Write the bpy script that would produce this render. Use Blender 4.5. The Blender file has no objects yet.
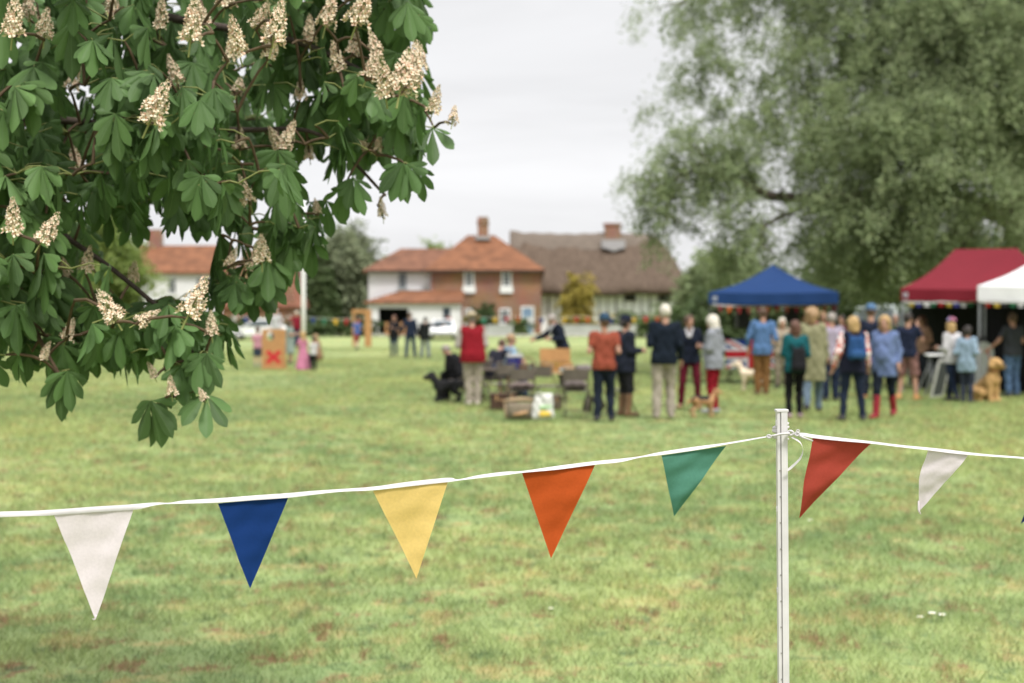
import bpy, bmesh, math, random
import numpy as np
from mathutils import Vector, Matrix

random.seed(7)
RNG = np.random.default_rng(11)
SC = bpy.context.scene
COL = SC.collection
R = math.radians
FPX = 1024 * 50 / 36.0
EYE = 1.65
PITCH = math.atan(21.5 / FPX)
CP, SP = math.cos(PITCH), math.sin(PITCH)


def at(px, py, Y):
    """the point of the place that stands Y metres ahead and is seen towards (px, py) from the photographer's position"""
    u, v = (px - 512) / FPX, (341.5 - py) / FPX
    dy, dz = CP + v * SP, v * CP - SP
    k = Y / dy
    return Vector((u * k, Y, EYE + dz * k))


def ground_z(y):
    t = min(1.0, max(0.0, (y - 86) / 28.0))
    return 0.5 * t * t * (3 - 2 * t)


def depth_of_foot(py):
    v = (341.5 - py) / FPX
    return EYE * (CP + v * SP) / -(v * CP - SP)


# ------------------------------------------------------------------ objects
def tag(o, label=None, cat=None, group=None, kind=None):
    if label: o['label'] = label
    if cat: o['category'] = cat
    if group: o['group'] = group
    if kind: o['kind'] = kind
    return o


def empty(name, loc=(0, 0, 0), rz=0.0, label=None, cat=None, group=None, s=1.0):
    o = bpy.data.objects.new(name, None)
    COL.objects.link(o)
    o.location = loc
    o.rotation_euler = (0, 0, rz)
    o.scale = (s, s, s)
    o.empty_display_size = .2
    return tag(o, label, cat, group)


def link_mesh(name, me, parent=None, loc=None):
    o = bpy.data.objects.new(name, me)
    COL.objects.link(o)
    if parent is not None: o.parent = parent
    if loc is not None: o.location = loc
    return o


def copy_tree(o, parent=None):
    c = o.copy()
    COL.objects.link(c)
    if parent is not None: c.parent = parent
    for ch in list(o.children):
        copy_tree(ch, c)
    return c


def np_mesh(name, V, faces_flat, sizes, mats, midx=None, smooth=False, uv=None):
    me = bpy.data.meshes.new(name)
    V = np.asarray(V, dtype=np.float32)
    faces_flat = np.asarray(faces_flat, dtype=np.int32).ravel()
    sizes = np.asarray(sizes, dtype=np.int32)
    me.vertices.add(len(V)); me.vertices.foreach_set('co', V.ravel())
    me.loops.add(len(faces_flat)); me.loops.foreach_set('vertex_index', faces_flat)
    me.polygons.add(len(sizes))
    starts = np.concatenate([[0], np.cumsum(sizes)[:-1]]).astype(np.int32)
    me.polygons.foreach_set('loop_start', starts)
    for m in (mats if isinstance(mats, (list, tuple)) else [mats]):
        me.materials.append(m)
    if midx is not None:
        me.polygons.foreach_set('material_index', np.asarray(midx, dtype=np.int32))
    if smooth:
        me.polygons.foreach_set('use_smooth', np.ones(len(sizes), dtype=bool))
    if uv is not None:
        l = me.uv_layers.new(name='UVMap')
        l.data.foreach_set('uv', np.asarray(uv, dtype=np.float32).ravel())
    me.update(calc_edges=True)
    me.validate()
    return me


class MB:
    """collects boxes, bars, tubes, prisms and lathes; build() links them as ONE mesh object"""
    def __init__(s):
        s.v, s.f, s.m, s.mats, s.sm = [], [], [], [], []

    def mi(s, mat):
        if mat not in s.mats: s.mats.append(mat)
        return s.mats.index(mat)

    def add(s, vs, fs, mat, smooth=False):
        b = len(s.v)
        s.v += [tuple(v) for v in vs]
        k = s.mi(mat)
        for f in fs:
            s.f.append([i + b for i in f]); s.m.append(k); s.sm.append(smooth)

    def box(s, c, d, mat, rz=0.0, bev=0.0, M=None):
        x, y, z = d[0] / 2, d[1] / 2, d[2] / 2
        if bev <= 0:
            vs = [Vector((a * x, b * y, e * z)) for e in (-1, 1) for b in (-1, 1) for a in (-1, 1)]
            fs = [(0, 2, 3, 1), (4, 5, 7, 6), (0, 1, 5, 4), (2, 6, 7, 3), (0, 4, 6, 2), (1, 3, 7, 5)]
        else:
            bm = bmesh.new()
            bmesh.ops.create_cube(bm, size=1)
            for q in bm.verts: q.co = Vector((q.co.x * d[0], q.co.y * d[1], q.co.z * d[2]))
            bmesh.ops.bevel(bm, geom=list(bm.edges), offset=bev, segments=2, affect='EDGES', profile=.5)
            bm.verts.index_update()
            vs = [q.co.copy() for q in bm.verts]
            fs = [[q.index for q in f.verts] for f in bm.faces]
            bm.free()
        rot = M if M is not None else Matrix.Rotation(rz, 3, 'Z')
        c = Vector(c)
        s.add([rot @ q + c for q in vs], fs, mat)
        return s

    def tube(s, pts, rad, mat, n=8, smooth=True, caps=True, squash=None):
        pts = [Vector(p) for p in pts]
        if not isinstance(rad, (list, tuple)): rad = [rad] * len(pts)
        vs, fs = [], []
        up = Vector((0, 0, 1))
        prev = None
        for i, p in enumerate(pts):
            a = pts[max(i - 1, 0)]; b = pts[min(i + 1, len(pts) - 1)]
            t = (b - a)
            t = t.normalized() if t.length > 1e-9 else Vector((0, 0, 1))
            if prev is None:
                x = t.cross(up)
                if x.length < .05: x = t.cross(Vector((1, 0, 0)))
            else:
                x = prev - t * prev.dot(t)
            x.normalize(); prev = x
            y = t.cross(x)
            for k in range(n):
                an = 2 * math.pi * k / n
                vs.append(p + (x * math.cos(an) + y * math.sin(an) * (squash or 1)) * rad[i])
        for i in range(len(pts) - 1):
            for k in range(n):
                k2 = (k + 1) % n
                fs.append((i * n + k, i * n + k2, (i + 1) * n + k2, (i + 1) * n + k))
        if caps:
            fs.append(tuple(range(n))[::-1])
            fs.append(tuple((len(pts) - 1) * n + k for k in range(n)))
        s.add(vs, fs, mat, smooth)
        return s

    def bar(s, a, b, w, mat, h=None, n=4):
        a, b = Vector(a), Vector(b)
        t = (b - a); L = t.length; t.normalize()
        x = t.cross(Vector((0, 0, 1)))
        if x.length < .05: x = t.cross(Vector((0, 1, 0)))
        x.normalize(); y = x.cross(t)
        M = Matrix((x, t, y)).transposed()
        s.box((a + b) / 2, (w, L, h or w), mat, M=M)
        return s

    def lathe(s, prof, mat, c=(0, 0, 0), n=20, smooth=True):
        vs, fs = [], []
        c = Vector(c)
        for r, z in prof:
            for k in range(n):
                a = 2 * math.pi * k / n
                vs.append(c + Vector((r * math.cos(a), r * math.sin(a), z)))
        for i in range(len(prof) - 1):
            for k in range(n):
                k2 = (k + 1) % n
                fs.append((i * n + k, i * n + k2, (i + 1) * n + k2, (i + 1) * n + k))
        fs.append(tuple(range(n))[::-1]); fs.append(tuple((len(prof) - 1) * n + k for k in range(n)))
        s.add(vs, fs, mat, smooth)
        return s

    def prism(s, poly, y0, y1, mat, axis='y'):
        """poly in (x, z), extruded from y0 to y1"""
        n = len(poly)
        if axis == 'y':
            vs = [(p[0], y0, p[1]) for p in poly] + [(p[0], y1, p[1]) for p in poly]
        elif axis == 'x':
            vs = [(y0, p[0], p[1]) for p in poly] + [(y1, p[0], p[1]) for p in poly]
        else:
            vs = [(p[0], p[1], y0) for p in poly] + [(p[0], p[1], y1) for p in poly]
        fs = [tuple(range(n))[::-1], tuple(range(n, 2 * n))] + [(i, (i + 1) % n, (i + 1) % n + n, i + n) for i in range(n)]
        s.add(vs, fs, mat)
        return s

    def build(s, name, parent=None, loc=None, fix=True):
        me = bpy.data.meshes.new(name)
        me.from_pydata(s.v, [], s.f)
        for m in s.mats: me.materials.append(m)
        me.polygons.foreach_set('material_index', s.m)
        me.polygons.foreach_set('use_smooth', s.sm)
        me.update()
        if fix:
            bm = bmesh.new(); bm.from_mesh(me)
            bmesh.ops.recalc_face_normals(bm, faces=bm.faces)
            bm.to_mesh(me); bm.free()
        return link_mesh(name, me, parent, loc)


# ------------------------------------------------------------------ materials
_MATS = {}


def mat(name, col, rough=.7, var=.12, scale=6.0, spec=.3, metal=0.0, bump=0.0, col2=None, trans=0.0, coord='Object', vscale=None, sheen=0.0, isl=0.0):
    key = (name, tuple(col))
    if key in _MATS: return _MATS[key]
    m = bpy.data.materials.new(name)
    m.use_nodes = True
    nt = m.node_tree; N = nt.nodes; L = nt.links
    b = N['Principled BSDF']
    b.inputs['Roughness'].default_value = rough
    b.inputs['Specular IOR Level'].default_value = spec
    b.inputs['Metallic'].default_value = metal
    if sheen: b.inputs['Sheen Weight'].default_value = sheen
    tc = N.new('ShaderNodeTexCoord')
    src = tc.outputs[coord]
    if vscale:
        mp = N.new('ShaderNodeMapping'); mp.inputs['Scale'].default_value = vscale
        L.new(src, mp.inputs['Vector']); src = mp.outputs['Vector']
    nz = N.new('ShaderNodeTexNoise'); nz.inputs['Scale'].default_value = scale; nz.inputs['Detail'].default_value = 5
    nz.inputs['Roughness'].default_value = .6
    L.new(src, nz.inputs['Vector'])
    mx = N.new('ShaderNodeMix'); mx.data_type = 'RGBA'
    c = Vector(col)
    a = c * (1 - var); d = Vector(col2) if col2 else c * (1 + var)
    mx.inputs['A'].default_value = (*a, 1); mx.inputs['B'].default_value = (*[min(q, .95) for q in d], 1)
    mr = N.new('ShaderNodeMapRange'); mr.inputs['From Min'].default_value = .3; mr.inputs['From Max'].default_value = .7
    L.new(nz.outputs['Fac'], mr.inputs['Value'])
    L.new(mr.outputs['Result'], mx.inputs['Factor'])
    out = mx.outputs['Result']
    if isl:
        ge = N.new('ShaderNodeNewGeometry')
        hs = N.new('ShaderNodeHueSaturation')
        m1 = N.new('ShaderNodeMapRange'); m1.inputs['To Min'].default_value = 1 - isl; m1.inputs['To Max'].default_value = 1 + isl
        L.new(ge.outputs['Random Per Island'], m1.inputs['Value'])
        L.new(m1.outputs['Result'], hs.inputs['Value'])
        m2 = N.new('ShaderNodeMapRange'); m2.inputs['To Min'].default_value = .485; m2.inputs['To Max'].default_value = .512
        mm = N.new('ShaderNodeMath'); mm.operation = 'MULTIPLY'; mm.inputs[1].default_value = 7.13
        fr = N.new('ShaderNodeMath'); fr.operation = 'FRACT'
        L.new(ge.outputs['Random Per Island'], mm.inputs[0]); L.new(mm.outputs[0], fr.inputs[0]); L.new(fr.outputs[0], m2.inputs['Value'])
        L.new(m2.outputs['Result'], hs.inputs['Hue'])
        L.new(out, hs.inputs['Color']); out = hs.outputs['Color']
    L.new(out, b.inputs['Base Color'])
    if bump:
        bp = N.new('ShaderNodeBump'); bp.inputs['Strength'].default_value = bump; bp.inputs['Distance'].default_value = .02
        L.new(nz.outputs['Fac'], bp.inputs['Height']); L.new(bp.outputs['Normal'], b.inputs['Normal'])
    if trans:
        tr = N.new('ShaderNodeBsdfTranslucent'); L.new(out, tr.inputs['Color'])
        ms = N.new('ShaderNodeMixShader'); ms.inputs['Fac'].default_value = trans
        L.new(b.outputs['BSDF'], ms.inputs[1]); L.new(tr.outputs['BSDF'], ms.inputs[2])
        L.new(ms.outputs['Shader'], N['Material Output'].inputs['Surface'])
    _MATS[key] = m
    return m


def cloth(col, var=.14):
    col = tuple(c * .57 for c in col)
    return mat('cloth', col, rough=.9, var=var, scale=9, spec=.15, bump=.25)


def skin(col=(.50, .29, .21)):
    return mat('skin', col, rough=.55, var=.08, scale=14, spec=.35)


def srgb(r, g, b):
    def f(c):
        c /= 255
        return c / 12.92 if c <= .04045 else ((c + .055) / 1.055) ** 2.4
    return (f(r), f(g), f(b))


# ------------------------------------------------------------------ implicit shapes -> one smooth mesh
def smin(a, b, k):
    if k <= 0: return np.minimum(a, b)
    h = np.clip(.5 + .5 * (b - a) / k, 0, 1)
    return b * (1 - h) + a * h - k * h * (1 - h)


class Cap:
    def __init__(s, a, b, r1, r2=None, flat_b=False, flat_a=False, m=0, sq=None):
        s.a, s.b = np.array(a, float), np.array(b, float)
        s.r1, s.r2 = r1, r1 if r2 is None else r2
        s.fb, s.fa, s.m, s.sq = flat_b, flat_a, m, sq

    def d(s, P):
        a, b = s.a, s.b
        if s.sq is not None:
            q = np.array(s.sq); P = P / q; a = a / q; b = b / q
        ab = b - a; L2 = max(ab @ ab, 1e-9)
        pa = P - a
        t0 = (pa @ ab) / L2
        t = np.clip(t0, 0, 1)
        d = np.linalg.norm(pa - t[:, None] * ab, axis=1) - (s.r1 + (s.r2 - s.r1) * t)
        L = math.sqrt(L2)
        if s.fb: d = np.maximum(d, (t0 - 1) * L)
        if s.fa: d = np.maximum(d, -t0 * L)
        return d * (min(s.sq) if s.sq is not None else 1)

    def bounds(s):
        r = max(s.r1, s.r2)
        q = np.array(s.sq) if s.sq is not None else np.ones(3)
        return np.minimum(s.a, s.b) - r * q, np.maximum(s.a, s.b) + r * q


class Ell:
    def __init__(s, c, r, M=None, m=0):
        s.c, s.r, s.m = np.array(c, float), np.array(r, float), m
        s.M = np.array(M) if M is not None else None

    def d(s, P):
        p = P - s.c
        if s.M is not None: p = p @ s.M
        k0 = np.linalg.norm(p / s.r, axis=1)
        k1 = np.linalg.norm(p / (s.r * s.r), axis=1) + 1e-9
        return k0 * (k0 - 1) / k1

    def bounds(s):
        r = s.r if s.M is None else np.full(3, s.r.max())
        return s.c - r, s.c + r


def sdf_mesh(name, prims, h, k, mats, cuts=(), wrinkle=0.0, seed=0.0, extra=None):
    lo = np.min([p.bounds()[0] for p in prims], axis=0) - 2.5 * h
    hi = np.max([p.bounds()[1] for p in prims], axis=0) + 2.5 * h
    n = np.ceil((hi - lo) / h).astype(int) + 1
    ax = [lo[i] + h * np.arange(n[i]) for i in range(3)]
    G = np.stack(np.meshgrid(*ax, indexing='ij'), -1).reshape(-1, 3)
    D = np.full(len(G), 9.0)
    for p in prims:
        b0, b1 = p.bounds()
        pad = k + 3 * h
        msk = np.all((G > b0 - pad) & (G < b1 + pad), axis=1)
        ii = np.nonzero(msk)[0]
        D[ii] = smin(D[ii], p.d(G[ii]), k)
    if wrinkle:
        D = D + wrinkle * (np.sin(G[:, 2] * 31 + 9 * G[:, 0] + seed + 3 * np.sin(G[:, 0] * 23 + seed)) + .7 * np.sin(G[:, 0] * 37 + G[:, 2] * 14 + seed * 2))
    for c in cuts:                                    # c(P) > 0 is cut away
        D = np.maximum(D, c(G))
    D = D.reshape(n)
    S = D < 0
    # surface nets
    cs = np.zeros(np.array(n) - 1, dtype=np.int8)
    for i in (0, 1):
        for j in (0, 1):
            for l in (0, 1):
                cs += S[i:n[0] - 1 + i, j:n[1] - 1 + j, l:n[2] - 1 + l]
    act = (cs > 0) & (cs < 8)
    idx = np.full(act.shape, -1, dtype=np.int64)
    cells = np.argwhere(act)
    idx[act] = np.arange(len(cells))
    acc = np.zeros((len(cells), 3)); cnt = np.zeros(len(cells))
    corners = [(i, j, l) for i in (0, 1) for j in (0, 1) for l in (0, 1)]
    val = {c: D[cells[:, 0] + c[0], cells[:, 1] + c[1], cells[:, 2] + c[2]] for c in corners}
    for c in corners:
        for a in range(3):
            if c[a] == 0:
                e = list(c); e[a] = 1; e = tuple(e)
                v0, v1 = val[c], val[e]
                cr = (v0 < 0) != (v1 < 0)
                t = v0 / np.where(np.abs(v0 - v1) < 1e-12, 1, v0 - v1)
                pt = np.tile(np.array(c, float), (len(cells), 1)); pt[:, a] = t
                acc[cr] += pt[cr]; cnt[cr] += 1
    V = lo + h * (cells + acc / np.maximum(cnt, 1)[:, None])
    quads = []
    for a in range(3):
        s0 = [slice(None)] * 3; s1 = [slice(None)] * 3
        s0[a] = slice(0, -1); s1[a] = slice(1, None)
        A, B = S[tuple(s0)], S[tuple(s1)]
        E = np.argwhere(A != B)
        u, w = (a + 1) % 3, (a + 2) % 3
        E = E[(E[:, u] > 0) & (E[:, w] > 0) & (E[:, u] < n[u] - 1) & (E[:, w] < n[w] - 1)]
        inside = A[E[:, 0], E[:, 1], E[:, 2]]
        def cell(du, dw):
            q = E.copy(); q[:, u] += du; q[:, w] += dw
            return idx[q[:, 0], q[:, 1], q[:, 2]]
        Q = np.stack([cell(-1, -1), cell(0, -1), cell(0, 0), cell(-1, 0)], 1)
        Q[~inside] = Q[~inside][:, ::-1]
        quads.append(Q)
    Q = np.concatenate(quads)
    Q = Q[np.all(Q >= 0, axis=1)]
    mi = None
    if len(mats) > 1:
        C = V[Q].mean(1)
        dd = np.stack([p.d(C) for p in prims], 1)
        mi = np.array([p.m for p in prims])[np.argmin(dd, axis=1)]
    sizes = np.full(len(Q), 4)
    flat = Q.ravel()
    if extra is not None:                              # MB whose faces are joined into the same mesh
        b = len(V); V = np.concatenate([V, np.array(extra.v, float).reshape(-1, 3)])
        mats = list(mats); em = []
        for m_ in extra.mats:
            if m_ not in mats: mats.append(m_)
        lut = [mats.index(m_) for m_ in extra.mats]
        flat = np.concatenate([flat, np.array([i + b for f in extra.f for i in f], dtype=np.int64)])
        sizes = np.concatenate([sizes, [len(f) for f in extra.f]])
        mi = np.concatenate([mi if mi is not None else np.zeros(len(Q), int), [lut[i] for i in extra.m]])
    return np_mesh(name, V, flat, sizes, mats, mi, smooth=True)
# ------------------------------------------------------------------ camera, sky, sun
cam = bpy.data.cameras.new('camera')
cam.lens = 50; cam.sensor_width = 36; cam.clip_start = .05; cam.clip_end = 3000
cam.dof.use_dof = True; cam.dof.focus_distance = 3.25; cam.dof.aperture_fstop = 3.4; cam.dof.aperture_blades = 9
camo = bpy.data.objects.new('camera', cam); COL.objects.link(camo)
camo.location = (0, 0, EYE); camo.rotation_euler = (math.pi / 2 - PITCH, 0, 0)
SC.camera = camo
SC.render.resolution_x, SC.render.resolution_y = 1024, 683
SC.view_settings.view_transform = 'Standard'
try: SC.view_settings.look = 'None'
except Exception: pass
SC.view_settings.exposure = 0.20; SC.view_settings.gamma = 1.0
SC.render.engine = 'CYCLES'
SC.cycles.use_denoising = True
SC.cycles.max_bounces = 6; SC.cycles.transparent_max_bounces = 4; SC.cycles.diffuse_bounces = 3; SC.cycles.glossy_bounces = 2
SC.cycles.caustics_reflective = False; SC.cycles.caustics_refractive = False

SUN_EL, SUN_AZ = R(58), R(152)              # azimuth clockwise from +Y (straight ahead)
w = bpy.data.worlds.new('World'); SC.world = w; w.use_nodes = True
nt = w.node_tree; N = nt.nodes; L = nt.links
bg = N['Background']; bg.inputs['Strength'].default_value = .12
sky = N.new('ShaderNodeTexSky'); sky.sky_type = 'NISHITA'; sky.sun_disc = False
sky.sun_elevation = SUN_EL; sky.sun_rotation = SUN_AZ; sky.dust_density = 2.5
tc = N.new('ShaderNodeTexCoord')
sx = N.new('ShaderNodeSeparateXYZ'); L.new(tc.outputs['Generated'], sx.inputs[0])
# brightness of an overcast sky: three times brighter overhead than at the horizon
mr = N.new('ShaderNodeMapRange'); mr.inputs['From Min'].default_value = .24; mr.inputs['From Max'].default_value = .9
mr.inputs['To Min'].default_value = 6.7; mr.inputs['To Max'].default_value = 16.5
L.new(sx.outputs['Z'], mr.inputs['Value'])
mp = N.new('ShaderNodeMapping'); mp.inputs['Scale'].default_value = (2.2, 2.2, 9.0); mp.inputs['Rotation'].default_value = (0, R(6), 0)
L.new(tc.outputs['Generated'], mp.inputs['Vector'])
nz = N.new('ShaderNodeTexNoise'); nz.inputs['Scale'].default_value = 1.6; nz.inputs['Detail'].default_value = 5; nz.inputs['Roughness'].default_value = .55; nz.inputs['Distortion'].default_value = .6
L.new(mp.outputs['Vector'], nz.inputs['Vector'])
cr = N.new('ShaderNodeMapRange'); cr.inputs['From Min'].default_value = .3; cr.inputs['From Max'].default_value = .7
cr.inputs['To Min'].default_value = .90; cr.inputs['To Max'].default_value = 1.10
L.new(nz.outputs['Fac'], cr.inputs['Value'])
mu = N.new('ShaderNodeMath'); mu.operation = 'MULTIPLY'; L.new(mr.outputs['Result'], mu.inputs[0]); L.new(cr.outputs['Result'], mu.inputs[1])
tint = N.new('ShaderNodeVectorMath'); tint.operation = 'SCALE'; tint.inputs[0].default_value = (.985, .985, 1.0)
L.new(mu.outputs[0], tint.inputs['Scale'])
mixs = N.new('ShaderNodeMix'); mixs.data_type = 'RGBA'; mixs.inputs['Factor'].default_value = .97
L.new(sky.outputs['Color'], mixs.inputs['A']); L.new(tint.outputs['Vector'], mixs.inputs['B'])
L.new(mixs.outputs['Result'], bg.inputs['Color'])

sun = bpy.data.lights.new('sun', 'SUN'); sun.energy = 3.5; sun.angle = R(12); sun.color = (1, .965, .915)
suno = bpy.data.objects.new('sun', sun); COL.objects.link(suno)
sd = Vector((math.sin(SUN_AZ) * math.cos(SUN_EL), math.cos(SUN_AZ) * math.cos(SUN_EL), math.sin(SUN_EL)))
suno.rotation_euler = (-sd).to_track_quat('-Z', 'Y').to_euler()

# ------------------------------------------------------------------ lawn
def lawn_material(name, blades):
    m = bpy.data.materials.new(name); m.use_nodes = True
    nt = m.node_tree; N = nt.nodes; L = nt.links
    b = N['Principled BSDF']; b.inputs['Roughness'].default_value = .85; b.inputs['Specular IOR Level'].default_value = .2 if not blades else .3
    g = N.new('ShaderNodeNewGeometry')

    def noise(scale, detail, lo, hi, stretch=(1, 1, 0), rough=.6):
        mp = N.new('ShaderNodeMapping'); mp.inputs['Scale'].default_value = stretch
        L.new(g.outputs['Position'], mp.inputs['Vector'])
        n = N.new('ShaderNodeTexNoise'); n.inputs['Scale'].default_value = scale; n.inputs['Detail'].default_value = detail; n.inputs['Roughness'].default_value = rough
        L.new(mp.outputs['Vector'], n.inputs['Vector'])
        r = N.new('ShaderNodeMapRange'); r.inputs['From Min'].default_value = lo; r.inputs['From Max'].default_value = hi
        L.new(n.outputs['Fac'], r.inputs['Value'])
        return r.outputs['Result']

    def mixc(f, a, bcol, scale=1.0):
        x = N.new('ShaderNodeMix'); x.data_type = 'RGBA'
        if scale != 1.0:
            q = N.new('ShaderNodeMath'); q.operation = 'MULTIPLY'; q.inputs[1].default_value = scale; L.new(f, q.inputs[0]); f = q.outputs[0]
        L.new(f, x.inputs['Factor'])
        if isinstance(a, tuple): x.inputs['A'].default_value = (*a, 1)
        else: L.new(a, x.inputs['A'])
        x.inputs['B'].default_value = (*bcol, 1)
        return x.outputs['Result']
    c = mixc(noise(1.6, 4, .35, .65), (.246, .312, .122), (.146, .216, .084))      # lush and paler growth
    c = mixc(noise(.22, 3, .42, .68, (1, .8, 0)), c, (.345, .380, .142), .75)       # broad sun-bleached areas
    c = mixc(noise(3.0, 6, .52, .63, (1, .8, 0), .72), c, (.385, .290, .130), .62)   # straw
    c = mixc(noise(3.7, 6, .555, .615, (1, .7, 0), .75), c, (.205, .112, .060), .88)  # worn brown spots
    c = mixc(noise(4.6, 5, .545, .65, (1, 1, 0), .7), c, (.075, .128, .054), .8)         # dark clover
    if blades:
        hs = N.new('ShaderNodeHueSaturation')
        m1 = N.new('ShaderNodeMapRange'); m1.inputs['To Min'].default_value = .62; m1.inputs['To Max'].default_value = 1.62
        L.new(g.outputs['Random Per Island'], m1.inputs['Value']); L.new(m1.outputs['Result'], hs.inputs['Value'])
        L.new(c, hs.inputs['Color']); c = hs.outputs['Color']
        tr = N.new('ShaderNodeBsdfTranslucent'); L.new(c, tr.inputs['Color'])
        ms = N.new('ShaderNodeMixShader'); ms.inputs['Fac'].default_value = .4
        L.new(b.outputs['BSDF'], ms.inputs[1]); L.new(tr.outputs['BSDF'], ms.inputs[2])
        L.new(ms.outputs['Shader'], N['Material Output'].inputs['Surface'])
    L.new(c, b.inputs['Base Color'])
    return m


def make_ground():
    ys = np.concatenate([np.arange(-12, 40, 1.0), np.arange(40, 130, 2.0), np.array([130, 160, 220, 320, 500, 900, 1600])])
    xs = np.concatenate([[-900, -400, -200], np.arange(-110, 111, 5.0), [200, 400, 900]])
    X, Y = np.meshgrid(xs, ys)
    Z = np.vectorize(ground_z)(Y) + np.where((Y > 2) & (Y < 80), .035 * np.sin(X * .35 + 1) * np.sin(Y * .21), 0)
    V = np.stack([X, Y, Z], -1).reshape(-1, 3)
    nx, ny = len(xs), len(ys)
    I = np.arange(nx * ny).reshape(ny, nx)
    Q = np.stack([I[:-1, :-1], I[:-1, 1:], I[1:, 1:], I[1:, :-1]], -1).reshape(-1, 4)
    o = link_mesh('lawn', np_mesh('lawn', V, Q, np.full(len(Q), 4), lawn_material('lawn_soil', False), smooth=True))
    tag(o, 'wide mown village green with bleached and worn patches', 'lawn', kind='structure')


def gz_np(x, y):
    return np.where((y > 2) & (y < 80), .035 * np.sin(x * .35 + 1) * np.sin(y * .21), 0)


def vnoise(x, y, s, seed):
    r = np.random.default_rng(seed); T = r.random((64, 64))
    x, y = x * s, y * s
    i, j = np.floor(x).astype(int), np.floor(y).astype(int)
    f, g = x - i, y - j
    f, g = f * f * (3 - 2 * f), g * g * (3 - 2 * g)
    t = lambda a, b: T[a % 64, b % 64]
    return (t(i, j) * (1 - f) + t(i + 1, j) * f) * (1 - g) + (t(i, j + 1) * (1 - f) + t(i + 1, j + 1) * f) * g


def make_grass():
    n = 1500000
    u = RNG.random(n)
    e = .45
    d = (5.4 ** e + u * (95 ** e - 5.4 ** e)) ** (1 / e)
    x = (RNG.random(n) * 2 - 1) * (d * .42 + 2.2)
    y = d
    cl = .55 * vnoise(x, y, 2.6, 3) + .45 * vnoise(x, y, 7.0, 4)
    keep = RNG.random(n) < np.clip(.30 + 1.25 * cl, 0, 1)
    x, y, d, cl = x[keep], y[keep], d[keep], cl[keep]
    n = len(x)
    h = (.020 + .040 * RNG.random(n)) * (.55 + .9 * cl) * np.minimum(1.25, (d / 9) ** .2) * np.clip(1.35 - d / 90, .35, 1)
    wd = (.0014 + .0013 * RNG.random(n)) * (d / 7) ** .75
    an = RNG.random(n) * 6.283; le = h * (.3 + .9 * RNG.random(n)); la = RNG.random(n) * 6.283
    sa = RNG.random(n) * .9 - .45                                   # blades face the open sky in every direction
    ca, sn = np.cos(an), np.sin(an)
    z = gz_np(x, y) - .004
    V = np.zeros((n, 3, 3), np.float32)
    V[:, 0] = np.stack([x - ca * wd, y - sn * wd, z], 1)
    V[:, 1] = np.stack([x + ca * wd, y + sn * wd, z], 1)
    V[:, 2] = np.stack([x + np.cos(la) * le, y + np.sin(la) * le, z + h], 1)
    o = link_mesh('grass', np_mesh('grass', V.reshape(-1, 3), np.arange(3 * n), np.full(n, 3), lawn_material('grass_blades', True)))
    tag(o, 'short green grass blades growing over the near lawn', 'grass', kind='stuff')


make_ground()
make_grass()

# a pale lane beyond the green
mb = MB()
gm = mat('pale_gravel', (.42, .40, .37), rough=.95, var=.15, scale=2)
mb.add([(-120, 106.5, .47), (120, 106.5, .47), (120, 109.6, .51), (-120, 109.6, .51)], [(0, 1, 2, 3)], gm)
o = mb.build('lane', fix=False); tag(o, 'pale gravel lane along the far side of the green', 'lane', kind='structure')


# daisies on the lawn
def daisy(loc, label, s):
    mb = MB(); pm = mat('petal', (.8, .8, .76)); ym = mat('daisy_eye', (.7, .5, .05)); gm_ = mat('daisy_stalk', (.1, .2, .05))
    mb.tube([(0, 0, 0), (.003, 0, .035 * s)], .0015, gm_, n=5)
    for k in range(9):
        a = k * 2 * math.pi / 9
        r0, r1 = .004 * s, .016 * s
        q = .0045 * s
        c, s_ = math.cos(a), math.sin(a)
        z0 = .035 * s
        mb.add([(c * r0 - s_ * q, s_ * r0 + c * q, z0), (c * r0 + s_ * q, s_ * r0 - c * q, z0), (c * r1 + s_ * q, s_ * r1 - c * q, z0 + .006 * s), (c * r1 - s_ * q, s_ * r1 + c * q, z0 + .006 * s)], [(0, 1, 2, 3)], pm)
    mb.lathe([(.0055 * s, z0), (.005 * s, z0 + .004 * s), (.001, z0 + .006 * s)], ym, n=8)
    o = mb.build('daisy', loc=loc)
    return tag(o, label, 'flower', 'white flowers in the short grass')


for px, py, lb, s in [(920, 627, 'white daisy leftmost in the row of three on the lawn right of the post', 1.2), (932, 625, 'white daisy in the middle of the row of three right of the post', 1.5),
                      (942, 626, 'white daisy rightmost in the row of three on the lawn right of the post', 1.4), (551, 617, 'single white daisy in the grass below the orange pennant', 1.0),
                      (810, 527, 'single white daisy in the grass just right of the post below the red pennant', 1.2)]:
    Y = depth_of_foot(py)
    p = at(px, py, Y); daisy((p.x, p.y, .015), lb, s * .85)


# ------------------------------------------------------------------ houses
def pX(px, Y): return (px - 512) / FPX * Y
def pZ(py, Y): return at(512, py, Y).z


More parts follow.
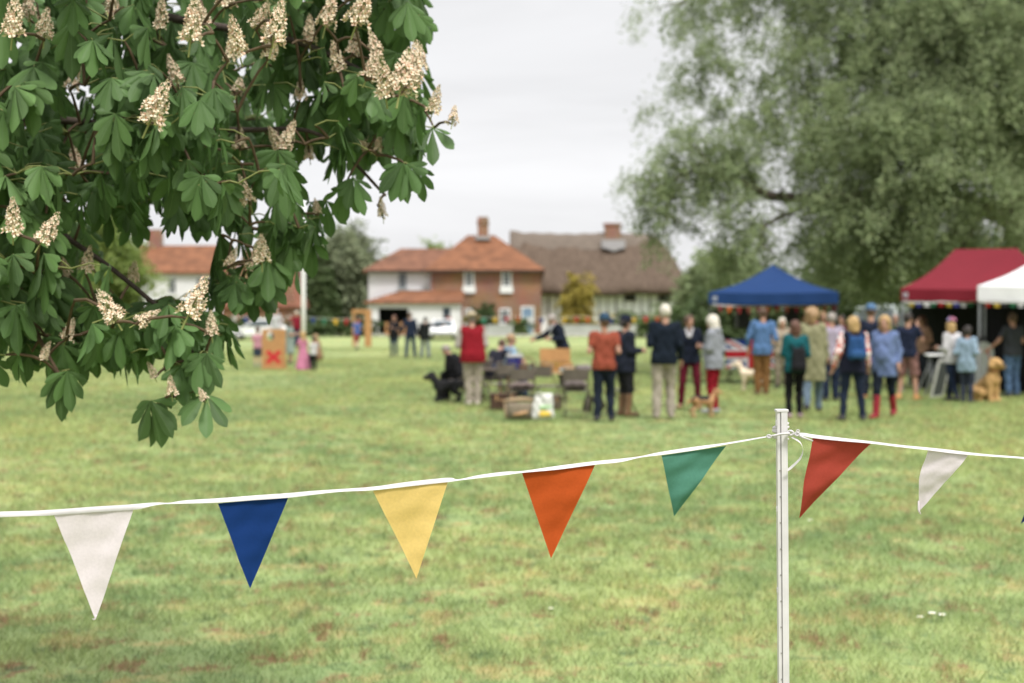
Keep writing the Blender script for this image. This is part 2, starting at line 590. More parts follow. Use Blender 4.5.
tile = mat('roof_tile', (.162, .068, .033), rough=.85, var=.38, scale=1.2, bump=.3)
brick_m = None
def brick_material():
    m = bpy.data.materials.new('brick'); m.use_nodes = True
    nt = m.node_tree; N = nt.nodes; L = nt.links; b = N['Principled BSDF']; b.inputs['Roughness'].default_value = .9
    tc = N.new('ShaderNodeTexCoord'); mp = N.new('ShaderNodeMapping'); mp.inputs['Rotation'].default_value = (R(90), 0, 0)
    L.new(tc.outputs['Object'], mp.inputs['Vector'])
    br = N.new('ShaderNodeTexBrick'); br.inputs['Scale'].default_value = 1.0
    br.inputs['Brick Width'].default_value = .23; br.inputs['Row Height'].default_value = .075; br.inputs['Mortar Size'].default_value = .006
    br.inputs['Color1'].default_value = (.185, .080, .040, 1); br.inputs['Color2'].default_value = (.145, .064, .036, 1); br.inputs['Mortar'].default_value = (.24, .19, .15, 1)
    L.new(mp.outputs['Vector'], br.inputs['Vector'])
    nz = N.new('ShaderNodeTexNoise'); nz.inputs['Scale'].default_value = .7; nz.inputs['Detail'].default_value = 4; L.new(tc.outputs['Object'], nz.inputs['Vector'])
    mx = N.new('ShaderNodeMix'); mx.data_type = 'RGBA'; mx.blend_type = 'MULTIPLY'; mx.inputs['Factor'].default_value = .5
    L.new(br.outputs['Color'], mx.inputs['A']); L.new(nz.outputs['Color'], mx.inputs['B'])
    hs = N.new('ShaderNodeHueSaturation'); hs.inputs['Value'].default_value = 1.25
    mx.blend_type = 'SOFT_LIGHT'
    L.new(mx.outputs['Result'], hs.inputs['Color']); L.new(hs.outputs['Color'], b.inputs['Base Color'])
    return m
brick_m = brick_material()
white_board = mat('white_weatherboard', (.62, .61, .63), rough=.8, var=.05, scale=1.5)
white_paint = mat('white_paint', (.66, .66, .65), rough=.5, var=.03)
glass = mat('window_glass', (.03, .04, .05), rough=.08, spec=.6, var=.3)
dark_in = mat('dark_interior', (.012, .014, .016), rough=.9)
lead = mat('lead_flashing', (.30, .29, .29), rough=.6)
timber = mat('dark_timber', (.05, .04, .034), rough=.85)
slate = mat('gutter', (.03, .03, .032), rough=.5)


def hip_roof(mb, m, x0, x1, y0, y1, ze, xr0, xr1, zr, t=.18, yr=None):
    """hipped roof solid: eaves rectangle, ridge from xr0 to xr1"""
    ym = (y0 + y1) / 2 if yr is None else yr
    vs = [(x0, y0, ze), (x1, y0, ze), (x1, y1, ze), (x0, y1, ze), (xr0, ym, zr), (xr1, ym, zr)]
    vs += [(x0, y0, ze - t), (x1, y0, ze - t), (x1, y1, ze - t), (x0, y1, ze - t)]
    fs = [(0, 1, 5, 4), (1, 2, 5), (2, 3, 4, 5), (3, 0, 4), (6, 7, 1, 0), (7, 8, 2, 1), (8, 9, 3, 2), (9, 6, 0, 3), (6, 9, 8, 7)]
    mb.add(vs, fs, m)


def window(parent, x0, x1, z0, z1, y, nx=2, nz=3, fm=None, fw=.09, sill=.12, surround=0.0):
    fm = fm or white_paint
    mb = MB(); cy = y - .035
    if surround:
        s = surround
        mb.box(((x0 + x1) / 2, y - .012, z1 + s / 2), (x1 - x0 + 2 * s, .03, s), fm); mb.box(((x0 + x1) / 2, y - .012, z0 - s / 2), (x1 - x0 + 2 * s, .03, s), fm)
        for x in (x0 - s / 2, x1 + s / 2): mb.box((x, y - .012, (z0 + z1) / 2), (s, .03, z1 - z0), fm)
    for x in (x0 + fw / 2, x1 - fw / 2): mb.box((x, cy, (z0 + z1) / 2), (fw, .09, z1 - z0), fm)
    for z in (z0 + fw / 2, z1 - fw / 2): mb.box(((x0 + x1) / 2, cy, z), (x1 - x0 - 2 * fw, .088, fw), fm)
    for i in range(1, nx): mb.box((x0 + (x1 - x0) * i / nx, cy, (z0 + z1) / 2), (.045, .07, z1 - z0 - 2 * fw), fm)
    for i in range(1, nz): mb.box(((x0 + x1) / 2, cy - .003, z0 + (z1 - z0) * i / nz), (x1 - x0 - 2 * fw, .06, .04), fm)
    f = mb.build('window', parent)
    g = MB(); g.box(((x0 + x1) / 2, cy + .012, (z0 + z1) / 2), (x1 - x0 - 2 * fw + .01, .02, z1 - z0 - 2 * fw + .01), glass); g.build('pane', f)
    if sill:
        q = MB(); q.box(((x0 + x1) / 2, y - .08, z0 - sill / 2), (x1 - x0 + .2 + 2 * surround, .2, sill), fm); q.build('sill', f)
    return f


def local(root):
    rx, ry, rz = root.location
    return rx, ry, rz


# --- brick house with the hipped roof
HY = 118.0
gz0 = .5
bh = empty('brick_house', (0, HY, gz0), label='red brick house with steep hipped tile roof and central chimney', cat='house')
def bx(px): return pX(px, HY)
def bz(py): return pZ(py, HY) - gz0
x0, x1 = bx(431), bx(541)
ez = bz(270)
mb = MB(); mb.box(((x0 + x1) / 2, 4.5, ez / 2 - .4), (x1 - x0, 9, ez + .8), brick_m); mb.build('wall', bh)
mb = MB(); hip_roof(mb, tile, x0 - .45, x1 + .35, -.45, 9.4, ez + .02, bx(466), bx(494), bz(232)); rf = mb.build('roof', bh)
mb = MB(); mb.box(((x0 + x1) / 2, -.5, ez - .1), (x1 - x0 + .7, .12, .12), slate); mb.build('gutter', bh)
cx = bx(482)
mb = MB(); mb.box((cx, 4.3, bz(228) + .1), (bx(487.5) - bx(476.5), 1.1, 2.2), brick_m); mb.box((cx, 4.3, bz(219.5)), (1.05, 1.25, .22), brick_m)
ch = mb.build('chimney', bh)
mb = MB()
for dx in (-.25, .22): mb.lathe([(.15, bz(218.6)), (.17, bz(218.6) + .1), (.12, bz(218.6) + .38), (.14, bz(218.6) + .45)], tile, (cx + dx, 4.3, 0), n=10)
mb.build('chimney_pot', ch)
mb = MB(); mb.box((cx, 4.0, bz(235.5)), (1.25, 1.5, .3), lead); mb.build('flashing', ch)
for a, b in ((463.5, 474.5), (501, 512)):
    window(bh, bx(a + 1), bx(b - 1), bz(287), bz(271.6), 0, 2, 4, surround=.07, sill=.5)
for a, b in ((464, 473), (499, 511)):
    window(bh, bx(a + 1), bx(b - 1), bz(324), bz(309), 0, 2, 3, surround=.05)
mb = MB(); dx0, dx1 = bx(522.5), bx(532.5)
dz1 = bz(308)
mb.box(((dx0 + dx1) / 2, -.03, dz1 / 2), (dx1 - dx0, .12, dz1), mat('grey_door', (.16, .24, .34), rough=.5)); dr = mb.build('door', bh)
mb = MB()
for x in (dx0 - .06, dx1 + .06): mb.box((x, -.05, dz1 / 2), (.13, .16, dz1), white_paint)
mb.box(((dx0 + dx1) / 2, -.05, dz1 + .07), (dx1 - dx0 + .25, .16, .14), white_paint); mb.build('frame', dr)
mb = MB(); mb.lathe([(.03, 0), (.045, .03), (.02, .06)], lead, (dx1 - .12, -.12, 1.0), n=8); mb.build('handle', dr)

# --- white weatherboarded house with the lean-to shop front
wh = empty('white_house', (0, HY, gz0), label='white weatherboarded house with low tiled lean-to and dark garage opening', cat='house')
x0, x1 = bx(368), bx(431) - .02
mb = MB(); mb.box(((x0 + x1) / 2, 4.2, ez / 2 - .4), (x1 - x0, 7.6, ez + .8), white_board)
for i in range(int(ez / .22)):
    mb.box(((x0 + x1) / 2, .39, .15 + i * .22), (x1 - x0 + .01, .03, .03), white_board)
mb.build('wall', wh)
mb = MB(); hip_roof(mb, mat('weathered_tile', (.135, .060, .034), rough=.85, var=.4, scale=1.2, bump=.3), x0 - .4, bx(437), -.1, 8.2, ez, bx(397), bx(470), bz(246)); mb.build('roof', wh)
mb = MB(); mb.box(((x0 + x1) / 2, -.14, ez - .12), (x1 - x0 + .3, .12, .12), slate); mb.build('gutter', wh)
window(wh, bx(398), bx(406.5), bz(288.5), bz(272.8), .39, 2, 4, fm=mat('grey_paint', (.3, .32, .33), rough=.5), sill=.1)
# lean-to: side walls, lintel band, floor slab, roof
lx0, lx1, ly = bx(371.5), bx(461.5), -3.0
lz = bz(302)
mb = MB()
o0, o1 = bx(382), bx(411)
d0, d1 = bx(444.5), bx(452)
oz = bz(308.5)
def wallbox(a, b, z0, z1): mb.box(((a + b) / 2, ly + .15, (z0 + z1) / 2), (b - a, .3, z1 - z0), white_board)
wallbox(lx0, o0, -.4, lz); wallbox(o0, o1, oz, lz); wallbox(o1, d0, -.4, lz); wallbox(d0, d1, oz + .05, lz); wallbox(d1, lx1, -.4, lz)
for x in (lx0 + .15, lx1 - .15): mb.box((x, ly / 2 + .3, lz / 2 - .2), (.3, -ly - .01, lz + .4), white_board)
mb.build('lean_to_wall', wh)
mb = MB()
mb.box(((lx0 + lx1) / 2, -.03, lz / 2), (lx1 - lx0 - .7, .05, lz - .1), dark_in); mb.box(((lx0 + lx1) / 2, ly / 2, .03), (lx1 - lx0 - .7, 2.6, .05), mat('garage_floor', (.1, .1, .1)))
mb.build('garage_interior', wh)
t0 = bz(290.5)
mb = MB()
a, b = lx0 - .3, lx1 + .25
vs = [(a, ly - .35, lz - .02), (b, ly - .35, lz - .02), (b, -.004, t0), (bx(401), -.004, t0), (a, -.004, lz - .02)]
vs += [(p[0], p[1], p[2] - .16) for p in vs]
mb.add(vs, [(0, 1, 2, 3), (0, 3, 4), (9, 8, 7, 6, 5), (0, 5, 6, 1), (1, 6, 7, 2), (2, 7, 8, 3), (3, 8, 9, 4), (4, 9, 5, 0)], tile)
mb.build('lean_to_roof', wh)
mb = MB(); mb.box(((d0 + d1) / 2, ly + .1, (oz + .03) / 2), (d1 - d0 - .02, .08, oz), mat('dark_door', (.03, .05, .08), rough=.4)); dr = mb.build('door', wh)
mb = MB(); mb.box(((d0 + d1) / 2, ly + .05, oz * .72), (d1 - d0 - .25, .03, oz * .36), glass); mb.build('pane', dr)
mb = MB(); mb.lathe([(.03, 0), (.045, .03), (.02, .06)], lead, (d1 - .12, ly + .02, 1.0), n=8); mb.build('handle', dr)
mb = MB(); mb.tube([(bx(425.5), .33, ez - .2), (bx(425.5), .33, t0)], .06, white_paint, n=8); mb.tube([(bx(425.5), -.05, ez - .1), (bx(425.5), .33, ez - .5)], .06, white_paint, n=8); mb.build('drainpipe', wh)

# --- thatched cottage
TY = 124.0
th = empty('thatched_cottage', (0, TY, gz0), label='long timber framed cottage under a deep brown thatched roof', cat='cottage')
def tx(px): return pX(px, TY)
def tz(py): return pZ(py, TY) - gz0
x0, x1 = tx(512), tx(685.5)
ez = tz(288)
mb = MB(); mb.box(((x0 + x1) / 2, 4.5, ez / 2 - .2), (x1 - x0, 8, ez + 1.2), mat('limewash', (.80, .80, .82), rough=.9, var=.06, scale=.8)); mb.build('wall', th)
mb = MB()
for i, px in enumerate(np.linspace(515, 684, 21)):
    mb.box((tx(px), .48, ez / 2), (.06 if i % 4 else .12, .08, ez), timber)
mb.box(((x0 + x1) / 2, .455, ez - .14), (x1 - x0, .09, .16), timber)
mb.build('timber_frame', th)
thatch = mat('thatch', (.086, .059, .042), rough=1, var=.34, scale=2.2, bump=.7, vscale=(2.6, 1, .5), col2=(.130, .095, .070))
ridge_m = mat('thatch_ridge', (.130, .105, .085), rough=1, var=.2, scale=3, bump=.6)
def thatch_roof():
    nu, nv = 60, 22
    zt = tz(233)
    V = []; F = []
    ra, rb = tx(510), tx(660)               # ridge ends
    ea, eb = tx(506), tx(690.5)             # eave ends
    for j in range(nv + 1):
        t = j / nv * 2 - 1                  # -1 front eave, 0 ridge, 1 back eave
        a = abs(t)
        zz = zt - (zt - ez + .25) * (a ** 1.06) + .12 * math.sin(a * 3.1)
        yy = 4.5 + 5.3 * t
        for i in range(nu + 1):
            u = i / nu
            xa = ra + (ea - ra) * a
            xb = rb + (eb - rb) * (a ** .8)
            x = xa + (xb - xa) * u
            z = zz + .09 * math.sin(x * .55 + 1.3) + .05 * math.sin(x * 1.7 + t * 4) + (.22 * max(0, 1 - u * 18) if a < .15 else 0)
            V.append((x, yy, z))
    W = nu + 1
    for j in range(nv):
        for i in range(nu): F.append((j * W + i, j * W + i + 1, (j + 1) * W + i + 1, (j + 1) * W + i))
    b = len(V)
    V2 = [(x, 4.5 + (y - 4.5) * .965, z - .42) for x, y, z in V]
    F2 = [tuple(k + b for k in f[::-1]) for f in F]
    rim = [i for i in range(W)] + [j * W + nu for j in range(1, nv + 1)] + [nv * W + i for i in range(nu - 1, -1, -1)] + [j * W for j in range(nv - 1, 0, -1)]
    F3 = [(rim[k], rim[(k + 1) % len(rim)], rim[(k + 1) % len(rim)] + b, rim[k] + b) for k in range(len(rim))]
    mb = MB(); mb.add(V + V2, F + F2 + F3, thatch, True); return mb.build('roof', th)
rf = thatch_roof()
mb = MB()
n = 30; zt = tz(233)
ra, rb = tx(509.5), tx(657)
prof = [(-1.5, -1.42), (-1.0, -.82), (-.45, -.12), (0, .14), (.45, -.12), (1.0, -.82), (1.5, -1.42)]
V = []; F = []
for i in range(n + 1):
    x = ra + (rb - ra) * i / n
    up = .3 * max(0, 1 - i / 3)
    for y, z in prof: V.append((x, 4.5 + y, zt + z + .12 + .05 * math.sin(x * .9) + up + .04 * math.sin(x * 4.1)))
k = len(prof)
for i in range(n):
    for j in range(k - 1): F.append((i * k + j, i * k + j + 1, (i + 1) * k + j + 1, (i + 1) * k + j))
F.append(tuple(range(k))); F.append(tuple(n * k + j for j in range(k)))
mb.add(V, F, ridge_m, True); mb.build('ridge', rf)
cx = tx(615.8); cw = tx(624) - tx(607.7)
mb = MB(); mb.box((cx, 4.4, tz(231)), (cw, 1.1, tz(220.5) - tz(241)), brick_m); mb.box((cx, 4.4, tz(221.2)), (cw + .2, 1.3, .2), brick_m); ch = mb.build('chimney', th)
mb = MB(); mb.box((cx, 4.0, tz(242.5)), (cw + .7, 2.2, .75), lead); mb.prism([(cx - cw / 2 - .3, tz(246)), (cx + cw / 2 + .3, tz(246)), (cx, tz(250))], 2.3, 2.9, lead); mb.build('flashing', ch)
for a, b, y0_, y1_ in ((625.5, 636, 300, 292), (660, 670.5, 300.5, 292.5), (519, 527, 311, 295)):
    window(th, tx(a), tx(b), tz(y0_), tz(y1_), .42, 3, 2, fm=timber, sill=.08)

# --- white house far left, behind the chestnut
LY = 128.0
lh = empty('cottage', (0, LY, gz0), label='white walled cottage with orange tile roof behind the chestnut branches', cat='cottage')
def lx(px): return pX(px, LY)
def lzz(py): return pZ(py, LY) - gz0
x0, x1 = lx(120), lx(222)
ez = lzz(272)
mb = MB(); mb.box(((x0 + x1) / 2, 4, ez / 2 - .3), (x1 - x0, 8, ez + .6), white_board); mb.build('wall', lh)
mb = MB(); hip_roof(mb, tile, x0 - .4, x1 + .4, -.4, 8.4, ez, lx(128), lx(214), lzz(243)); mb.build('roof', lh)
for a in (132, 168, 196): window(lh, lx(a), lx(a + 9), lzz(294), lzz(278), 0, 2, 3)
mb = MB(); mb.box((lx(145), 4, lzz(238)), (1.2, 1, 2), brick_m); mb.build('chimney', lh)

bn = empty('barn', (0, LY - 6, gz0), label='red brick barn with steep tiled gable beside the white cottage', cat='barn')
LY2 = LY - 6
def nx_(px): return pX(px, LY2)
def nz_(py): return pZ(py, LY2) - gz0
mb = MB()
gx0, gx1, gxm = nx_(222), nx_(299), nx_(262)
ge = nz_(312)
mb.prism([(gx0, -.5), (gx1, -.5), (gx1, ge), (nx_(278), nz_(250)), (nx_(245), nz_(250)), (gx0, ge)], 0, 10, brick_m); mb.build('wall', bn)
mb = MB()
hip_roof(mb, mat('old_tile', (.17, .072, .045), rough=.9, var=.25, scale=1.5), gx0 - .3, gx1 + .35, -.3, 10.3, ge + .5, nx_(246), nx_(281), nz_(247)); mb.build('roof', bn)
window(bn, nx_(288), nx_(292), nz_(326), nz_(316), -.02, 1, 2)

# low pale walls in front of the houses
for a, b, top, lb in ((563, 649, 325.5, 'low pale rendered wall in front of the thatched cottage'), (487, 513, 325.5, 'short pale rendered wall in front of the brick house')):
    Y = 112.5; mb = MB()
    wm = mat('pale_render', (.36, .365, .35), rough=.9, var=.12, scale=1.4)
    xa, xb = pX(a, Y), pX(b, Y); zt = pZ(top, Y) - .5
    mb.box(((xa + xb) / 2, 0, zt / 2 - .1), (xb - xa, .35, zt + .2), wm, bev=.03)
    o = mb.build('garden_wall'); o.location = (0, Y, .5)
    cp = MB(); cp.box(((xa + xb) / 2, 0, zt + .035), (xb - xa + .08, .45, .07), wm, bev=.015); cp.build('coping', o)
    tag(o, lb, 'wall')
# ------------------------------------------------------------------ foliage
def foliage_mesh(name, clusters, n, size, m, spray=.5, per=40, aspect=.55, droop=.25, seed=1, keep=None):
    """many leaf-sized faces in sprays spread through ellipsoid clusters [(centre, radii, weight)]"""
    r = np.random.default_rng(seed)
    C = np.array([c for c, _, _ in clusters], float); S = np.array([s for _, s, _ in clusters], float)
    wt = np.array([w * s[0] * s[2] for _, s, w in clusters]); wt = wt / wt.sum()
    ns = max(1, n // per)
    k = r.choice(len(C), ns, p=wt)
    q = r.normal(size=(ns, 3)); q /= np.linalg.norm(q, axis=1)[:, None]
    rad = .25 + .75 * r.random(ns) ** .5
    sp = C[k] + q * rad[:, None] * S[k]
    sd = q * .8 + r.normal(size=(ns, 3)) * .5; sd[:, 2] -= droop; sd /= np.linalg.norm(sd, axis=1)[:, None]
    ii = np.repeat(np.arange(ns), per)
    nl = len(ii)
    t = r.random(nl)
    sz = spray * (.6 + .8 * r.random(ns))[ii]
    P = sp[ii] + sd[ii] * (t * sz * 1.6)[:, None] + r.normal(size=(nl, 3)) * (.32 * sz * (1.1 - .5 * t))[:, None]
    P[:, 2] -= droop * t * t * sz
    if keep is not None:
        kk = keep(P); P = P[kk]; ii = ii[kk]; nl = len(P)
    nrm = r.normal(size=(nl, 3)) * .75 + q[ii] * .6; nrm[:, 2] = np.abs(nrm[:, 2]) * 1.0 + .25
    nrm /= np.linalg.norm(nrm, axis=1)[:, None]
    ax = r.normal(size=(nl, 3)) + sd[ii] * .8; ax -= nrm * (ax * nrm).sum(1)[:, None]; ax /= np.linalg.norm(ax, axis=1)[:, None]
    bx_ = np.cross(nrm, ax)
    L = size * (.7 + .6 * r.random(nl)); W = L * aspect * .5
    V = np.empty((nl, 4, 3), np.float32)
    V[:, 0] = P - ax * (L * .5)[:, None]
    V[:, 1] = P + bx_ * W[:, None] - nrm * (W * .3)[:, None]
    V[:, 2] = P + ax * (L * .5)[:, None]
    V[:, 3] = P - bx_ * W[:, None] - nrm * (W * .3)[:, None]
    return np_mesh(name, V.reshape(-1, 3), np.arange(4 * nl), np.full(nl, 4), m)


def leaf_mat(name, col, tr=.3, isl=.28, scale=.5, var=.25):
    return mat(name, col, rough=.6, var=var, scale=scale, spec=.25, trans=tr, isl=isl)


bark = mat('bark', (.068, .052, .042), rough=.95, var=.35, scale=5, bump=.8, vscale=(3, 3, .6))


def limb(mb, a, b, r0, r1, bend=.12, n=6, sides=9, seed=0, sag=0):
    rr = random.Random(seed)
    a, b = Vector(a), Vector(b)
    L = (b - a).length
    o1 = Vector((rr.uniform(-1, 1), rr.uniform(-1, 1), rr.uniform(-.4, .8))) * L * bend
    pts, rad = [], []
    for i in range(n + 1):
        t = i / n
        p = a.lerp(b, t) + o1 * math.sin(math.pi * t) + Vector((rr.uniform(-1, 1), rr.uniform(-1, 1), rr.uniform(-1, 1))) * L * .018 * (0 < i < n)
        p.z -= sag * L * (t * t)
        pts.append(p); rad.append(r0 + (r1 - r0) * t ** .8)
    mb.tube(pts, rad, bark, n=sides)
    return pts, rad


def tree(name, label, base, h, crown, n, leaf, m, trunk_r=.25, group=None, spray=.6, seed=1, aspect=.6, cat='tree', limbs=6, droop=.25):
    """crown: clusters relative to the base"""
    t = empty(name, base, 0, label, cat, group)
    mb = MB()
    top = Vector((0, 0, h * .62))
    limb(mb, (0, 0, -.15), top, trunk_r, trunk_r * .4, .03, 7, 10, seed)
    rr = random.Random(seed)
    cs = sorted(crown, key=lambda c: -c[1][0] * c[1][2])[:limbs]
    for i, (c, s, w) in enumerate(cs):
        z = min(top.z, max(h * .15, c[2] * .6)) * rr.uniform(.75, 1)
        limb(mb, (0, 0, z), Vector(c) + Vector((0, 0, s[2] * .2)), trunk_r * .5, trunk_r * .12, .1, 5, 7, seed + i)
    mb.build('trunk', t)
    link_mesh('crown', foliage_mesh('crown', crown, n, leaf, m, spray=spray, seed=seed, aspect=aspect, droop=droop), t)
    return t


def blob_crown(h, wd, z0, k=9, seed=1, dy=None, flat=1.0):
    rr = random.Random(seed); out = []
    dy = dy or wd * .8
    for i in range(k):
        t = (i + .5) / k
        z = z0 + (h - z0) * (.08 + .84 * t)
        f = math.sin(math.pi * (.16 + .78 * t)) ** .8
        a = rr.uniform(0, 6.28); rad = rr.uniform(.1, .62) * f
        s = wd * .5 * rr.uniform(.42, .62) * (.55 + .45 * f)
        out.append(((math.cos(a) * rad * wd * .5, math.sin(a) * rad * dy * .5, z), (s, s * .9, min(s * flat, (h - z) + .25 * s)), 1.0))
    out.append(((0, 0, z0 + (h - z0) * .45), (wd * .36, dy * .36, (h - z0) * .42), 1.0))
    return out


def px_tree(name, label, px, py_top, px_w, Y, m, n, leaf, z0=.6, seed=1, k=10, group=None, spray=.7, trunk=.22, aspect=.6, cat='tree', flat=1.0, droop=.25):
    h = at(px, py_top, Y).z - ground_z(Y)
    wd = px_w / FPX * Y
    return tree(name, label, (at(px, 320, Y).x, Y, ground_z(Y)), h, blob_crown(h, wd, z0, k, seed, flat=flat), n, leaf, m, trunk, group, spray, seed, aspect, cat, droop=droop)


g_dark = leaf_mat('leaf_dark', (.075, .112, .040))
g_mid = leaf_mat('leaf_mid', (.120, .168, .058))
g_soft = leaf_mat('leaf_soft', (.215, .250, .145), tr=.4)
g_grey = leaf_mat('leaf_grey_green', (.228, .282, .140), tr=.45)
g_light = leaf_mat('leaf_light', (.20, .27, .07), tr=.4)
g_gold = leaf_mat('leaf_golden', (.32, .26, .05), tr=.25)
g_olive = leaf_mat('leaf_olive', (.15, .17, .065))

px_tree('willow_tree', 'soft rounded green tree standing left of the white weatherboarded house', 345, 236, 86, 131, g_soft, 26000, .42, seed=3, k=14, spray=1.1)
px_tree('garden_tree', 'dark green tree beside the flagpole behind the hedge', 318, 262, 40, 128, g_dark, 9000, .4, seed=5, spray=.9)
px_tree('lime_tree', 'bright yellow green tree seen through the chestnut branches on the left', 92, 226, 120, 96, g_light, 26000, .34, seed=8, k=14, spray=.9)
px_tree('orchard_tree', 'mid green tree at the far left edge behind the chestnut', 12, 236, 110, 104, g_mid, 16000, .36, seed=9, k=12, spray=.9)
px_tree('distant_tree', 'small yellow green treetop showing over the roof of the white house', 437, 238, 34, 150, g_light, 5000, .4, seed=10, z0=2, spray=.9)
px_tree('maple_tree', 'bright green tree beyond the right end of the thatched roof', 716, 252, 66, 140, g_light, 15000, .45, seed=12, k=12, spray=1.0)
px_tree('hawthorn_tree', 'grey green tree growing against the right end of the thatched cottage', 697, 266, 34, 117, g_grey, 10000, .34, seed=13, spray=.8)
px_tree('ash_tree', 'tall mid green tree rising behind the blue gazebo', 752, 270, 60, 78, g_mid, 14000, .3, seed=14, k=14, spray=.9)
px_tree('yew_tree', 'dark green tree between the blue gazebo and the red gazebo', 855, 246, 110, 62, g_dark, 36000, .24, seed=15, k=16, spray=.8, z0=.3)
px_tree('holly_tree', 'dark dense evergreen tree behind the red gazebo', 952, 240, 120, 60, g_dark, 36000, .24, seed=16, k=16, spray=.8, z0=.3)
px_tree('laurel_tree', 'olive green tree at the right edge behind the stalls', 1035, 236, 100, 57, g_olive, 22000, .24, seed=17, k=14, spray=.8, z0=.3)


def bush(name, label, px, py_top, px_w, Y, m, n, leaf, seed, cat='bush', group=None, spray=.35, base=None):
    h = at(px, py_top, Y).z - (ground_z(Y) if base is None else base); wd = px_w / FPX * Y
    t = empty(name, (at(px, 320, Y).x, Y, ground_z(Y) if base is None else base), 0, label, cat, group)
    cr = blob_crown(h, wd, 0.05, 8, seed)
    link_mesh('crown', foliage_mesh('crown', cr, n, leaf, m, spray=spray, seed=seed), t)
    mb = MB()
    for i in range(5):
        a = i * 1.26; mb.tube([(0, 0, -.1), (math.cos(a) * wd * .15, math.sin(a) * wd * .15, h * .55)], [.05, .02], bark, n=6)
    mb.build('stem', t)
    return t


bush('clipped_bush', 'tall golden rounded bush in front of the thatched cottage', 575.5, 275, 42, 115, g_gold, 9000, .22, 21, spray=.4)
bush('climbing_shrub', 'dark green climbing shrub on the front of the brick house', 485, 302.5, 25, 117.3, g_dark, 4500, .2, 22)
bush('flower_bush', 'low green flowering bush below the thatched cottage windows', 632, 315, 44, 114.5, g_mid, 5000, .2, 23)
bush('yellow_shrub', 'yellow flowering shrub beside the golden bush', 602, 315, 26, 114.5, g_gold, 2600, .18, 24)
bush('garden_shrub', 'grey green shrub at the right corner of the thatched cottage', 663, 307, 30, 113.8, g_grey, 4000, .2, 25)
bush('low_shrub', 'low green shrub at the foot of the brick house door', 520, 320, 24, 115.5, g_mid, 2400, .18, 26)
bush('bramble_bush', 'dark green bush under the eaves of the blue gazebo', 700, 292, 46, 90, g_dark, 9000, .22, 27)
bush('box_shrub', 'dark green shrub behind the union flag cloth', 742, 298, 60, 70, g_dark, 9000, .2, 28)


def hedge(name, label, pxa, pxb, pyt, Y, m, n, leaf, seed, depth=1.4):
    xa, xb = pX(pxa, Y), pX(pxb, Y)
    g = ground_z(Y); h = at(512, pyt, Y).z - g
    t = empty(name, ((xa + xb) / 2, Y, g), 0, label, 'hedge')
    L = xb - xa; k = max(3, int(L / (h * .8)))
    cl = []
    rr = random.Random(seed)
    for i in range(k + 1):
        x = -L / 2 + L * i / k
        for z in (.32, .72): cl.append(((x, rr.uniform(-.1, .1), h * z * rr.uniform(.93, 1.05)), (h * .55, depth / 2, h * .32), 1))
    link_mesh('foliage', foliage_mesh('foliage', cl, n, leaf, m, spray=.3, seed=seed), t)
    mb = MB()
    for i in range(int(L / 1.2)):
        x = -L / 2 + 1.2 * (i + .5); mb.tube([(x, 0, -.1), (x + .1, 0, h * .8)], [.05, .03], bark, n=5)
    mb.build('stem', t)
    return t


hedge('hedge', 'clipped dark green hedge along the far left edge of the lawn', 140, 368, 319.5, 107, g_dark, 26000, .2, 31)
hedge('garden_hedge', 'low green hedge with flowers between the cottage wall and the gazebo', 648, 735, 316, 104, g_mid, 12000, .2, 32)
hedge('field_hedge', 'tall dark hedge behind the crowd and the stalls', 700, 1090, 296, 66, g_dark, 60000, .2, 33, depth=2.0)


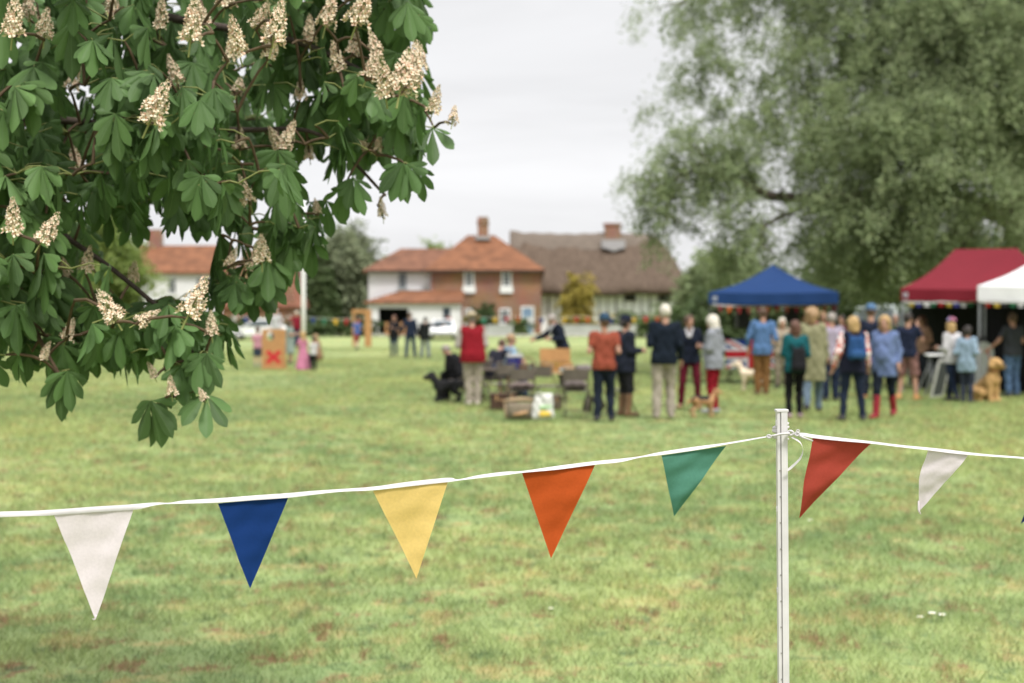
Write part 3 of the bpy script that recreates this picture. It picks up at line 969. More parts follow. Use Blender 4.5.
# ------------------------------------------------------------------ the big grey-green tree above the stalls
def poplar():
    D = 44.0
    base = at(1030, 320, D); base.z = 0
    t = empty('poplar_tree', base, 0, 'huge spreading grey green tree leaning over the stalls with leafy hanging boughs', 'tree')
    def P(px, py, dy=0.0):
        v = at(px, py, D + dy); return v - base
    mb = MB()
    # leaning main trunk, forking limbs
    mb.tube([(0, 0, -.2), P(1032, 300), P(1028, 250, .2), P(1020, 205, .2), P(998, 140, .3), P(975, 70, .2), P(965, -10), P(960, -120, .5)], [1.0, .78, .66, .58, .50, .42, .34, .16], bark, n=14)
    tr = mb.build('trunk', t)
    def bough(pts, rads, seed):
        m_ = MB(); m_.tube([P(*p) for p in pts], rads, bark, n=9)
        rr = random.Random(seed)
        for i in range(len(pts) - 1):
            for k in range(3):
                u = rr.random(); a = P(*pts[i]).lerp(P(*pts[i + 1]), u); r0 = rads[i] * .4
                b = a + Vector((rr.uniform(-1.2, .6), rr.uniform(-1, 1), rr.uniform(-.8, 1.0)))
                limb(m_, a, b, max(r0, .03), .012, .15, 4, 6, seed * 10 + i * 3 + k)
        m_.build('limb', t)
    bough([(1006, 215, .2), (960, 200, -1), (905, 192, -2), (850, 198, -2.6), (815, 200, -2.8), (770, 196, -3), (735, 178, -3), (690, 172, -3), (655, 188, -3)], [.34, .30, .25, .2, .17, .14, .10, .06, .03], 1)
    bough([(975, 80, .2), (900, 60, .5), (840, 45, 1.6)], [.2, .12, .04], 2)
    bough([(968, 0, .0), (900, -40, .6), (820, -50, .6), (740, -30, .6), (680, 5, .6)], [.28, .22, .16, .1, .03], 3)
    bough([(990, 140, .3), (930, 110, 1.5), (860, 120, 2.2), (800, 130, 3)], [.26, .2, .12, .05], 4)
    bough([(1010, 225, .2), (985, 200, -1.5), (968, 235, -2.6), (960, 262, -3)], [.22, .16, .10, .04], 5)
    bough([(1000, 180, .2), (1050, 120, -1), (1100, 60, -1)], [.3, .2, .1], 6)
    bough([(815, 200, -2.8), (765, 225, -3.4), (752, 262, -3.6)], [.09, .06, .02], 7)
    bough([(690, 172, -3), (668, 205, -3), (664, 238, -3)], [.05, .04, .015], 8)
    # (px, py, rx, ry, depth offset, weight)
    cl = [
        # dense right-hand mass
        (860, 215, 62, 42, -3, 1.1), (905, 165, 60, 42, -3.5, 1.0), (850, 130, 48, 34, -3.5, 1.1), (930, 120, 50, 36, -3, 1.0), (985, 110, 46, 44, -3, 1.0),
        (900, 60, 60, 44, -1.5, 1.0), (960, 40, 60, 50, -2, 1.0), (1015, 60, 50, 60, -2.5, 1.1), (840, 40, 50, 40, -1, .8), (920, 235, 46, 34, -2.5, 1.1), (870, 260, 44, 22, -1, 1.0),
        (960, 190, 40, 34, -2, .8), (1012, 185, 26, 30, -4, .9), (1030, 220, 20, 30, -4, .8), (1020, 150, 34, 40, -2, .8), (955, 250, 24, 26, -2.6, .8), (880, 0, 70, 50, 0, 1.0), (960, -40, 90, 60, 0, 1.0), (1060, -10, 70, 80, 0, 1.0), (1060, 110, 50, 70, 1, 1.0),
        (820, -40, 70, 46, .5, .8), (930, 90, 90, 80, 2.5, .9), (900, 180, 80, 60, 2.0, 1.0), (845, 160, 34, 60, 0, .9), (834, 235, 24, 50, 0, .9), (990, 20, 60, 60, 2.5, .8),
        # mid
        (800, 95, 34, 28, -1.5, .85), (770, 60, 28, 26, -2, .6), (755, 110, 36, 24, -2, .75), (790, 15, 40, 26, .5, .65), (735, 28, 28, 20, .5, .42), (815, 66, 34, 36, -1, .9), (818, 150, 16, 30, -1, .5), (775, 150, 20, 12, -1, .2),
        # left spray layers
        (715, 50, 26, 20, -2, .55), (700, 70, 24, 16, -2, .5), (672, 78, 22, 18, -2, .2), (655, 96, 16, 14, -2, .25), (690, 105, 24, 16, -2, .22), (665, 112, 20, 14, -2.2, .16), (720, 120, 20, 14, -2, .2),
        (735, 150, 24, 22, -3, .7), (700, 150, 30, 22, -3, .9), (668, 172, 26, 20, -3, .9), (735, 175, 32, 22, -3, .95), (700, 180, 30, 16, -3, .8), (662, 205, 18, 20, -3, .95), (668, 228, 13, 22, -3, .85), (646, 178, 14, 12, -3, .35), (640, 150, 14, 10, -3, .1),
        (748, 205, 28, 24, -3.2, .9), (738, 235, 22, 24, -3.4, .75), (760, 250, 18, 26, -3.5, .7), (740, 262, 20, 18, -3.4, .6), (775, 215, 14, 14, -3.2, .35), (768, 280, 12, 10, -4, .25), (790, 225, 14, 30, -3, .14), (800, 180, 16, 12, -3, .3), (726, 270, 16, 20, -3.2, .5), (785, 250, 12, 18, -3.2, .12),
        (665, 8, 26, 10, .6, .3), (690, 14, 20, 10, .6, .3), (650, 0, 20, 8, .6, .16), (720, -10, 50, 24, .6, .7),
        # beyond the frame, so that the crown is whole
        (880, -160, 110, 90, 0, .5), (1000, -180, 110, 100, 0, .5), (1110, 40, 60, 90, 0, .6), (1130, 160, 50, 50, 0, .5), (780, -100, 70, 50, 0, .5), (1100, -100, 70, 80, 0, .5),
    ]
    s = D / FPX
    cs = []
    for px, py, rx, ry, dy, w_ in cl:
        cs.append((tuple(P(px, py, dy)), (rx * s, min(max(rx, ry) * s * .9, 2.4), ry * s), w_))
    keep = None
    me = foliage_mesh('crown', cs, 400000, .112, g_grey, spray=.58, per=100, seed=77, aspect=.55, droop=.5)
    link_mesh('crown', me, t)
poplar()


# ------------------------------------------------------------------ horse chestnut in the foreground
def chestnut():
    CB = Vector((-5.2, 7.0, 0))
    t = empty('horse_chestnut_tree', CB, 0, 'flowering horse chestnut with drooping palmate leaves hanging into the left foreground', 'tree')
    lm = bpy.data.materials.new('chestnut_leaf'); lm.use_nodes = True
    nt = lm.node_tree; N = nt.nodes; L = nt.links; b = N['Principled BSDF']
    b.inputs['Roughness'].default_value = .48; b.inputs['Specular IOR Level'].default_value = .35
    uv = N.new('ShaderNodeUVMap'); sp = N.new('ShaderNodeSeparateXYZ'); L.new(uv.outputs['UV'], sp.inputs[0])
    def math_(op, a, bb=None):
        q = N.new('ShaderNodeMath'); q.operation = op
        for i, v in enumerate((a, bb)):
            if v is None: continue
            if isinstance(v, (int, float)): q.inputs[i].default_value = v
            else: L.new(v, q.inputs[i])
        return q.outputs[0]
    av = math_('ABSOLUTE', sp.outputs['Y'])
    mid = math_('LESS_THAN', av, .035)
    ph = math_('SUBTRACT', math_('MULTIPLY', sp.outputs['X'], 15.0), math_('MULTIPLY', av, 5.5))
    sv = math_('ABSOLUTE', math_('SUBTRACT', math_('FRACT', ph), .5))             # 0 at a vein
    vein = math_('SUBTRACT', 1.0, math_('MINIMUM', math_('MULTIPLY', sv, 5.0), 1.0))
    ge = N.new('ShaderNodeNewGeometry')
    tc = N.new('ShaderNodeTexCoord'); nz = N.new('ShaderNodeTexNoise'); nz.inputs['Scale'].default_value = 2.0; nz.inputs['Detail'].default_value = 3; L.new(tc.outputs['Object'], nz.inputs['Vector'])
    c1 = N.new('ShaderNodeMix'); c1.data_type = 'RGBA'; c1.inputs['A'].default_value = (.056, .120, .036, 1); c1.inputs['B'].default_value = (.112, .198, .056, 1)
    L.new(nz.outputs['Fac'], c1.inputs['Factor'])
    hs = N.new('ShaderNodeHueSaturation'); m1 = N.new('ShaderNodeMapRange'); m1.inputs['To Min'].default_value = .72; m1.inputs['To Max'].default_value = 1.45
    L.new(ge.outputs['Random Per Island'], m1.inputs['Value']); L.new(m1.outputs['Result'], hs.inputs['Value']); L.new(c1.outputs['Result'], hs.inputs['Color'])
    c2 = N.new('ShaderNodeMix'); c2.data_type = 'RGBA'; c2.inputs['B'].default_value = (.13, .21, .08, 1)
    L.new(math_('MAXIMUM', math_('MULTIPLY', mid, .8), math_('MULTIPLY', vein, .22)), c2.inputs['Factor']); L.new(hs.outputs['Color'], c2.inputs['A'])
    L.new(c2.outputs['Result'], b.inputs['Base Color'])
    bp = N.new('ShaderNodeBump'); bp.inputs['Strength'].default_value = .5; bp.inputs['Distance'].default_value = .003; bp.invert = True
    L.new(vein, bp.inputs['Height']); L.new(bp.outputs['Normal'], b.inputs['Normal'])
    trn = N.new('ShaderNodeBsdfTranslucent'); L.new(c2.outputs['Result'], trn.inputs['Color'])
    ms = N.new('ShaderNodeMixShader'); ms.inputs['Fac'].default_value = .34
    L.new(b.outputs['BSDF'], ms.inputs[1]); L.new(trn.outputs['BSDF'], ms.inputs[2]); L.new(ms.outputs['Shader'], N['Material Output'].inputs['Surface'])
    twig = mat('twig', (.09, .06, .035), rough=.9, var=.3, scale=20)
    stalk = mat('leaf_stalk', (.19, .21, .07), rough=.7)

    us = np.array([0, .12, .28, .45, .6, .72, .83, .93, 1.0])
    ws = np.array([.05, .17, .42, .74, .97, 1.04, .90, .48, 0.03])
    vs5 = np.array([-1, -.5, 0, .5, 1.0])
    rr = np.random.default_rng(5)
    VV, FF, UU = [], [], []
    nv = 0
    nu_, nc = len(us), 5
    I = np.arange(nu_ * nc).reshape(nu_, nc)
    Q0 = np.stack([I[:-1, :-1], I[:-1, 1:], I[1:, 1:], I[1:, :-1]], -1).reshape(-1, 4)
    uvg = np.stack(np.meshgrid(us, vs5, indexing='ij'), -1).reshape(-1, 2)
    stalks = MB()

    def leaflet(hub, d, nrm, Ln, Wd, curl, fold):
        nonlocal nv
        side = np.cross(d, nrm); side /= np.linalg.norm(side)
        u = uvg[:, 0]; v = uvg[:, 1]
        w_ = np.interp(u, us, ws) * Wd * .5 * (1 + .035 * np.sin(u * 40 + v * 7) + .05 * np.sin(u * 9 + v * 2 + nv))
        drop = curl * u * u * Ln
        pz = -np.abs(v) * w_ * fold + .012 * Ln * np.sin(u * 15 * math.pi + 0) * np.abs(v) * 0.9
        p = hub + d * (u * Ln)[:, None] + side * (v * w_)[:, None] + nrm * pz[:, None]
        p[:, 2] -= drop
        VV.append(p); FF.append(Q0 + nv); UU.append(uvg[Q0.ravel()])
        nv += len(p)

    def leaf(node, az, size, droop, pet, up=.1):
        """node: twig point; az: azimuth of the leaf stalk"""
        fwd = np.array([math.cos(az), math.sin(az), 0.0]); side = np.array([-math.sin(az), math.cos(az), 0.0])
        hub = np.array(node) + fwd * pet + np.array([0, 0, pet * up])
        mid_ = np.array(node) + fwd * pet * .5 + np.array([0, 0, pet * (up * .5 + .12)])
        stalks.tube([node, mid_, hub], [.0028, .0022, .002], stalk, n=4, caps=False)
        k = 7 if rr.random() < .55 else 5
        dr0 = droop
        f2 = math.cos(dr0) * fwd + np.array([0, 0, -math.sin(dr0)])
        n2 = math.sin(dr0) * fwd + np.array([0, 0, math.cos(dr0)])
        roll = rr.normal() * .25
        s2 = side * math.cos(roll) + n2 * math.sin(roll); n2 = n2 * math.cos(roll) - side * math.sin(roll)
        cup = R(rr.uniform(8, 30))
        for i in range(k):
            a = (i - (k - 1) / 2) * (R(250) / k if k == 7 else R(205) / k) + rr.normal() * .07
            ln = size * (1 - .46 * abs(a) / R(100)) * (.92 + .16 * rr.random())
            h = math.cos(a) * f2 + math.sin(a) * s2
            cu = cup + rr.normal() * .12
            d = h * math.cos(cu) - n2 * math.sin(cu)
            d[2] -= .22 * (.5 + rr.random()); d /= np.linalg.norm(d)
            nrm = n2 - d * (n2 @ d); nrm /= np.linalg.norm(nrm)
            leaflet(hub, d, nrm, ln, ln * (.31 + .07 * rr.random()), .02 + .20 * rr.random(), .15 + .5 * rr.random())

    # flower spikes: three shapes, each then copied
    pet_m = [mat('blossom_cream', (.68, .575, .43), rough=.7, var=.1, scale=30), mat('blossom_pink', (.62, .44, .33), rough=.7, var=.15, scale=30), mat('blossom_centre', (.52, .23, .10), rough=.7)]
    def panicle(seed):
        q = random.Random(seed); mb = MB()
        H = .19
        mb.tube([(0, 0, -.05), (0, 0, .08), (.004, 0, H)], [.0045, .0035, .0012], stalk, n=6)
        n = 58
        for i in range(n):
            tt = (i + .5) / n
            z = H * (.06 + .94 * tt)
            rad = (.047 * (1 - tt) ** .75 + .005) * q.uniform(.6, 1.2)
            a = i * 2.4 + q.uniform(-.3, .3)
            c = Vector((math.cos(a) * rad, math.sin(a) * rad, z + q.uniform(-.004, .004)))
            s = .0165 * (1 - .62 * tt ** 1.6) * q.uniform(.75, 1.15)
            if tt > .9: s *= .55
            out = Vector((math.cos(a), math.sin(a), .35)).normalized()
            t1 = out.cross(Vector((0, 0, 1))).normalized(); t2 = t1.cross(out)
            for k in range(5):
                b_ = k * 1.2566 + q.uniform(-.2, .2)
                e = t1 * math.cos(b_) + t2 * math.sin(b_); e2 = t1 * math.cos(b_ + 1.57) + t2 * math.sin(b_ + 1.57)
                p0 = c - out * s * .3; p1 = c + e * s * .8 + e2 * s * .42; p2 = c + e * s * 1.25 + out * s * .5; p3 = c + e * s * .8 - e2 * s * .42
                mb.add([p0, p1, p2, p3], [(0, 1, 2, 3)], pet_m[0] if q.random() < .74 else pet_m[1])
            mb.add([c + t1 * s * .25, c + t2 * s * .25, c - t1 * s * .25, c - t2 * s * .25, c + out * s * .3], [(0, 1, 4), (1, 2, 4), (2, 3, 4), (3, 0, 4)], pet_m[2])
            mb.bar((0, 0, z - .006), c, .0015, stalk)
        me = bpy.data.meshes.new('blossom'); me.from_pydata(mb.v, [], mb.f)
        for m_ in mb.mats: me.materials.append(m_)
        me.polygons.foreach_set('material_index', mb.m); me.update()
        return me
    PM = [panicle(s) for s in (1, 2, 3)]
    npan = [0]
    def put_panicle(p, s=1.0, lean=.26):
        o = link_mesh('blossom', PM[npan[0] % 3], t, Vector(p) - CB)
        o.rotation_euler = (rr.normal() * lean, rr.normal() * lean, rr.random() * 6.28); o.scale = (s * rr.uniform(.8, 1.05), s * rr.uniform(.8, 1.05), s * rr.uniform(.9, 1.1))
        npan[0] += 1

    # shoots that make the outline, read off the photograph: (px, py of the shoot, depth)
    W = lambda px, py, Y: np.array(at(px, py, Y))
    shoots = []
    manual = [(434, 128, 4.9), (420, 100, 5.0), (414, 60, 4.8), (402, 150, 4.9), (409, 166, 4.7), (378, 205, 4.9), (345, 185, 4.8), (300, 215, 4.9), (318, 205, 5.1), (285, 200, 4.8), (368, 150, 4.7), (390, 120, 4.8), (405, 100, 4.7), (420, 20, 5.0),
              (250, 225, 4.7), (262, 238, 4.9), (232, 240, 4.8), (280, 235, 5.0), (205, 215, 4.9), (235, 265, 4.9), (222, 205, 4.7),
              (175, 315, 4.6), (195, 320, 4.6), (205, 345, 4.7), (206, 352, 4.5), (160, 345, 4.6), (140, 345, 4.7), (112, 340, 4.6), (85, 345, 4.6), (170, 365, 4.6), (150, 320, 4.7),
              (200, 393, 4.5), (206, 405, 4.5), (183, 396, 4.55), (160, 405, 4.45), (58, 375, 4.4), (6, 355, 4.3), (32, 352, 4.5), (30, 310, 4.5), (65, 325, 4.6), (5, 310, 4.4), (100, 320, 4.6), (130, 320, 4.6), (70, 300, 4.7), (95, 305, 4.8), (120, 300, 4.9), (150, 305, 4.8), (175, 300, 4.9), (50, 285, 4.7), (25, 270, 4.7), (190, 330, 4.8), (110, 330, 4.5), (150, 350, 4.5), (80, 335, 4.5), (45, 335, 4.6), (15, 335, 4.6), (215, 325, 4.7), (195, 360, 4.6), (180, 345, 4.7), (60, 250, 4.9), (20, 240, 4.8), (250, 215, 5.0), (265, 222, 4.7), (245, 245, 4.8), (272, 255, 5.0), (222, 235, 4.8), (228, 262, 4.8), (250, 266, 4.9), (268, 258, 4.8), (285, 248, 4.9), (240, 282, 4.8), (262, 276, 4.9), (278, 266, 5.0), (290, 232, 4.9), (226, 286, 4.85), (252, 290, 4.9), (299, 228, 4.8), (310, 220, 4.9), (35, 300, 4.8), (85, 318, 4.7), (135, 335, 4.8), (165, 330, 4.8), (60, 345, 4.6)]
    for px, py, Y in manual: shoots.append((px, py, Y, 1))
    poly = [(-60, -60), (412, -60), (405, 20), (395, 55), (400, 90), (385, 125), (388, 150), (362, 175), (330, 168), (300, 185), (285, 205), (240, 210), (206, 215), (196, 232), (150, 205), (140, 225), (70, 235), (80, 300), (120, 300), (170, 300), (190, 330), (150, 335), (90, 330), (60, 320), (20, 330), (-60, 330)]
    holes = [(184, 264, 30, 26), (104, 258, 30, 28), (330, 205, 24, 24), (295, 165, 9, 14), (352, 120, 6, 8)]
    def inside(x, y):
        c = False
        for i in range(len(poly)):
            (x1, y1), (x2, y2) = poly[i], poly[i - 1]
            if (y1 > y) != (y2 > y) and x < (x2 - x1) * (y - y1) / (y2 - y1) + x1: c = not c
        return c and not any(((x - a) / p) ** 2 + ((y - b_) / q) ** 2 < 1 for a, b_, p, q in holes)
    while len(shoots) < len(manual) + 520:
        x, y = rr.uniform(-60, 430), rr.uniform(-60, 340)
        Y = 4.25 + 2.2 * rr.random() ** 1.3
        if x > 290: Y = 4.6 + 1.0 * rr.random()
        if inside(x, y) and inside(x, min(y + 20, 325 if x < 210 else y + 20)):
            shoots.append((x, y, Y, 0))
    PAN = [(a_, b_, h_, y_ - (.42 if h_ > 30 else .25)) for a_, b_, h_, y_ in [(148, 126, 58, 4.5), (190, 44, 52, 4.6), (178, 84, 34, 5.0), (240, 56, 44, 4.6), (228, 62, 30, 4.7), (272, 46, 50, 4.6), (268, 60, 30, 4.7), (240, 150, 26, 5.1), (250, 205, 34, 5.0), (283, 150, 34, 5.0),
                             (355, 28, 46, 4.8), (366, 80, 36, 4.9), (386, 98, 46, 4.8), (399, 96, 54, 4.8), (412, 84, 48, 4.85), (378, 60, 34, 4.95), (421, 72, 30, 5.0), (352, 56, 30, 5.0), (310, 44, 30, 5.0), (256, 30, 34, 4.8), (208, 30, 30, 4.9), (160, 30, 34, 5.0), (452, 124, 26, 5.0), (432, 114, 32, 5.0), (340, 72, 34, 5.1), (325, 28, 40, 5.0), (280, 148, 26, 5.1), (368, 150, 24, 5.1), (377, 155, 22, 5.0),
                             (12, 38, 46, 4.5), (44, 40, 34, 4.7), (70, 90, 32, 5.0), (13, 235, 42, 4.5), (40, 244, 40, 4.5), (78, 174, 32, 5.1), (85, 272, 30, 4.8), (68, 275, 24, 5.0), (117, 322, 44, 4.5), (136, 324, 32, 4.5), (187, 318, 52, 4.5), (66, 340, 24, 4.7),
                             (212, 336, 26, 4.7), (42, 360, 22, 4.6), (172, 396, 22, 4.6), (228, 268, 24, 4.9), (262, 264, 34, 4.9), (248, 270, 24, 5.0), (310, 160, 22, 5.3), (318, 215, 20, 5.2), (383, 218, 22, 5.1), (225, 8, 40, 5.0), (110, 20, 36, 5.0), (300, 100, 26, 5.2), (205, 400, 16, 4.6), (155, 378, 20, 4.8), (132, 282, 26, 5.2), (30, 20, 34, 5.0), (236, 95, 28, 5.0)]]
    def hides(hub):
        for dz in (0, -.06):
            q = (512 + hub[0] / hub[1] * FPX, 320 - (hub[2] + dz - EYE) / hub[1] * FPX)
            for a_, b_, h_, y_ in PAN:
                if hub[1] < y_ + .12 and abs(q[0] - a_) < h_ * .38 + 9 and b_ - h_ - 9 < q[1] < b_ + 2: return True
        return False
    nodes = []
    for px, py, Y, man in shoots:
        p = W(px, py, Y)
        nodes.append((p, man))
        nl = (2 if man else 3) + int(rr.random() * 2.2)
        if man == 1 and py > 385: nl = 1 + int(rr.random() * 1.8)
        a0 = rr.random() * 6.28
        # leaves mostly reach out towards the open side, where the light is
        for i in range(nl):
            az = a0 + i * 2.4 + rr.normal() * .3
            if i == 0: az = -math.pi / 2 + rr.normal() * .7
            pet_ = (.05 + .09 * rr.random()) * (.6 if man else 1)
            if hides(p + np.array([math.cos(az), math.sin(az), 0]) * pet_): continue
            leaf(p, az, .124 * (.78 + .42 * rr.random()), R(rr.uniform(38, 84)), pet_, rr.uniform(-.2, .6))
    # flower spikes at the places the photograph shows them (px, py of the foot, height in px)
    for px, py, hpx, Y in PAN:
        put_panicle(W(px, py, Y), hpx / FPX * Y / .19 * .96)
    # the rest of the crown, above and to the left of the view
    for i in range(420):
        a = rr.random() * 6.28; e = rr.random() ** .6
        x = CB.x + math.cos(a) * e * 4.0; y = CB.y + math.sin(a) * e * 3.6
        z = rr.uniform(2.6, 8.6)
        rad = 1 - ((z - 4.6) / 4.3) ** 2 * .8
        x = CB.x + (x - CB.x) * max(.2, rad); y = CB.y + (y - CB.y) * max(.2, rad)
        px = 512 + x / y * FPX; py = 320 - (z - EYE) / y * FPX
        if y < 3.6 or (px > -70 and py > -70): continue
        p = np.array([x, y, z]); nodes.append((p, 0))
        for k in range(3): leaf(p, rr.random() * 6.28, .2, R(rr.uniform(35, 75)), .1, .2)
    VVc = np.concatenate(VV) - np.array(CB)
    FFc = np.concatenate(FF)
    link_mesh('crown', np_mesh('crown', VVc, FFc, np.full(len(FFc), 4), lm, smooth=True, uv=np.concatenate(UU)), t)
    stalks.v = [tuple(Vector(v) - CB) for v in stalks.v]
    stalks.build('leaf_stalks', t, fix=False)
    # trunk, boughs and twigs
    mb = MB()
    mb.tube([(0, 0, -.2), (.05, 0, .5), (.02, -.05, 1.4), (.15, 0, 2.6), (.05, .1, 4.5), (.1, 0, 7.0)], [.44, .34, .30, .27, .2, .07], bark, n=14)
    mb.build('trunk', t)
    boughs = [
        [(-4.95, 6.95, 2.2), (-3.6, 6.1, 2.75), (-2.4, 5.5, 2.85)] + [tuple(W(*q)) for q in ((40, -10, 5.2), (180, 20, 5.1), (290, 40, 5.0), (360, 70, 4.95), (420, 105, 4.95))],
        [(-4.95, 6.95, 1.9), (-3.5, 6.0, 2.3), (-2.3, 5.4, 2.35)] + [tuple(W(*q)) for q in ((40, 120, 5.2), (150, 130, 5.1), (245, 130, 5.0), (320, 135, 5.0), (385, 195, 5.0))],
        [(-5.0, 6.9, 1.7), (-3.6, 5.8, 2.0), (-2.4, 5.1, 2.05)] + [tuple(W(*q)) for q in ((20, 220, 4.9), (85, 250, 4.8), (150, 300, 4.7), (185, 335, 4.65), (205, 398, 4.55))],
        [tuple(W(*q)) for q in ((150, 130, 5.1), (200, 190, 5.0), (240, 225, 4.95), (285, 230, 5.0))],
        [tuple(W(*q)) for q in ((20, 220, 4.9), (20, 290, 4.6), (40, 340, 4.5), (58, 372, 4.42))],
        [(-5.0, 7.0, 3.2), (-3.8, 6.6, 4.6), (-2.8, 6.4, 5.4)], [(-5.1, 7.0, 3.0), (-6.4, 7.8, 4.6), (-7.4, 8.4, 5.2)], [(-5.1, 7.0, 2.8), (-6.2, 5.8, 4.2), (-7.0, 5.0, 4.6)], [(-5.1, 7.0, 4.0), (-4.6, 8.2, 5.6), (-4.2, 9.0, 6.2)],
    ]
    allp = []
    for k, bo in enumerate(boughs):
        m_ = MB(); pts = [Vector(p) - CB for p in bo]
        # smooth the polyline
        q = []
        for i in range(len(pts) - 1):
            p0, p1, p2, p3 = pts[max(i - 1, 0)], pts[i], pts[i + 1], pts[min(i + 2, len(pts) - 1)]
            for s in range(5):
                u = s / 5
                q.append(.5 * ((2 * p1) + (p2 - p0) * u + (2 * p0 - 5 * p1 + 4 * p2 - p3) * u * u + (3 * p1 - p0 - 3 * p2 + p3) * u ** 3))
        q.append(pts[-1])
        r0 = [.045, .032, .022, .018, .016, .12, .12, .12, .1][k]
        m_.tube(q, [r0 + (.005 - r0) * (i / (len(q) - 1)) ** .55 for i in range(len(q))], twig if k in (3, 4) else bark, n=8)
        m_.build('bough', t)
        allp += q
    A = np.array([tuple(p) for p in allp])
    mb = MB()
    NP = [np.array(p) - np.array(CB) for p, _ in nodes] + [np.array(W(px, py, Y)) - np.array(CB) for px, py, h_, Y in PAN]
    order = sorted(range(len(NP)), key=lambda i: np.linalg.norm(A - NP[i], axis=1).min())
    net = A.copy()
    for i in order:
        p = NP[i]
        back = net - p; dist = np.linalg.norm(back, axis=1)
        j = np.argmin(dist + .25 * np.maximum(0, net[:, 0] - p[0]))
        a = Vector(net[j]); b_ = Vector(p); L_ = (b_ - a).length
        net = np.vstack([net, p[None]])
        if L_ > 1.1 or L_ < .01: continue
        m1_ = a.lerp(b_, .5) + Vector((0, 0, .12 * L_))
        mb.tube([a, a.lerp(m1_, .6), m1_.lerp(b_, .4), b_], [.006, .005, .0045, .003], twig, n=5, caps=False)
    mb.build('twigs', t, fix=False)
chestnut()
# ------------------------------------------------------------------ post and bunting in the foreground
plastic = mat('white_plastic', (.56, .535, .55), rough=.45, var=.14, scale=9, spec=.4, bump=.05)
PD = 3.22
def fence_post():
    p = at(781.5, 410, PD); top = p.z
    t = empty('fence_post', (p.x, PD, 0), 0, 'white plastic fence post with small side lugs holding the bunting', 'post')
    t.rotation_euler = (0, -.010, 0); t.location.x = p.x + .0145
    mb = MB()
    # ribbed channel section, turned a little
    w_, d_ = .0116, .010
    sec = [(-w_, -d_), (-w_ + .006, -d_ - .001), (-w_ + .0062, -d_ + .003), (-w_ + .0085, -d_ + .003), (-w_ + .0088, -d_ - .002), (w_ - .001, -d_ - .002), (w_, -d_), (w_, d_), (-w_, d_)]
    mb.prism(sec, -.25, top - .003, plastic, axis='z')
    mb.build('shaft', t)
    mb = MB(); mb.box((0, 0, top - .001), (.0275, .026, .006), plastic, bev=.0012)
    mb.build('cap', t)
    for py in (423, 509, 590):
        mb = MB(); z = at(777, py, PD).z
        mb.box((-w_ - .0005, -.003, z), (.004, .010, .013), plastic, bev=.0015)
        mb.build('lug', t)
    for k in range(9):
        mb = MB(); z = at(779, 470 + k * 26, PD).z
        mb.lathe([(.0016, 0), (.0016, .002)], mat('peg_hole', (.25, .24, .23)), (0, 0, 0), n=8)
        v = mb.v; mb.v = [(a - .0062, -d_ - .0001 - c, z + b) for a, b, c in v]
        mb.build('peg_hole', t)
    return t
fence_post()
def far_post(px, py, Y, label):
    p = at(px, py, Y)
    t = empty('fence_post', (p.x, Y + .012, 0), 0, label, 'post')
    mb = MB(); mb.box((0, 0, (p.z + .06) / 2 - .1), (.023, .02, p.z + .26), plastic, bev=.002); mb.build('shaft', t)
    mb = MB(); mb.box((0, 0, p.z + .063), (.0275, .026, .006), plastic, bev=.0012); mb.build('cap', t)
far_post(-140, 519, PD - .012 - 921 / 781 * .30, 'white plastic fence post at the left end of the bunting tape')
far_post(1180, 471, PD - .012 - 399 / 243 * .16, 'white plastic fence post at the right end of the bunting tape')


def tape_depth(px):
    return PD - .012 - (781 - px) / 781 * .30 if px < 781 else PD - .012 - (px - 781) / 243 * .16


TAPE = [(-140, 519, 8), (-60, 517, 8), (0, 514.5, 7.5), (30, 513.5, 7), (54, 512.5, 8), (95, 509.5, 8.5), (134, 507, 8), (155, 504, 4), (168, 503.4, 2.0), (185, 502, 4.5), (218, 500.5, 6), (252, 498, 6.5), (288, 495.5, 6.5), (312, 493, 5.5), (340, 490.5, 4.0), (373, 488.5, 5), (410, 484, 6.5), (448, 480, 6), (458, 480, 2.4), (480, 476.5, 4.5), (505, 473.5, 5), (522, 472, 3), (560, 467.5, 5.5), (595, 463, 5), (620, 460.5, 5), (640, 457, 2.4),
        (661, 453.5, 4.5), (695, 448.5, 5), (724, 444, 3), (745, 440.5, 2.6), (762, 437.5, 2.2), (770, 436.5, 2.2)]
TAPE2 = [(792, 434, 3), (803, 434.5, 5), (815, 436.5, 5.5), (842, 439.5, 5), (870, 442.3, 4), (900, 446, 3.8), (929, 449, 4.4), (950, 451.5, 5), (968, 453.5, 4.2), (990, 455.5, 3.4), (1024, 458, 3.2), (1060, 461.5, 4), (1100, 465, 4), (1180, 471, 4)]
ribbon_m = mat('white_tape', (.56, .535, .545), rough=.75, var=.06, scale=40, trans=.15)


def cat_rom(P, n):
    P = np.array(P, float); out = []
    for i in range(len(P) - 1):
        p0, p1, p2, p3 = P[max(i - 1, 0)], P[i], P[i + 1], P[min(i + 2, len(P) - 1)]
        for s in range(n):
            u = s / n
            out.append(.5 * ((2 * p1) + (p2 - p0) * u + (2 * p0 - 5 * p1 + 4 * p2 - p3) * u * u + (3 * p1 - p0 - 3 * p2 + p3) * u ** 3))
    out.append(P[-1])
    return np.array(out)


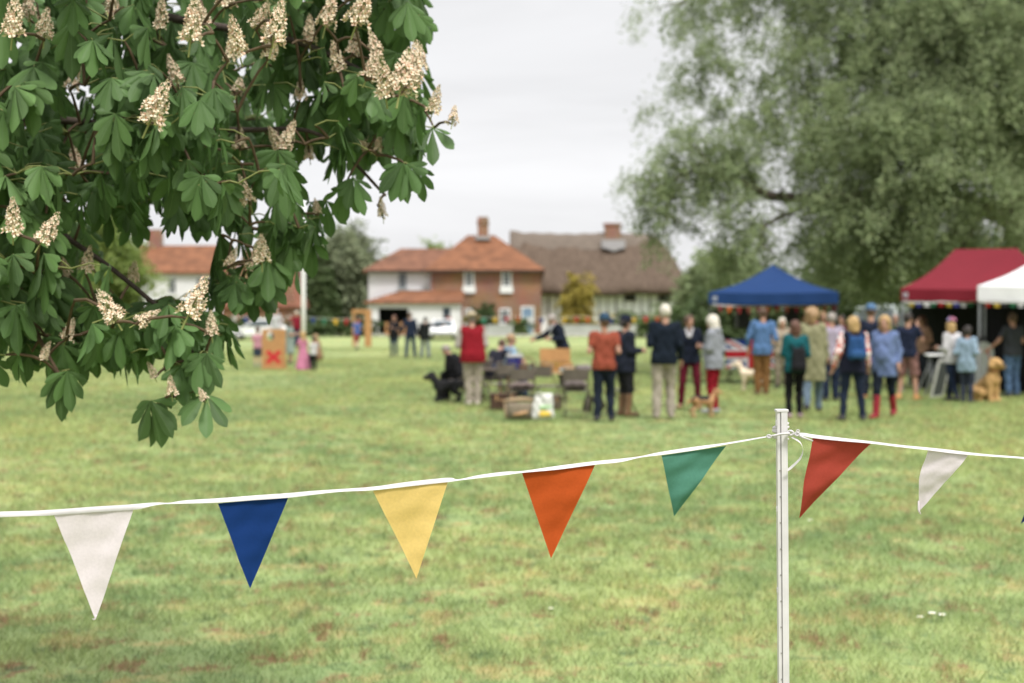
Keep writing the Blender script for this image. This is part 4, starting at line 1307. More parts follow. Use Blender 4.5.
def bunting():
    root_p = at(781.5, 436, PD)
    t = empty('bunting', root_p, 0, 'white tape of coloured cloth pennants tied to the white post in the foreground', 'bunting')
    def Wp(px, py, dy=0.0): return at(px, py, tape_depth(px) + dy) - root_p
    mb = MB()
    full = .0115                               # real width of the folded tape; where it looks thin it is twisted edge-on
    for tp in (TAPE, TAPE2):
        S = cat_rom(tp, 5)
        rows = []
        for px, py, wpx in S:
            sc = tape_depth(px) / FPX
            vis = min(max(wpx - 1.6, .5) * sc * .86, full * .98)
            hz = vis / 2; ht = math.sqrt(max(full ** 2 - vis ** 2, 1e-8)) / 2
            c = Wp(px, py)
            rows.append([c + Vector((0, ht, hz)), c + Vector((0, ht * .3 - .0018, hz * .3)), c + Vector((0, -ht * .3 - .0018, -hz * .4)), c + Vector((0, -ht, -hz))])
        V = [p for r_ in rows for p in r_]
        F = []
        n = len(rows)
        for i in range(n - 1):
            for j in range(3): F.append((4 * i + j, 4 * i + j + 1, 4 * i + 4 + j + 1, 4 * i + 4 + j))
        b = len(V)
        V2 = [p + Vector((0, .0022, 0)) for p in V]
        F += [tuple(k + b for k in f[::-1]) for f in F]
        mb.add(V + V2, F, ribbon_m, True)
    mb.build('tape', t, fix=False)
    # knots round the post
    kn = MB()
    def ring(z0, tilt, r_, th):
        pts = []
        for k in range(17):
            a = k / 16 * 2 * math.pi
            pts.append(Vector((math.cos(a) * .0165, .010 + math.sin(a) * .0145, z0 + tilt * math.cos(a))))
        kn.tube(pts, r_, ribbon_m, n=7)
    z = lambda py: at(781, py, PD).z - root_p.z
    for py, ti, r_ in ((429, .004, .0036), (432.5, -.003, .0042), (436, .002, .0036), (438.5, -.002, .0030), (426, .0055, .0028)): ring(z(py), ti, r_, 0)
    def lump(px, py, s):
        c = Wp(px, py, -.006)
        for k in range(3):
            a = k * 1.1
            pts = [c + Vector((math.cos(b + a) * s, math.sin(b) * s * .5, math.sin(b + a) * s * .8)) for b in np.linspace(0, 6.28, 11)]
            kn.tube(pts, s * .45, ribbon_m, n=6)
    lump(769, 436.5, .0042); lump(790.5, 433, .0058); lump(797, 434, .0046); lump(798, 431, .003)
    kn.tube([Wp(770, 436.5, -.004), Wp(775, 435.5, -.01), Wp(781, 434, -.014), Wp(790, 433.5, -.01)], .0028, ribbon_m, n=7)
    kn.tube([Wp(797, 434, -.004), Wp(803, 437.5, -.006), Wp(813, 441, -.004)], [.003, .0026, .0018], ribbon_m, n=6)
    kn.build('knot', t)
    le = MB()
    pts = [Wp(*q) for q in ((792, 437, -.006), (797, 440, -.008), (801, 443.5, -.012), (803, 450, -.012), (801, 457, -.01), (797, 462, -.008), (791, 467.5, -.006), (787, 470.5, -.008))]
    q = cat_rom([tuple(p) for p in pts], 4)
    V = []; F = []
    for i, p in enumerate(q):
        u = i / (len(q) - 1); tw = u * 2.2 + .6; hw = .0032
        V += [tuple(p + np.array([math.cos(tw) * hw, math.sin(tw) * hw, .3 * hw])), tuple(p - np.array([math.cos(tw) * hw, math.sin(tw) * hw, .3 * hw]))]
    for i in range(len(q) - 1): F.append((2 * i, 2 * i + 1, 2 * i + 3, 2 * i + 2))
    le.add(V, F, ribbon_m, True)
    le.build('loose_end', t, fix=False)

    def fabric(c):
        return mat('pennant_cloth', c, rough=.85, var=.05, scale=160, spec=.2, trans=.22, bump=.04)
    def pennant(tl, tr_, tip, col, seed, dtip=.0, wave=.006, bulge=None, label=None, hemcol=None):
        """triangular cloth between two points of the tape and its tip"""
        n = 26
        A = np.array(Wp(*tl, .001)); B = np.array(Wp(*tr_, .001))
        T = np.array(Wp(*tip, dtip))
        V = []; idx = {}
        rr = random.Random(seed); ph = rr.uniform(0, 6); ph2 = rr.uniform(0, 6)
        for j in range(n + 1):
            v = j / n
            for i in range(n + 1):
                u = i / n
                e = A + (B - A) * u
                p = e + (T - e) * v
                env = math.sin(math.pi * v) ** .8
                off = wave * env * (math.sin(u * 3.1 * (1 - v * .5) + ph) + .6 * math.sin(v * 7 + u * 3 + ph2))
                # soft creases that hang from the two top corners
                off += 0.0009 * math.sin((v + .7 * u) * 17 + ph) * (1 - v) ** 1.5 + .0006 * math.sin(v * 27 + ph2 + 1.5 * math.sin(u * 3))
                p = p + np.array([0, off, 0])
                if bulge is not None:
                    bu, amp = bulge
                    p = p + np.array([amp[0], 0, amp[1]]) * math.exp(-((v - bu) / .3) ** 2) * (1 - u)
                V.append(p)
        W_ = n + 1; F = [(j * W_ + i, j * W_ + i + 1, (j + 1) * W_ + i + 1, (j + 1) * W_ + i) for j in range(n) for i in range(n)]
        V2 = [p + np.array([0, .0007, 0]) for p in V]; b = len(V)
        F2 = [tuple(k + b for k in f[::-1]) for f in F]
        mb = MB(); mb.add(V + V2, F + F2, fabric(col), True)
        o = mb.build('pennant', t, fix=False)
        if label: o['label'] = label
        return o
    pennant((54, 515), (134, 507.5), (95.5, 620), (.70, .635, .665), 1, .01, .004, label='white pennant with a curled tip')
    pennant((218, 503.5), (288.5, 497), (250, 588.5), (.004, .032, .150), 2, .0, .005, label='navy blue pennant')
    pennant((373, 491), (448, 481.5), (416.5, 578.5), (.72, .53, .19), 3, .01, .006, label='pale yellow pennant')
    pennant((522, 473), (595, 465), (551, 558.5), (.44, .075, .012), 4, .0, .006, label='orange pennant')
    pennant((661.5, 455.5), (726, 446), (674, 516.5), (.075, .215, .155), 5, .02, .010, label='green pennant blown sideways')
    pennant((812.5, 438), (871, 443.5), (799.5, 518), (.37, .055, .036), 6, .02, .010, bulge=(.6, (-.004, .003)), label='red pennant blown sideways')
    pennant((929, 450), (968.5, 455), (918.5, 512), (.70, .635, .665), 7, .02, .005, bulge=(.45, (-.010, .0)), label='white pennant folded by the wind')
    pennant((1046, 461), (1092, 465), (1021, 524), (.006, .022, .105), 8, .02, .010, label='navy pennant at the edge of the view')
    # the curled end of the left white pennant
    mb = MB(); c = Wp(95.5, 618, .008)
    mb.tube([c + Vector((.0005, 0, .006)), c, c + Vector((-.002, -.004, -.003)), c + Vector((-.004, -.006, 0))], [.004, .0035, .003, .0015], fabric((.70, .635, .665)), n=6, squash=.4); mb.build('pennant_tip', t)
    mb = MB(); c = Wp(918.5, 510, .018)
    mb.tube([c + Vector((0, 0, .02)), c, c + Vector((.002, -.004, -.006)), c + Vector((.004, -.004, -.009))], [.003, .0045, .004, .002], fabric((.70, .635, .665)), n=6, squash=.4); mb.build('pennant_tip', t)
bunting()
# ------------------------------------------------------------------ people
SKIN_L, SKIN_T, SKIN_P = (.40, .225, .16), (.33, .175, .118), (.46, .27, .21)
HAIR = dict(white=(.54, .50, .43), grey=(.24, .21, .19), blonde=(.36, .235, .10), brown=(.075, .042, .026), dark=(.02, .015, .012), red=(.085, .038, .024), sandy=(.27, .17, .085), bald=None)
hair_mats = {}
def hair_mat(c):
    return mat('hair', c, rough=.6, var=.3, scale=30, spec=.35, vscale=(1, 1, .2), bump=.4)
eye_m = mat('eye', (.02, .015, .012), rough=.2); lip_m = mat('lip', (.36, .13, .11), rough=.5); brow_m = mat('brow', (.12, .08, .05), rough=.9)

ARMS = dict(
    down=((.055, -.02, -.285), (.035, .05, -.245)),
    relaxed=((.07, -.04, -.28), (.03, .10, -.23)),
    bent=((.065, -.05, -.28), (-.03, .23, .03)),
    front=((.075, .02, -.275), (-.15, .17, .04)),
    low=((.06, .03, -.28), (-.12, .15, -.16)),
    face=((.10, .15, -.22), (-.07, .08, .24)),
    point=((.27, .04, -.07), (.25, .03, .015)),
    reach=((.06, .22, -.17), (.0, .24, -.04)),
    hip=((.18, -.09, -.21), (-.13, .11, -.15)),
    pocket=((.12, -.07, -.265), (-.07, .09, -.21)),
    behind=((.10, -.10, -.26), (-.15, -.08, -.17)),
    lead=((.10, .06, -.26), (.05, .16, -.16)),
    shade=((.10, .17, .02), (-.05, .10, .23)),
)


def hand_tubes(mb, wrist, d, side, sk, s):
    """palm continues the forearm; four fingers of unequal length and a thumb that leaves the side of the palm"""
    d = Vector(d).normalized(); side = Vector(side); side = (side - d * side.dot(d)).normalized()
    nrm = d.cross(side)
    wrist = Vector(wrist)
    for i, (off, ln) in enumerate(((-.030, .062), (-.010, .074), (.011, .070), (.030, .054))):
        a = wrist + d * .075 * s + side * off * s
        b = a + d * ln * .45 * s + nrm * .008 * s
        c = b + (d * .8 + nrm * .55).normalized() * ln * .35 * s
        e = c + (d * .45 + nrm * .9).normalized() * ln * .28 * s
        mb.tube([a - d * .02 * s, a, b, c, e], [.0095 * s, .0095 * s, .0088 * s, .008 * s, .0062 * s], sk, n=6)
    a = wrist + d * .03 * s - side * .026 * s
    b = a - side * .026 * s + d * .026 * s + nrm * .012 * s
    c = b + d * .028 * s - side * .004 * s + nrm * .01 * s
    mb.tube([a, b, c], [.013 * s, .011 * s, .008 * s], sk, n=6)


def make_person(loc, rz, H, label, hair='brown', hstyle='short', skin_c=SKIN_L, top=('tee', (.3, .3, .3)), bottom=('trousers', (.05, .06, .09)), shoe=(.03, .03, .03),
                arms=('relaxed', 'relaxed'), legs='stand', lean=0.0, turn=0.0, nod=0.0, hat=None, girth=1.1, fem=False, seat=None, collar=None, extra=None, child=False, group=None, sleeve_pat=None, boots=None, lean_side=0.0, sleeves_col=None):
    s = H / 1.72
    pr = random.Random(label)
    turn += pr.uniform(-.45, .45); lean += pr.uniform(0, .07); lean_side += pr.uniform(-.045, .045); girth *= pr.uniform(.97, 1.08)
    hs = (1.28 if child else 1.0)
    root = empty('person', loc, rz, label, 'person', group)
    sk = skin(skin_c)
    V3 = lambda *a: Vector(a)
    g = girth
    hipw = .088 * (1.08 if fem else 1.0)
    shw = .175 * (.90 if fem else 1.0) * (1 + .25 * (g - 1))
    # --- joints
    hz = .90
    if seat is not None: hz = seat / s + .09
    hipc = V3(0, 0, hz)
    def rot_lean(v):
        return hipc + Matrix.Rotation(-lean, 3, 'X') @ (Matrix.Rotation(lean_side, 3, 'Y') @ (v - hipc))
    up = hz - .90
    chest = rot_lean(V3(0, 0, 1.28 + up)); waist = rot_lean(V3(0, 0, 1.06 + up)); neck = rot_lean(V3(0, -.005, 1.475 + up))
    sh = [rot_lean(V3(sd * shw, -.01, 1.405 + up)) for sd in (-1, 1)]
    hd = neck + Matrix.Rotation(-lean * .55 - nod, 3, 'X') @ V3(0, .022, .128 * hs)
    el, wr = [], []
    for i, sd in enumerate((-1, 1)):
        a = arms[i]
        e_, w_ = ARMS[a] if isinstance(a, str) else a
        RT = Matrix.Rotation(-lean * (.25 if lean > .3 else 1.0), 3, 'X')
        jt = lambda: pr.uniform(-.035, .035)
        e = sh[i] + RT @ V3(e_[0] * sd + jt(), e_[1] + jt(), e_[2]); w2 = e + RT @ V3(w_[0] * sd + jt(), w_[1] + jt(), w_[2] + jt())
        el.append(e); wr.append(w2)
    hips = [hipc + V3(sd * hipw, 0, 0) for sd in (-1, 1)]
    kn, an, toe = [], [], []
    for i, sd in enumerate((-1, 1)):
        sp_ = {'stand': .10, 'wide': .17, 'walk': .085, 'close': .075, 'weight': .11}.get(legs, .10)
        fy = {'walk': .21 * (1 if i else -1), 'weight': .07 * (1 if i else -.3)}.get(legs, 0)
        if seat is None:
            k = V3(sd * (hipw + sp_) / 2, fy * .5 + .035, .475); a = V3(sd * sp_, fy - .01, .075 + (.05 if legs == 'walk' and not i else 0))
            if legs == 'weight' and i: k.y += .05
            t_ = a + V3(sd * .03, .155, -.04)
        else:
            k = V3(sd * .12, .40, hz + .03); a = V3(sd * .125, .42 if legs != 'tuck' else .25, .075); t_ = a + V3(sd * .02, .155, -.04)
        kn.append(k); an.append(a); toe.append(t_)
    T = lambda v: tuple(np.array(v) * s)
    def C_(a, b, r1, r2=None, **kw): return Cap(T(a), T(b), r1 * s, (r2 if r2 is not None else r1) * s, **kw)

    # --- body: one continuous surface
    P = []
    for i in (0, 1):
        P += [C_(hips[i], kn[i], .078 * g, .052), C_(kn[i], an[i], .052, .036), C_(an[i] + V3(0, -.02, -.03), toe[i], .034, .028)]
        P += [C_(sh[i], el[i], .046 * (.9 + .1 * g), .037), C_(el[i], wr[i], .037, .026)]
        d = (wr[i] - el[i]).normalized()
        sidev = V3(0, 1, 0) if abs(d.y) < .6 else V3(0, 0, 1)
        sidev = (sidev - d * sidev.dot(d)).normalized()
        P += [C_(wr[i], wr[i] + d * .05, .026, .024), C_(wr[i] + d * .03 + sidev * .018, wr[i] + d * .078 + sidev * .022, .02, .017), C_(wr[i] + d * .03 - sidev * .018, wr[i] + d * .078 - sidev * .022, .02, .017)]
    tor = []
    for sd in (-1, 1):
        tor += [C_(hipc + V3(sd * .055, 0, 0), waist + V3(sd * .045 * g, 0, 0), .098 * g, .088 * g), C_(waist + V3(sd * .045 * g, 0, 0), chest + V3(sd * .065, 0, .02), .088 * g, .098 * (.6 + .4 * g))]
        tor += [C_(chest + V3(sd * .06, -.01, .05), sh[(sd + 1) // 2] - V3(sd * .03, 0, .01), .085, .058)]
    if fem:
        fw = Matrix.Rotation(-lean, 3, 'X') @ V3(0, 1, 0)
        tor += [C_(chest + V3(sd * .065, 0, -.02) + fw * .06, chest + V3(sd * .065, 0, -.03) + fw * .062, .046) for sd in (-1, 1)]
    if g > 1.12: tor += [C_(waist + V3(0, .05, -.03), waist + V3(0, .045, .05), .105 * g)]
    P += tor
    P += [C_(neck - V3(0, 0, .03), neck + (hd - neck) * .5, .053, .050)]
    RH = np.array((Matrix.Rotation(turn, 3, 'Z') @ Matrix.Rotation(-lean * .4 - nod, 3, 'X')))
    def HP(x, y, z): return np.array(hd) + RH @ (np.array([x, y, z]) * hs)
    def E_(c, r): return Ell(np.array(c) * s, np.array(r) * s * hs, RH)
    P += [E_(HP(0, -.008, .018), (.075, .094, .098)), E_(HP(0, .022, -.045), (.056, .068, .066)), E_(HP(0, .055, -.088), (.028, .03, .026)),
          C_(HP(0, .088, .008), HP(0, .107, -.026), .009 * hs, .014 * hs), E_(HP(-.076, -.01, -.008), (.012, .022, .032)), E_(HP(.076, -.01, -.008), (.012, .022, .032))]
    ex = MB()
    for i, sd in enumerate((-1, 1)):
        d = (wr[i] - el[i]).normalized(); sidev = V3(0, 1, 0) if abs(d.y) < .6 else V3(0, 0, 1)
        hand_tubes(ex, wr[i] * s, d, -sidev, sk, s)
        ex.lathe([(.002, -.011), (.009, -.006), (.0115, 0), (.009, .006), (.002, .011)], eye_m, tuple(HP(sd * .031, .081, .006) * s), n=8)
        b_ = [HP(sd * x, y, z) * s for x, y, z in ((.014, .0895, .024), (.032, .087, .029), (.05, .074, .022))]
        ex.tube(b_, [.004 * s, .0045 * s, .003 * s], brow_m, n=5)
    ex.tube([HP(x, y, -.058) * s for x, y in ((-.024, .078), (0, .0875), (.024, .078))], [.004 * s, .008 * s, .004 * s], lip_m, n=6)
    h_ = .0155 * s if not child else .014
    me = sdf_mesh('person', P, h_, .022 * s, [sk], extra=ex)
    link_mesh('body', me, root)
    # --- clothes
    seed = random.random() * 9
    kind, col = top[0], top[1]
    pat = top[2] if len(top) > 2 else None
    tm = pat or cloth(col)
    hem = {'tee': .84, 'shirt': .80, 'jumper': .82, 'hoodie': .78, 'coat': .52, 'dress': .42, 'long_dress': .05, 'vest': .80, 'jacket': .76, 'longshirt': .70}[kind] + up
    infl = {'tee': .016, 'shirt': .020, 'jumper': .026, 'hoodie': .032, 'coat': .036, 'dress': .02, 'long_dress': .02, 'vest': .04, 'jacket': .034, 'longshirt': .024}[kind]
    slv = {'tee': .55, 'dress': .5, 'long_dress': .5, 'vest': 0}.get(kind, 2)
    if len(top) > 3: slv = top[3]
    Q = []
    for p in tor:
        Q.append(Cap(p.a, p.b, p.r1 + infl * s, p.r2 + infl * s))
    Q += [C_(hipc + V3(sd * .06, 0, .02), V3(sd * .065, .0, hem + .02) if seat is None else hipc + V3(sd * .06, .0, -.04), .105 * g + infl, (.102 * g + infl) if kind not in ('coat', 'dress', 'long_dress') else (.15 if kind != 'long_dress' else .30)) for sd in (-1, 1)]
    SLV = []
    for i in (0, 1):
        if slv > 0:
            r0 = .049 * (.9 + .1 * g) + infl * .75
            if slv <= 1:
                SLV.append(C_(sh[i], sh[i].lerp(el[i], slv + .12), r0, .046 + infl * .9, flat_b=True))
            else:
                f = min(1.0, slv - 1)
                SLV += [C_(sh[i], el[i], r0, .041 + infl * .65), C_(el[i], el[i].lerp(wr[i], f * .96), .040 + infl * .65, .030 + infl * .6, flat_b=True)]
    cuts = [lambda X, z=hem * s: z - X[:, 2], lambda X, c=np.array(neck) * s: np.where(np.linalg.norm(X[:, :2] - c[:2], axis=1) < .09 * s, X[:, 2] - (c[2] + .004 * s), -1)]
    if lean > .34 or seat is not None: cuts = cuts[1:] if lean <= .34 else []
    hh = .0165 * s if not child else .0145
    if sleeve_pat is not None or sleeves_col is not None:
        link_mesh('top', sdf_mesh('top', Q, hh, .03 * s, [tm], cuts, .0028 * s, seed), root)
        so = link_mesh('sleeves', sdf_mesh('sleeves', SLV, hh, .012 * s, [sleeve_pat or cloth(sleeves_col)], (), .003 * s, seed), root)
    else:
        link_mesh({'coat': 'coat', 'dress': 'dress', 'long_dress': 'dress', 'vest': 'gilet', 'jacket': 'jacket', 'hoodie': 'hoodie', 'tee': 'tee_shirt', 'jumper': 'jumper'}.get(kind, 'shirt'), sdf_mesh('top', Q + SLV, hh, .028 * s, [tm], cuts, .0055 * s, seed), root)
    if kind == 'hoodie':
        link_mesh('hood', sdf_mesh('hood', [C_(neck + V3(-.07, -.06, -.01), neck + V3(.07, -.06, -.01), .05), C_(neck + V3(0, -.09, -.05), neck + V3(0, -.085, -.03), .055)], hh, .03, [tm]), root)
    if collar is not None:
        link_mesh('collar', sdf_mesh('collar', [C_(neck + V3(-.05, -.03, .0), neck + V3(-.055, .04, -.02), .022), C_(neck + V3(.05, -.03, .0), neck + V3(.055, .04, -.02), .022), C_(neck + V3(-.05, -.03, .0), neck + V3(.05, -.03, .0), .022),
             C_(neck + V3(-.055, .06, -.02), neck + V3(-.02, .125, -.15), .022, .024), C_(neck + V3(.055, .06, -.02), neck + V3(.02, .125, -.15), .022, .024)], .013 * s, .02 * s, [cloth(collar)]), root)
    bk, bc = bottom[0], bottom[1]
    if bk != 'none':
        bm_ = cloth(bc, .2)
        Q = []
        fr = {'trousers': 1.0, 'shorts': .0, 'jeans': 1.0, 'slim': 1.0}[bk]
        for sd in (-1, 1): Q.append(C_(hipc + V3(sd * .05, 0, -.02), hipc + V3(sd * .048, 0, .10), .103 * g, .092 * g))
        for i in (0, 1):
            wide = {'slim': 0, 'jeans': .006, 'trousers': .012, 'shorts': .022}[bk]
            if bk == 'shorts':
                Q.append(C_(hips[i], hips[i].lerp(kn[i], .98), .092 * g + .006, .074 + wide, flat_b=True))
            else:
                b_an = boots if boots is not None else .0
                e2 = an[i].lerp(kn[i], .9 * b_an) + V3(0, 0, -.012 if not b_an else 0)
                Q += [C_(hips[i], kn[i], .095 * g, .068 + wide), C_(kn[i], e2, .067 + wide, .054 + wide * 1.2, flat_b=True)]
        link_mesh(bk if bk in ('trousers', 'shorts', 'jeans') else 'trousers', sdf_mesh('bottom', Q, hh, .02 * s, [bm_], (), .0055 * s, seed + 2), root)
    sm = mat('shoe', shoe, rough=.5, var=.15)
    for i in (0, 1):
        Q = [C_(an[i] + V3(0, -.035, -.034), toe[i] + V3(0, .02, -.004), .044, .038), C_(an[i] + V3(0, -.01, -.02), an[i] + V3(0, 0, .025), .046, .044)]
        if boots is not None: Q.append(C_(an[i], an[i].lerp(kn[i], .78), .056, .066, flat_b=True))
        link_mesh('boot' if boots is not None else 'shoe', sdf_mesh('shoe', Q, .0145 * s, .02 * s, [sm], [lambda X: .004 - X[:, 2]]), root)
    # --- hair
    hc = HAIR[hair] if isinstance(hair, str) else hair
    if hc is not None:
        hm = hair_mat(hc)
        vol = {'short': .008, 'crop': .003, 'bob': .015, 'long': .018, 'curly': .036, 'tail': .012, 'medium': .009}[hstyle]
        Q = [E_(HP(0, -.014, .026), (.082 + vol, .096 + vol, .098 + vol))]
        if hstyle in ('bob', 'medium', 'curly'):
            zl = {'bob': -.10, 'medium': -.05, 'curly': -.09}[hstyle]
            Q += [C_(HP(sd * .066, -.02, .02), HP(sd * .07, -.025, zl), .035 * hs, .032 * hs) for sd in (-1, 1)] + [C_(HP(0, -.07, .0), HP(0, -.075, zl), .055 * hs, .045 * hs), C_(HP(-.045, -.06, .0), HP(-.05, -.06, zl), .05 * hs, .042 * hs), C_(HP(.045, -.06, .0), HP(.05, -.06, zl), .05 * hs, .042 * hs)]
        if hstyle == 'long':
            Q += [C_(HP(sd * .068, -.02, .02), HP(sd * .075, -.02, -.19), .034 * hs, .03 * hs) for sd in (-1, 1)] + [C_(HP(0, -.075, .0), HP(0, -.085, -.23), .055 * hs, .042 * hs), C_(HP(-.05, -.06, .0), HP(-.06, -.075, -.22), .05 * hs, .035 * hs), C_(HP(.05, -.06, .0), HP(.06, -.075, -.22), .05 * hs, .035 * hs)]
        if hstyle == 'tail':
            Q += [C_(HP(0, -.10, .03), HP(0, -.14, .0), .03, .03), C_(HP(0, -.14, .0), HP(0, -.13, -.14), .03, .018)]
        RHI = RH
        def face_cut(X):
            p = (X / s - np.array(hd)) @ RHI / hs
            f1 = .030 - np.linalg.norm((p - np.array([0, .115, -.012])) / np.array([1.0, .95, 1.55]), axis=1) + .045
            f2 = np.where((p[:, 1] > -.02) & (p[:, 2] < .0) & (np.abs(p[:, 0]) < .062), .02, -1) if hstyle in ('bob', 'medium', 'curly', 'long') else np.where((p[:, 1] > -.035) & (p[:, 2] < .0), .02, np.where(p[:, 2] < -.06, .02, -1))
            return np.maximum(f1, f2)
        link_mesh('hair', sdf_mesh('hair', Q, .0125 * s * hs, .02 * s, [hm], [face_cut], .0035 * s if hstyle != 'curly' else .007 * s, seed), root)
    if hat:
        hk, hcol = hat[0], hat[1]
        hm = cloth(hcol)
        mb = MB(); n = 22
        if hk == 'cap':
            cr = [(.098, -.012), (.101, .02), (.098, .055), (.084, .09), (.055, .112), (.01, .12)]
            vis = True; brim = None
        elif hk == 'straw':
            cr = [(.19, -.016), (.195, -.006), (.10, .006), (.099, .05), (.092, .095), (.06, .107), (.01, .108)]
            vis = False
        elif hk == 'flat':
            cr = [(.10, -.005), (.115, .03), (.112, .055), (.075, .085), (.01, .095)]; vis = True
        Mh = Matrix([list(r_) for r_ in RH])
        base = HP(0, -.008, .05)
        def put(v): return tuple((np.array(base) + RH @ (np.array(v) * hs)) * s)
        vs, fs = [], []
        for r_, z_ in cr:
            for k in range(n):
                a = 2 * math.pi * k / n
                vs.append(put((r_ * .93 * math.cos(a), r_ * 1.12 * math.sin(a), z_)))
        for i in range(len(cr) - 1):
            for k in range(n): fs.append((i * n + k, i * n + (k + 1) % n, (i + 1) * n + (k + 1) % n, (i + 1) * n + k))
        fs.append(tuple((len(cr) - 1) * n + k for k in range(n))); fs.append(tuple(range(n))[::-1])
        mb.add(vs, fs, hm, True)
        if vis:
            vs = []; m_ = 9
            for j in range(2):
                for k in range(m_):
                    a = R(25 + 130 * k / (m_ - 1))
                    rr_ = (.10, .175)[j]
                    vs.append(put((math.cos(a) * (.092 if j == 0 else .088), .105 * math.sin(a) + (.075 * math.sin(a) if j else 0), (-.006, -.022)[j])))
            vs += [(a, b, c - .006) for a, b, c in vs]
            fs = [(k, k + 1, m_ + k + 1, m_ + k) for k in range(m_ - 1)]
            fs += [tuple(i + 2 * m_ for i in f[::-1]) for f in fs]
            rim = list(range(m_)) + [2 * m_ - 1 - k for k in range(m_)]
            fs += [(rim[k], rim[(k + 1) % len(rim)], rim[(k + 1) % len(rim)] + 2 * m_, rim[k] + 2 * m_) for k in range(len(rim))]
            mb.add(vs, fs, hm)
        if hk == 'straw':
            vs = [put((.1005 * .93 * math.cos(a), .1005 * 1.12 * math.sin(a), z_)) for z_ in (.008, .034) for a in [2 * math.pi * k / n for k in range(n)]]
            mb.add(vs, [(k, (k + 1) % n, n + (k + 1) % n, n + k) for k in range(n)], cloth((.02, .025, .05)))
        mb.build('hat' if hk == 'straw' else 'cap', root)
    J = dict(root=root, s=s, wr=[Vector(T(x)) for x in wr], el=[Vector(T(x)) for x in el], sh=[Vector(T(x)) for x in sh], hd=Vector(T(hd)), neck=Vector(T(neck)), chest=Vector(T(chest)), waist=Vector(T(waist)), HP=HP, hs=hs)
    return J


def person(px, top_py, foot_py, yaw, label, seat=None, dx=0, H=None, **kw):
    """placed by where the head and the feet are seen; yaw 0 looks away from the camera, 180 towards it, 90 to the left"""
    Y = depth_of_foot(foot_py)
    gzz = ground_z(Y)
    if Y > 86: pass
    p = at(px, 320, Y)
    if H is None: H = at(px, top_py, Y).z - gzz
    return make_person((p.x + dx, Y, gzz), R(yaw), H, label, seat=seat, **kw)


def world_of(J, v):
    r = J['root']
    return Vector(r.location) + Matrix.Rotation(r.rotation_euler.z, 3, 'Z') @ Vector(v)


navy, denim, blackc = (.016, .022, .042), (.035, .055, .11), (.012, .012, .014)
CREAM = (.50, .44, .36)
def check_pat():
    m = bpy.data.materials.new('checked_cloth'); m.use_nodes = True
    nt = m.node_tree; N = nt.nodes; L = nt.links; b = N['Principled BSDF']; b.inputs['Roughness'].default_value = .9
    tc = N.new('ShaderNodeTexCoord'); ck = N.new('ShaderNodeTexChecker'); ck.inputs['Scale'].default_value = 15
    ck.inputs['Color1'].default_value = (.72, .68, .66, 1); ck.inputs['Color2'].default_value = (.50, .10, .08, 1)
    L.new(tc.outputs['Object'], ck.inputs['Vector']); L.new(ck.outputs['Color'], b.inputs['Base Color'])
    return m

# --- round the table
J_red = person(473, 313, 405, 8, 'person in red body warmer and straw hat seen from behind', hair='grey', hstyle='short', top=('vest', (.30, .012, .022), None, 2), bottom=('trousers', (.47, .41, .335)), shoe=(.45, .40, .35), arms=('front', 'front'), legs='close', hat=('straw', (.62, .52, .36)), girth=1.34, sleeves_col=(.55, .5, .45), lean=.10, nod=.3)
J_dark = person(462, 348, 401, 70, 'person sitting in black clothes with head bowed left of the red body warmer', seat=.42, H=1.55, hair='grey', hstyle='short', top=('jacket', blackc), bottom=('trousers', blackc), arms=('low', 'low'), lean=.5, nod=.3)
J_blue = person(505, 338, 398, -62, 'person sitting at the table in a pale blue short sleeved shirt', seat=.45, H=1.72, hair='sandy', hstyle='short', top=('tee', (.32, .50, .68)), bottom=('jeans', denim), arms=('reach', 'low'), lean=.18)
J_pink = person(492, 352, 399, -40, 'person sitting in dark shorts with bare pink arms beside the red body warmer', seat=.45, H=1.66, hair='brown', hstyle='short', top=('tee', (.03, .03, .045), None, .35), bottom=('shorts', (.03, .045, .09)), arms=('low', 'reach'), lean=.45, nod=.3, skin_c=SKIN_P)
J_navy = person(563, 322, 388, 100, 'grey haired person in navy jacket bending over the wooden chest', H=1.84, hair='grey', hstyle='short', top=('jacket', navy), bottom=('trousers', (.06, .055, .05)), arms=('bent', 'reach'), lean=.27, nod=.4, collar=(.7, .7, .75))
person(604, 315.5, 421, -6, 'stocky person in rust red tee shirt and cap seen from behind', hair='brown', hstyle='crop', top=('tee', (.36, .085, .050)), bottom=('jeans', (.018, .026, .045)), arms=('bent', 'bent'), legs='weight', hat=('cap', (.05, .10, .17)), girth=1.16, skin_c=SKIN_T)
person(625, 317, 416, -58, 'person in navy jacket, navy cap and tall brown boots behind the rust tee shirt', hair='dark', hstyle='tail', top=('jacket', (.02, .025, .042)), bottom=('slim', (.03, .03, .035)), shoe=(.15, .085, .045), boots=.6, arms=('bent', 'bent'), hat=('cap', (.018, .024, .045)), fem=True)
person(664, 305, 418, -4, 'tall white haired person in navy jumper and cream trousers seen from behind', hair='white', hstyle='short', top=('jumper', (.010, .017, .030)), bottom=('trousers', CREAM), shoe=(.30, .26, .22), arms=('bent', 'relaxed'), legs='weight', turn=.4)
person(690, 315, 408, 172, 'person in navy sweater with wide white collar and maroon trousers facing the crowd', hair='brown', hstyle='medium', top=('jumper', (.013, .018, .036)), bottom=('slim', (.145, .012, .028)), shoe=(.25, .15, .09), arms=('bent', 'bent'), legs='wide', collar=(.74, .72, .74), fem=True, nod=.15)
person(714, 315.5, 413, 62, 'white haired person in pale grey hoodie and bright red trousers', hair='white', hstyle='long', top=('hoodie', (.36, .38, .42)), bottom=('slim', (.34, .012, .026)), shoe=(.25, .26, .27), arms=('front', 'bent'), legs='close', fem=True, nod=.1)
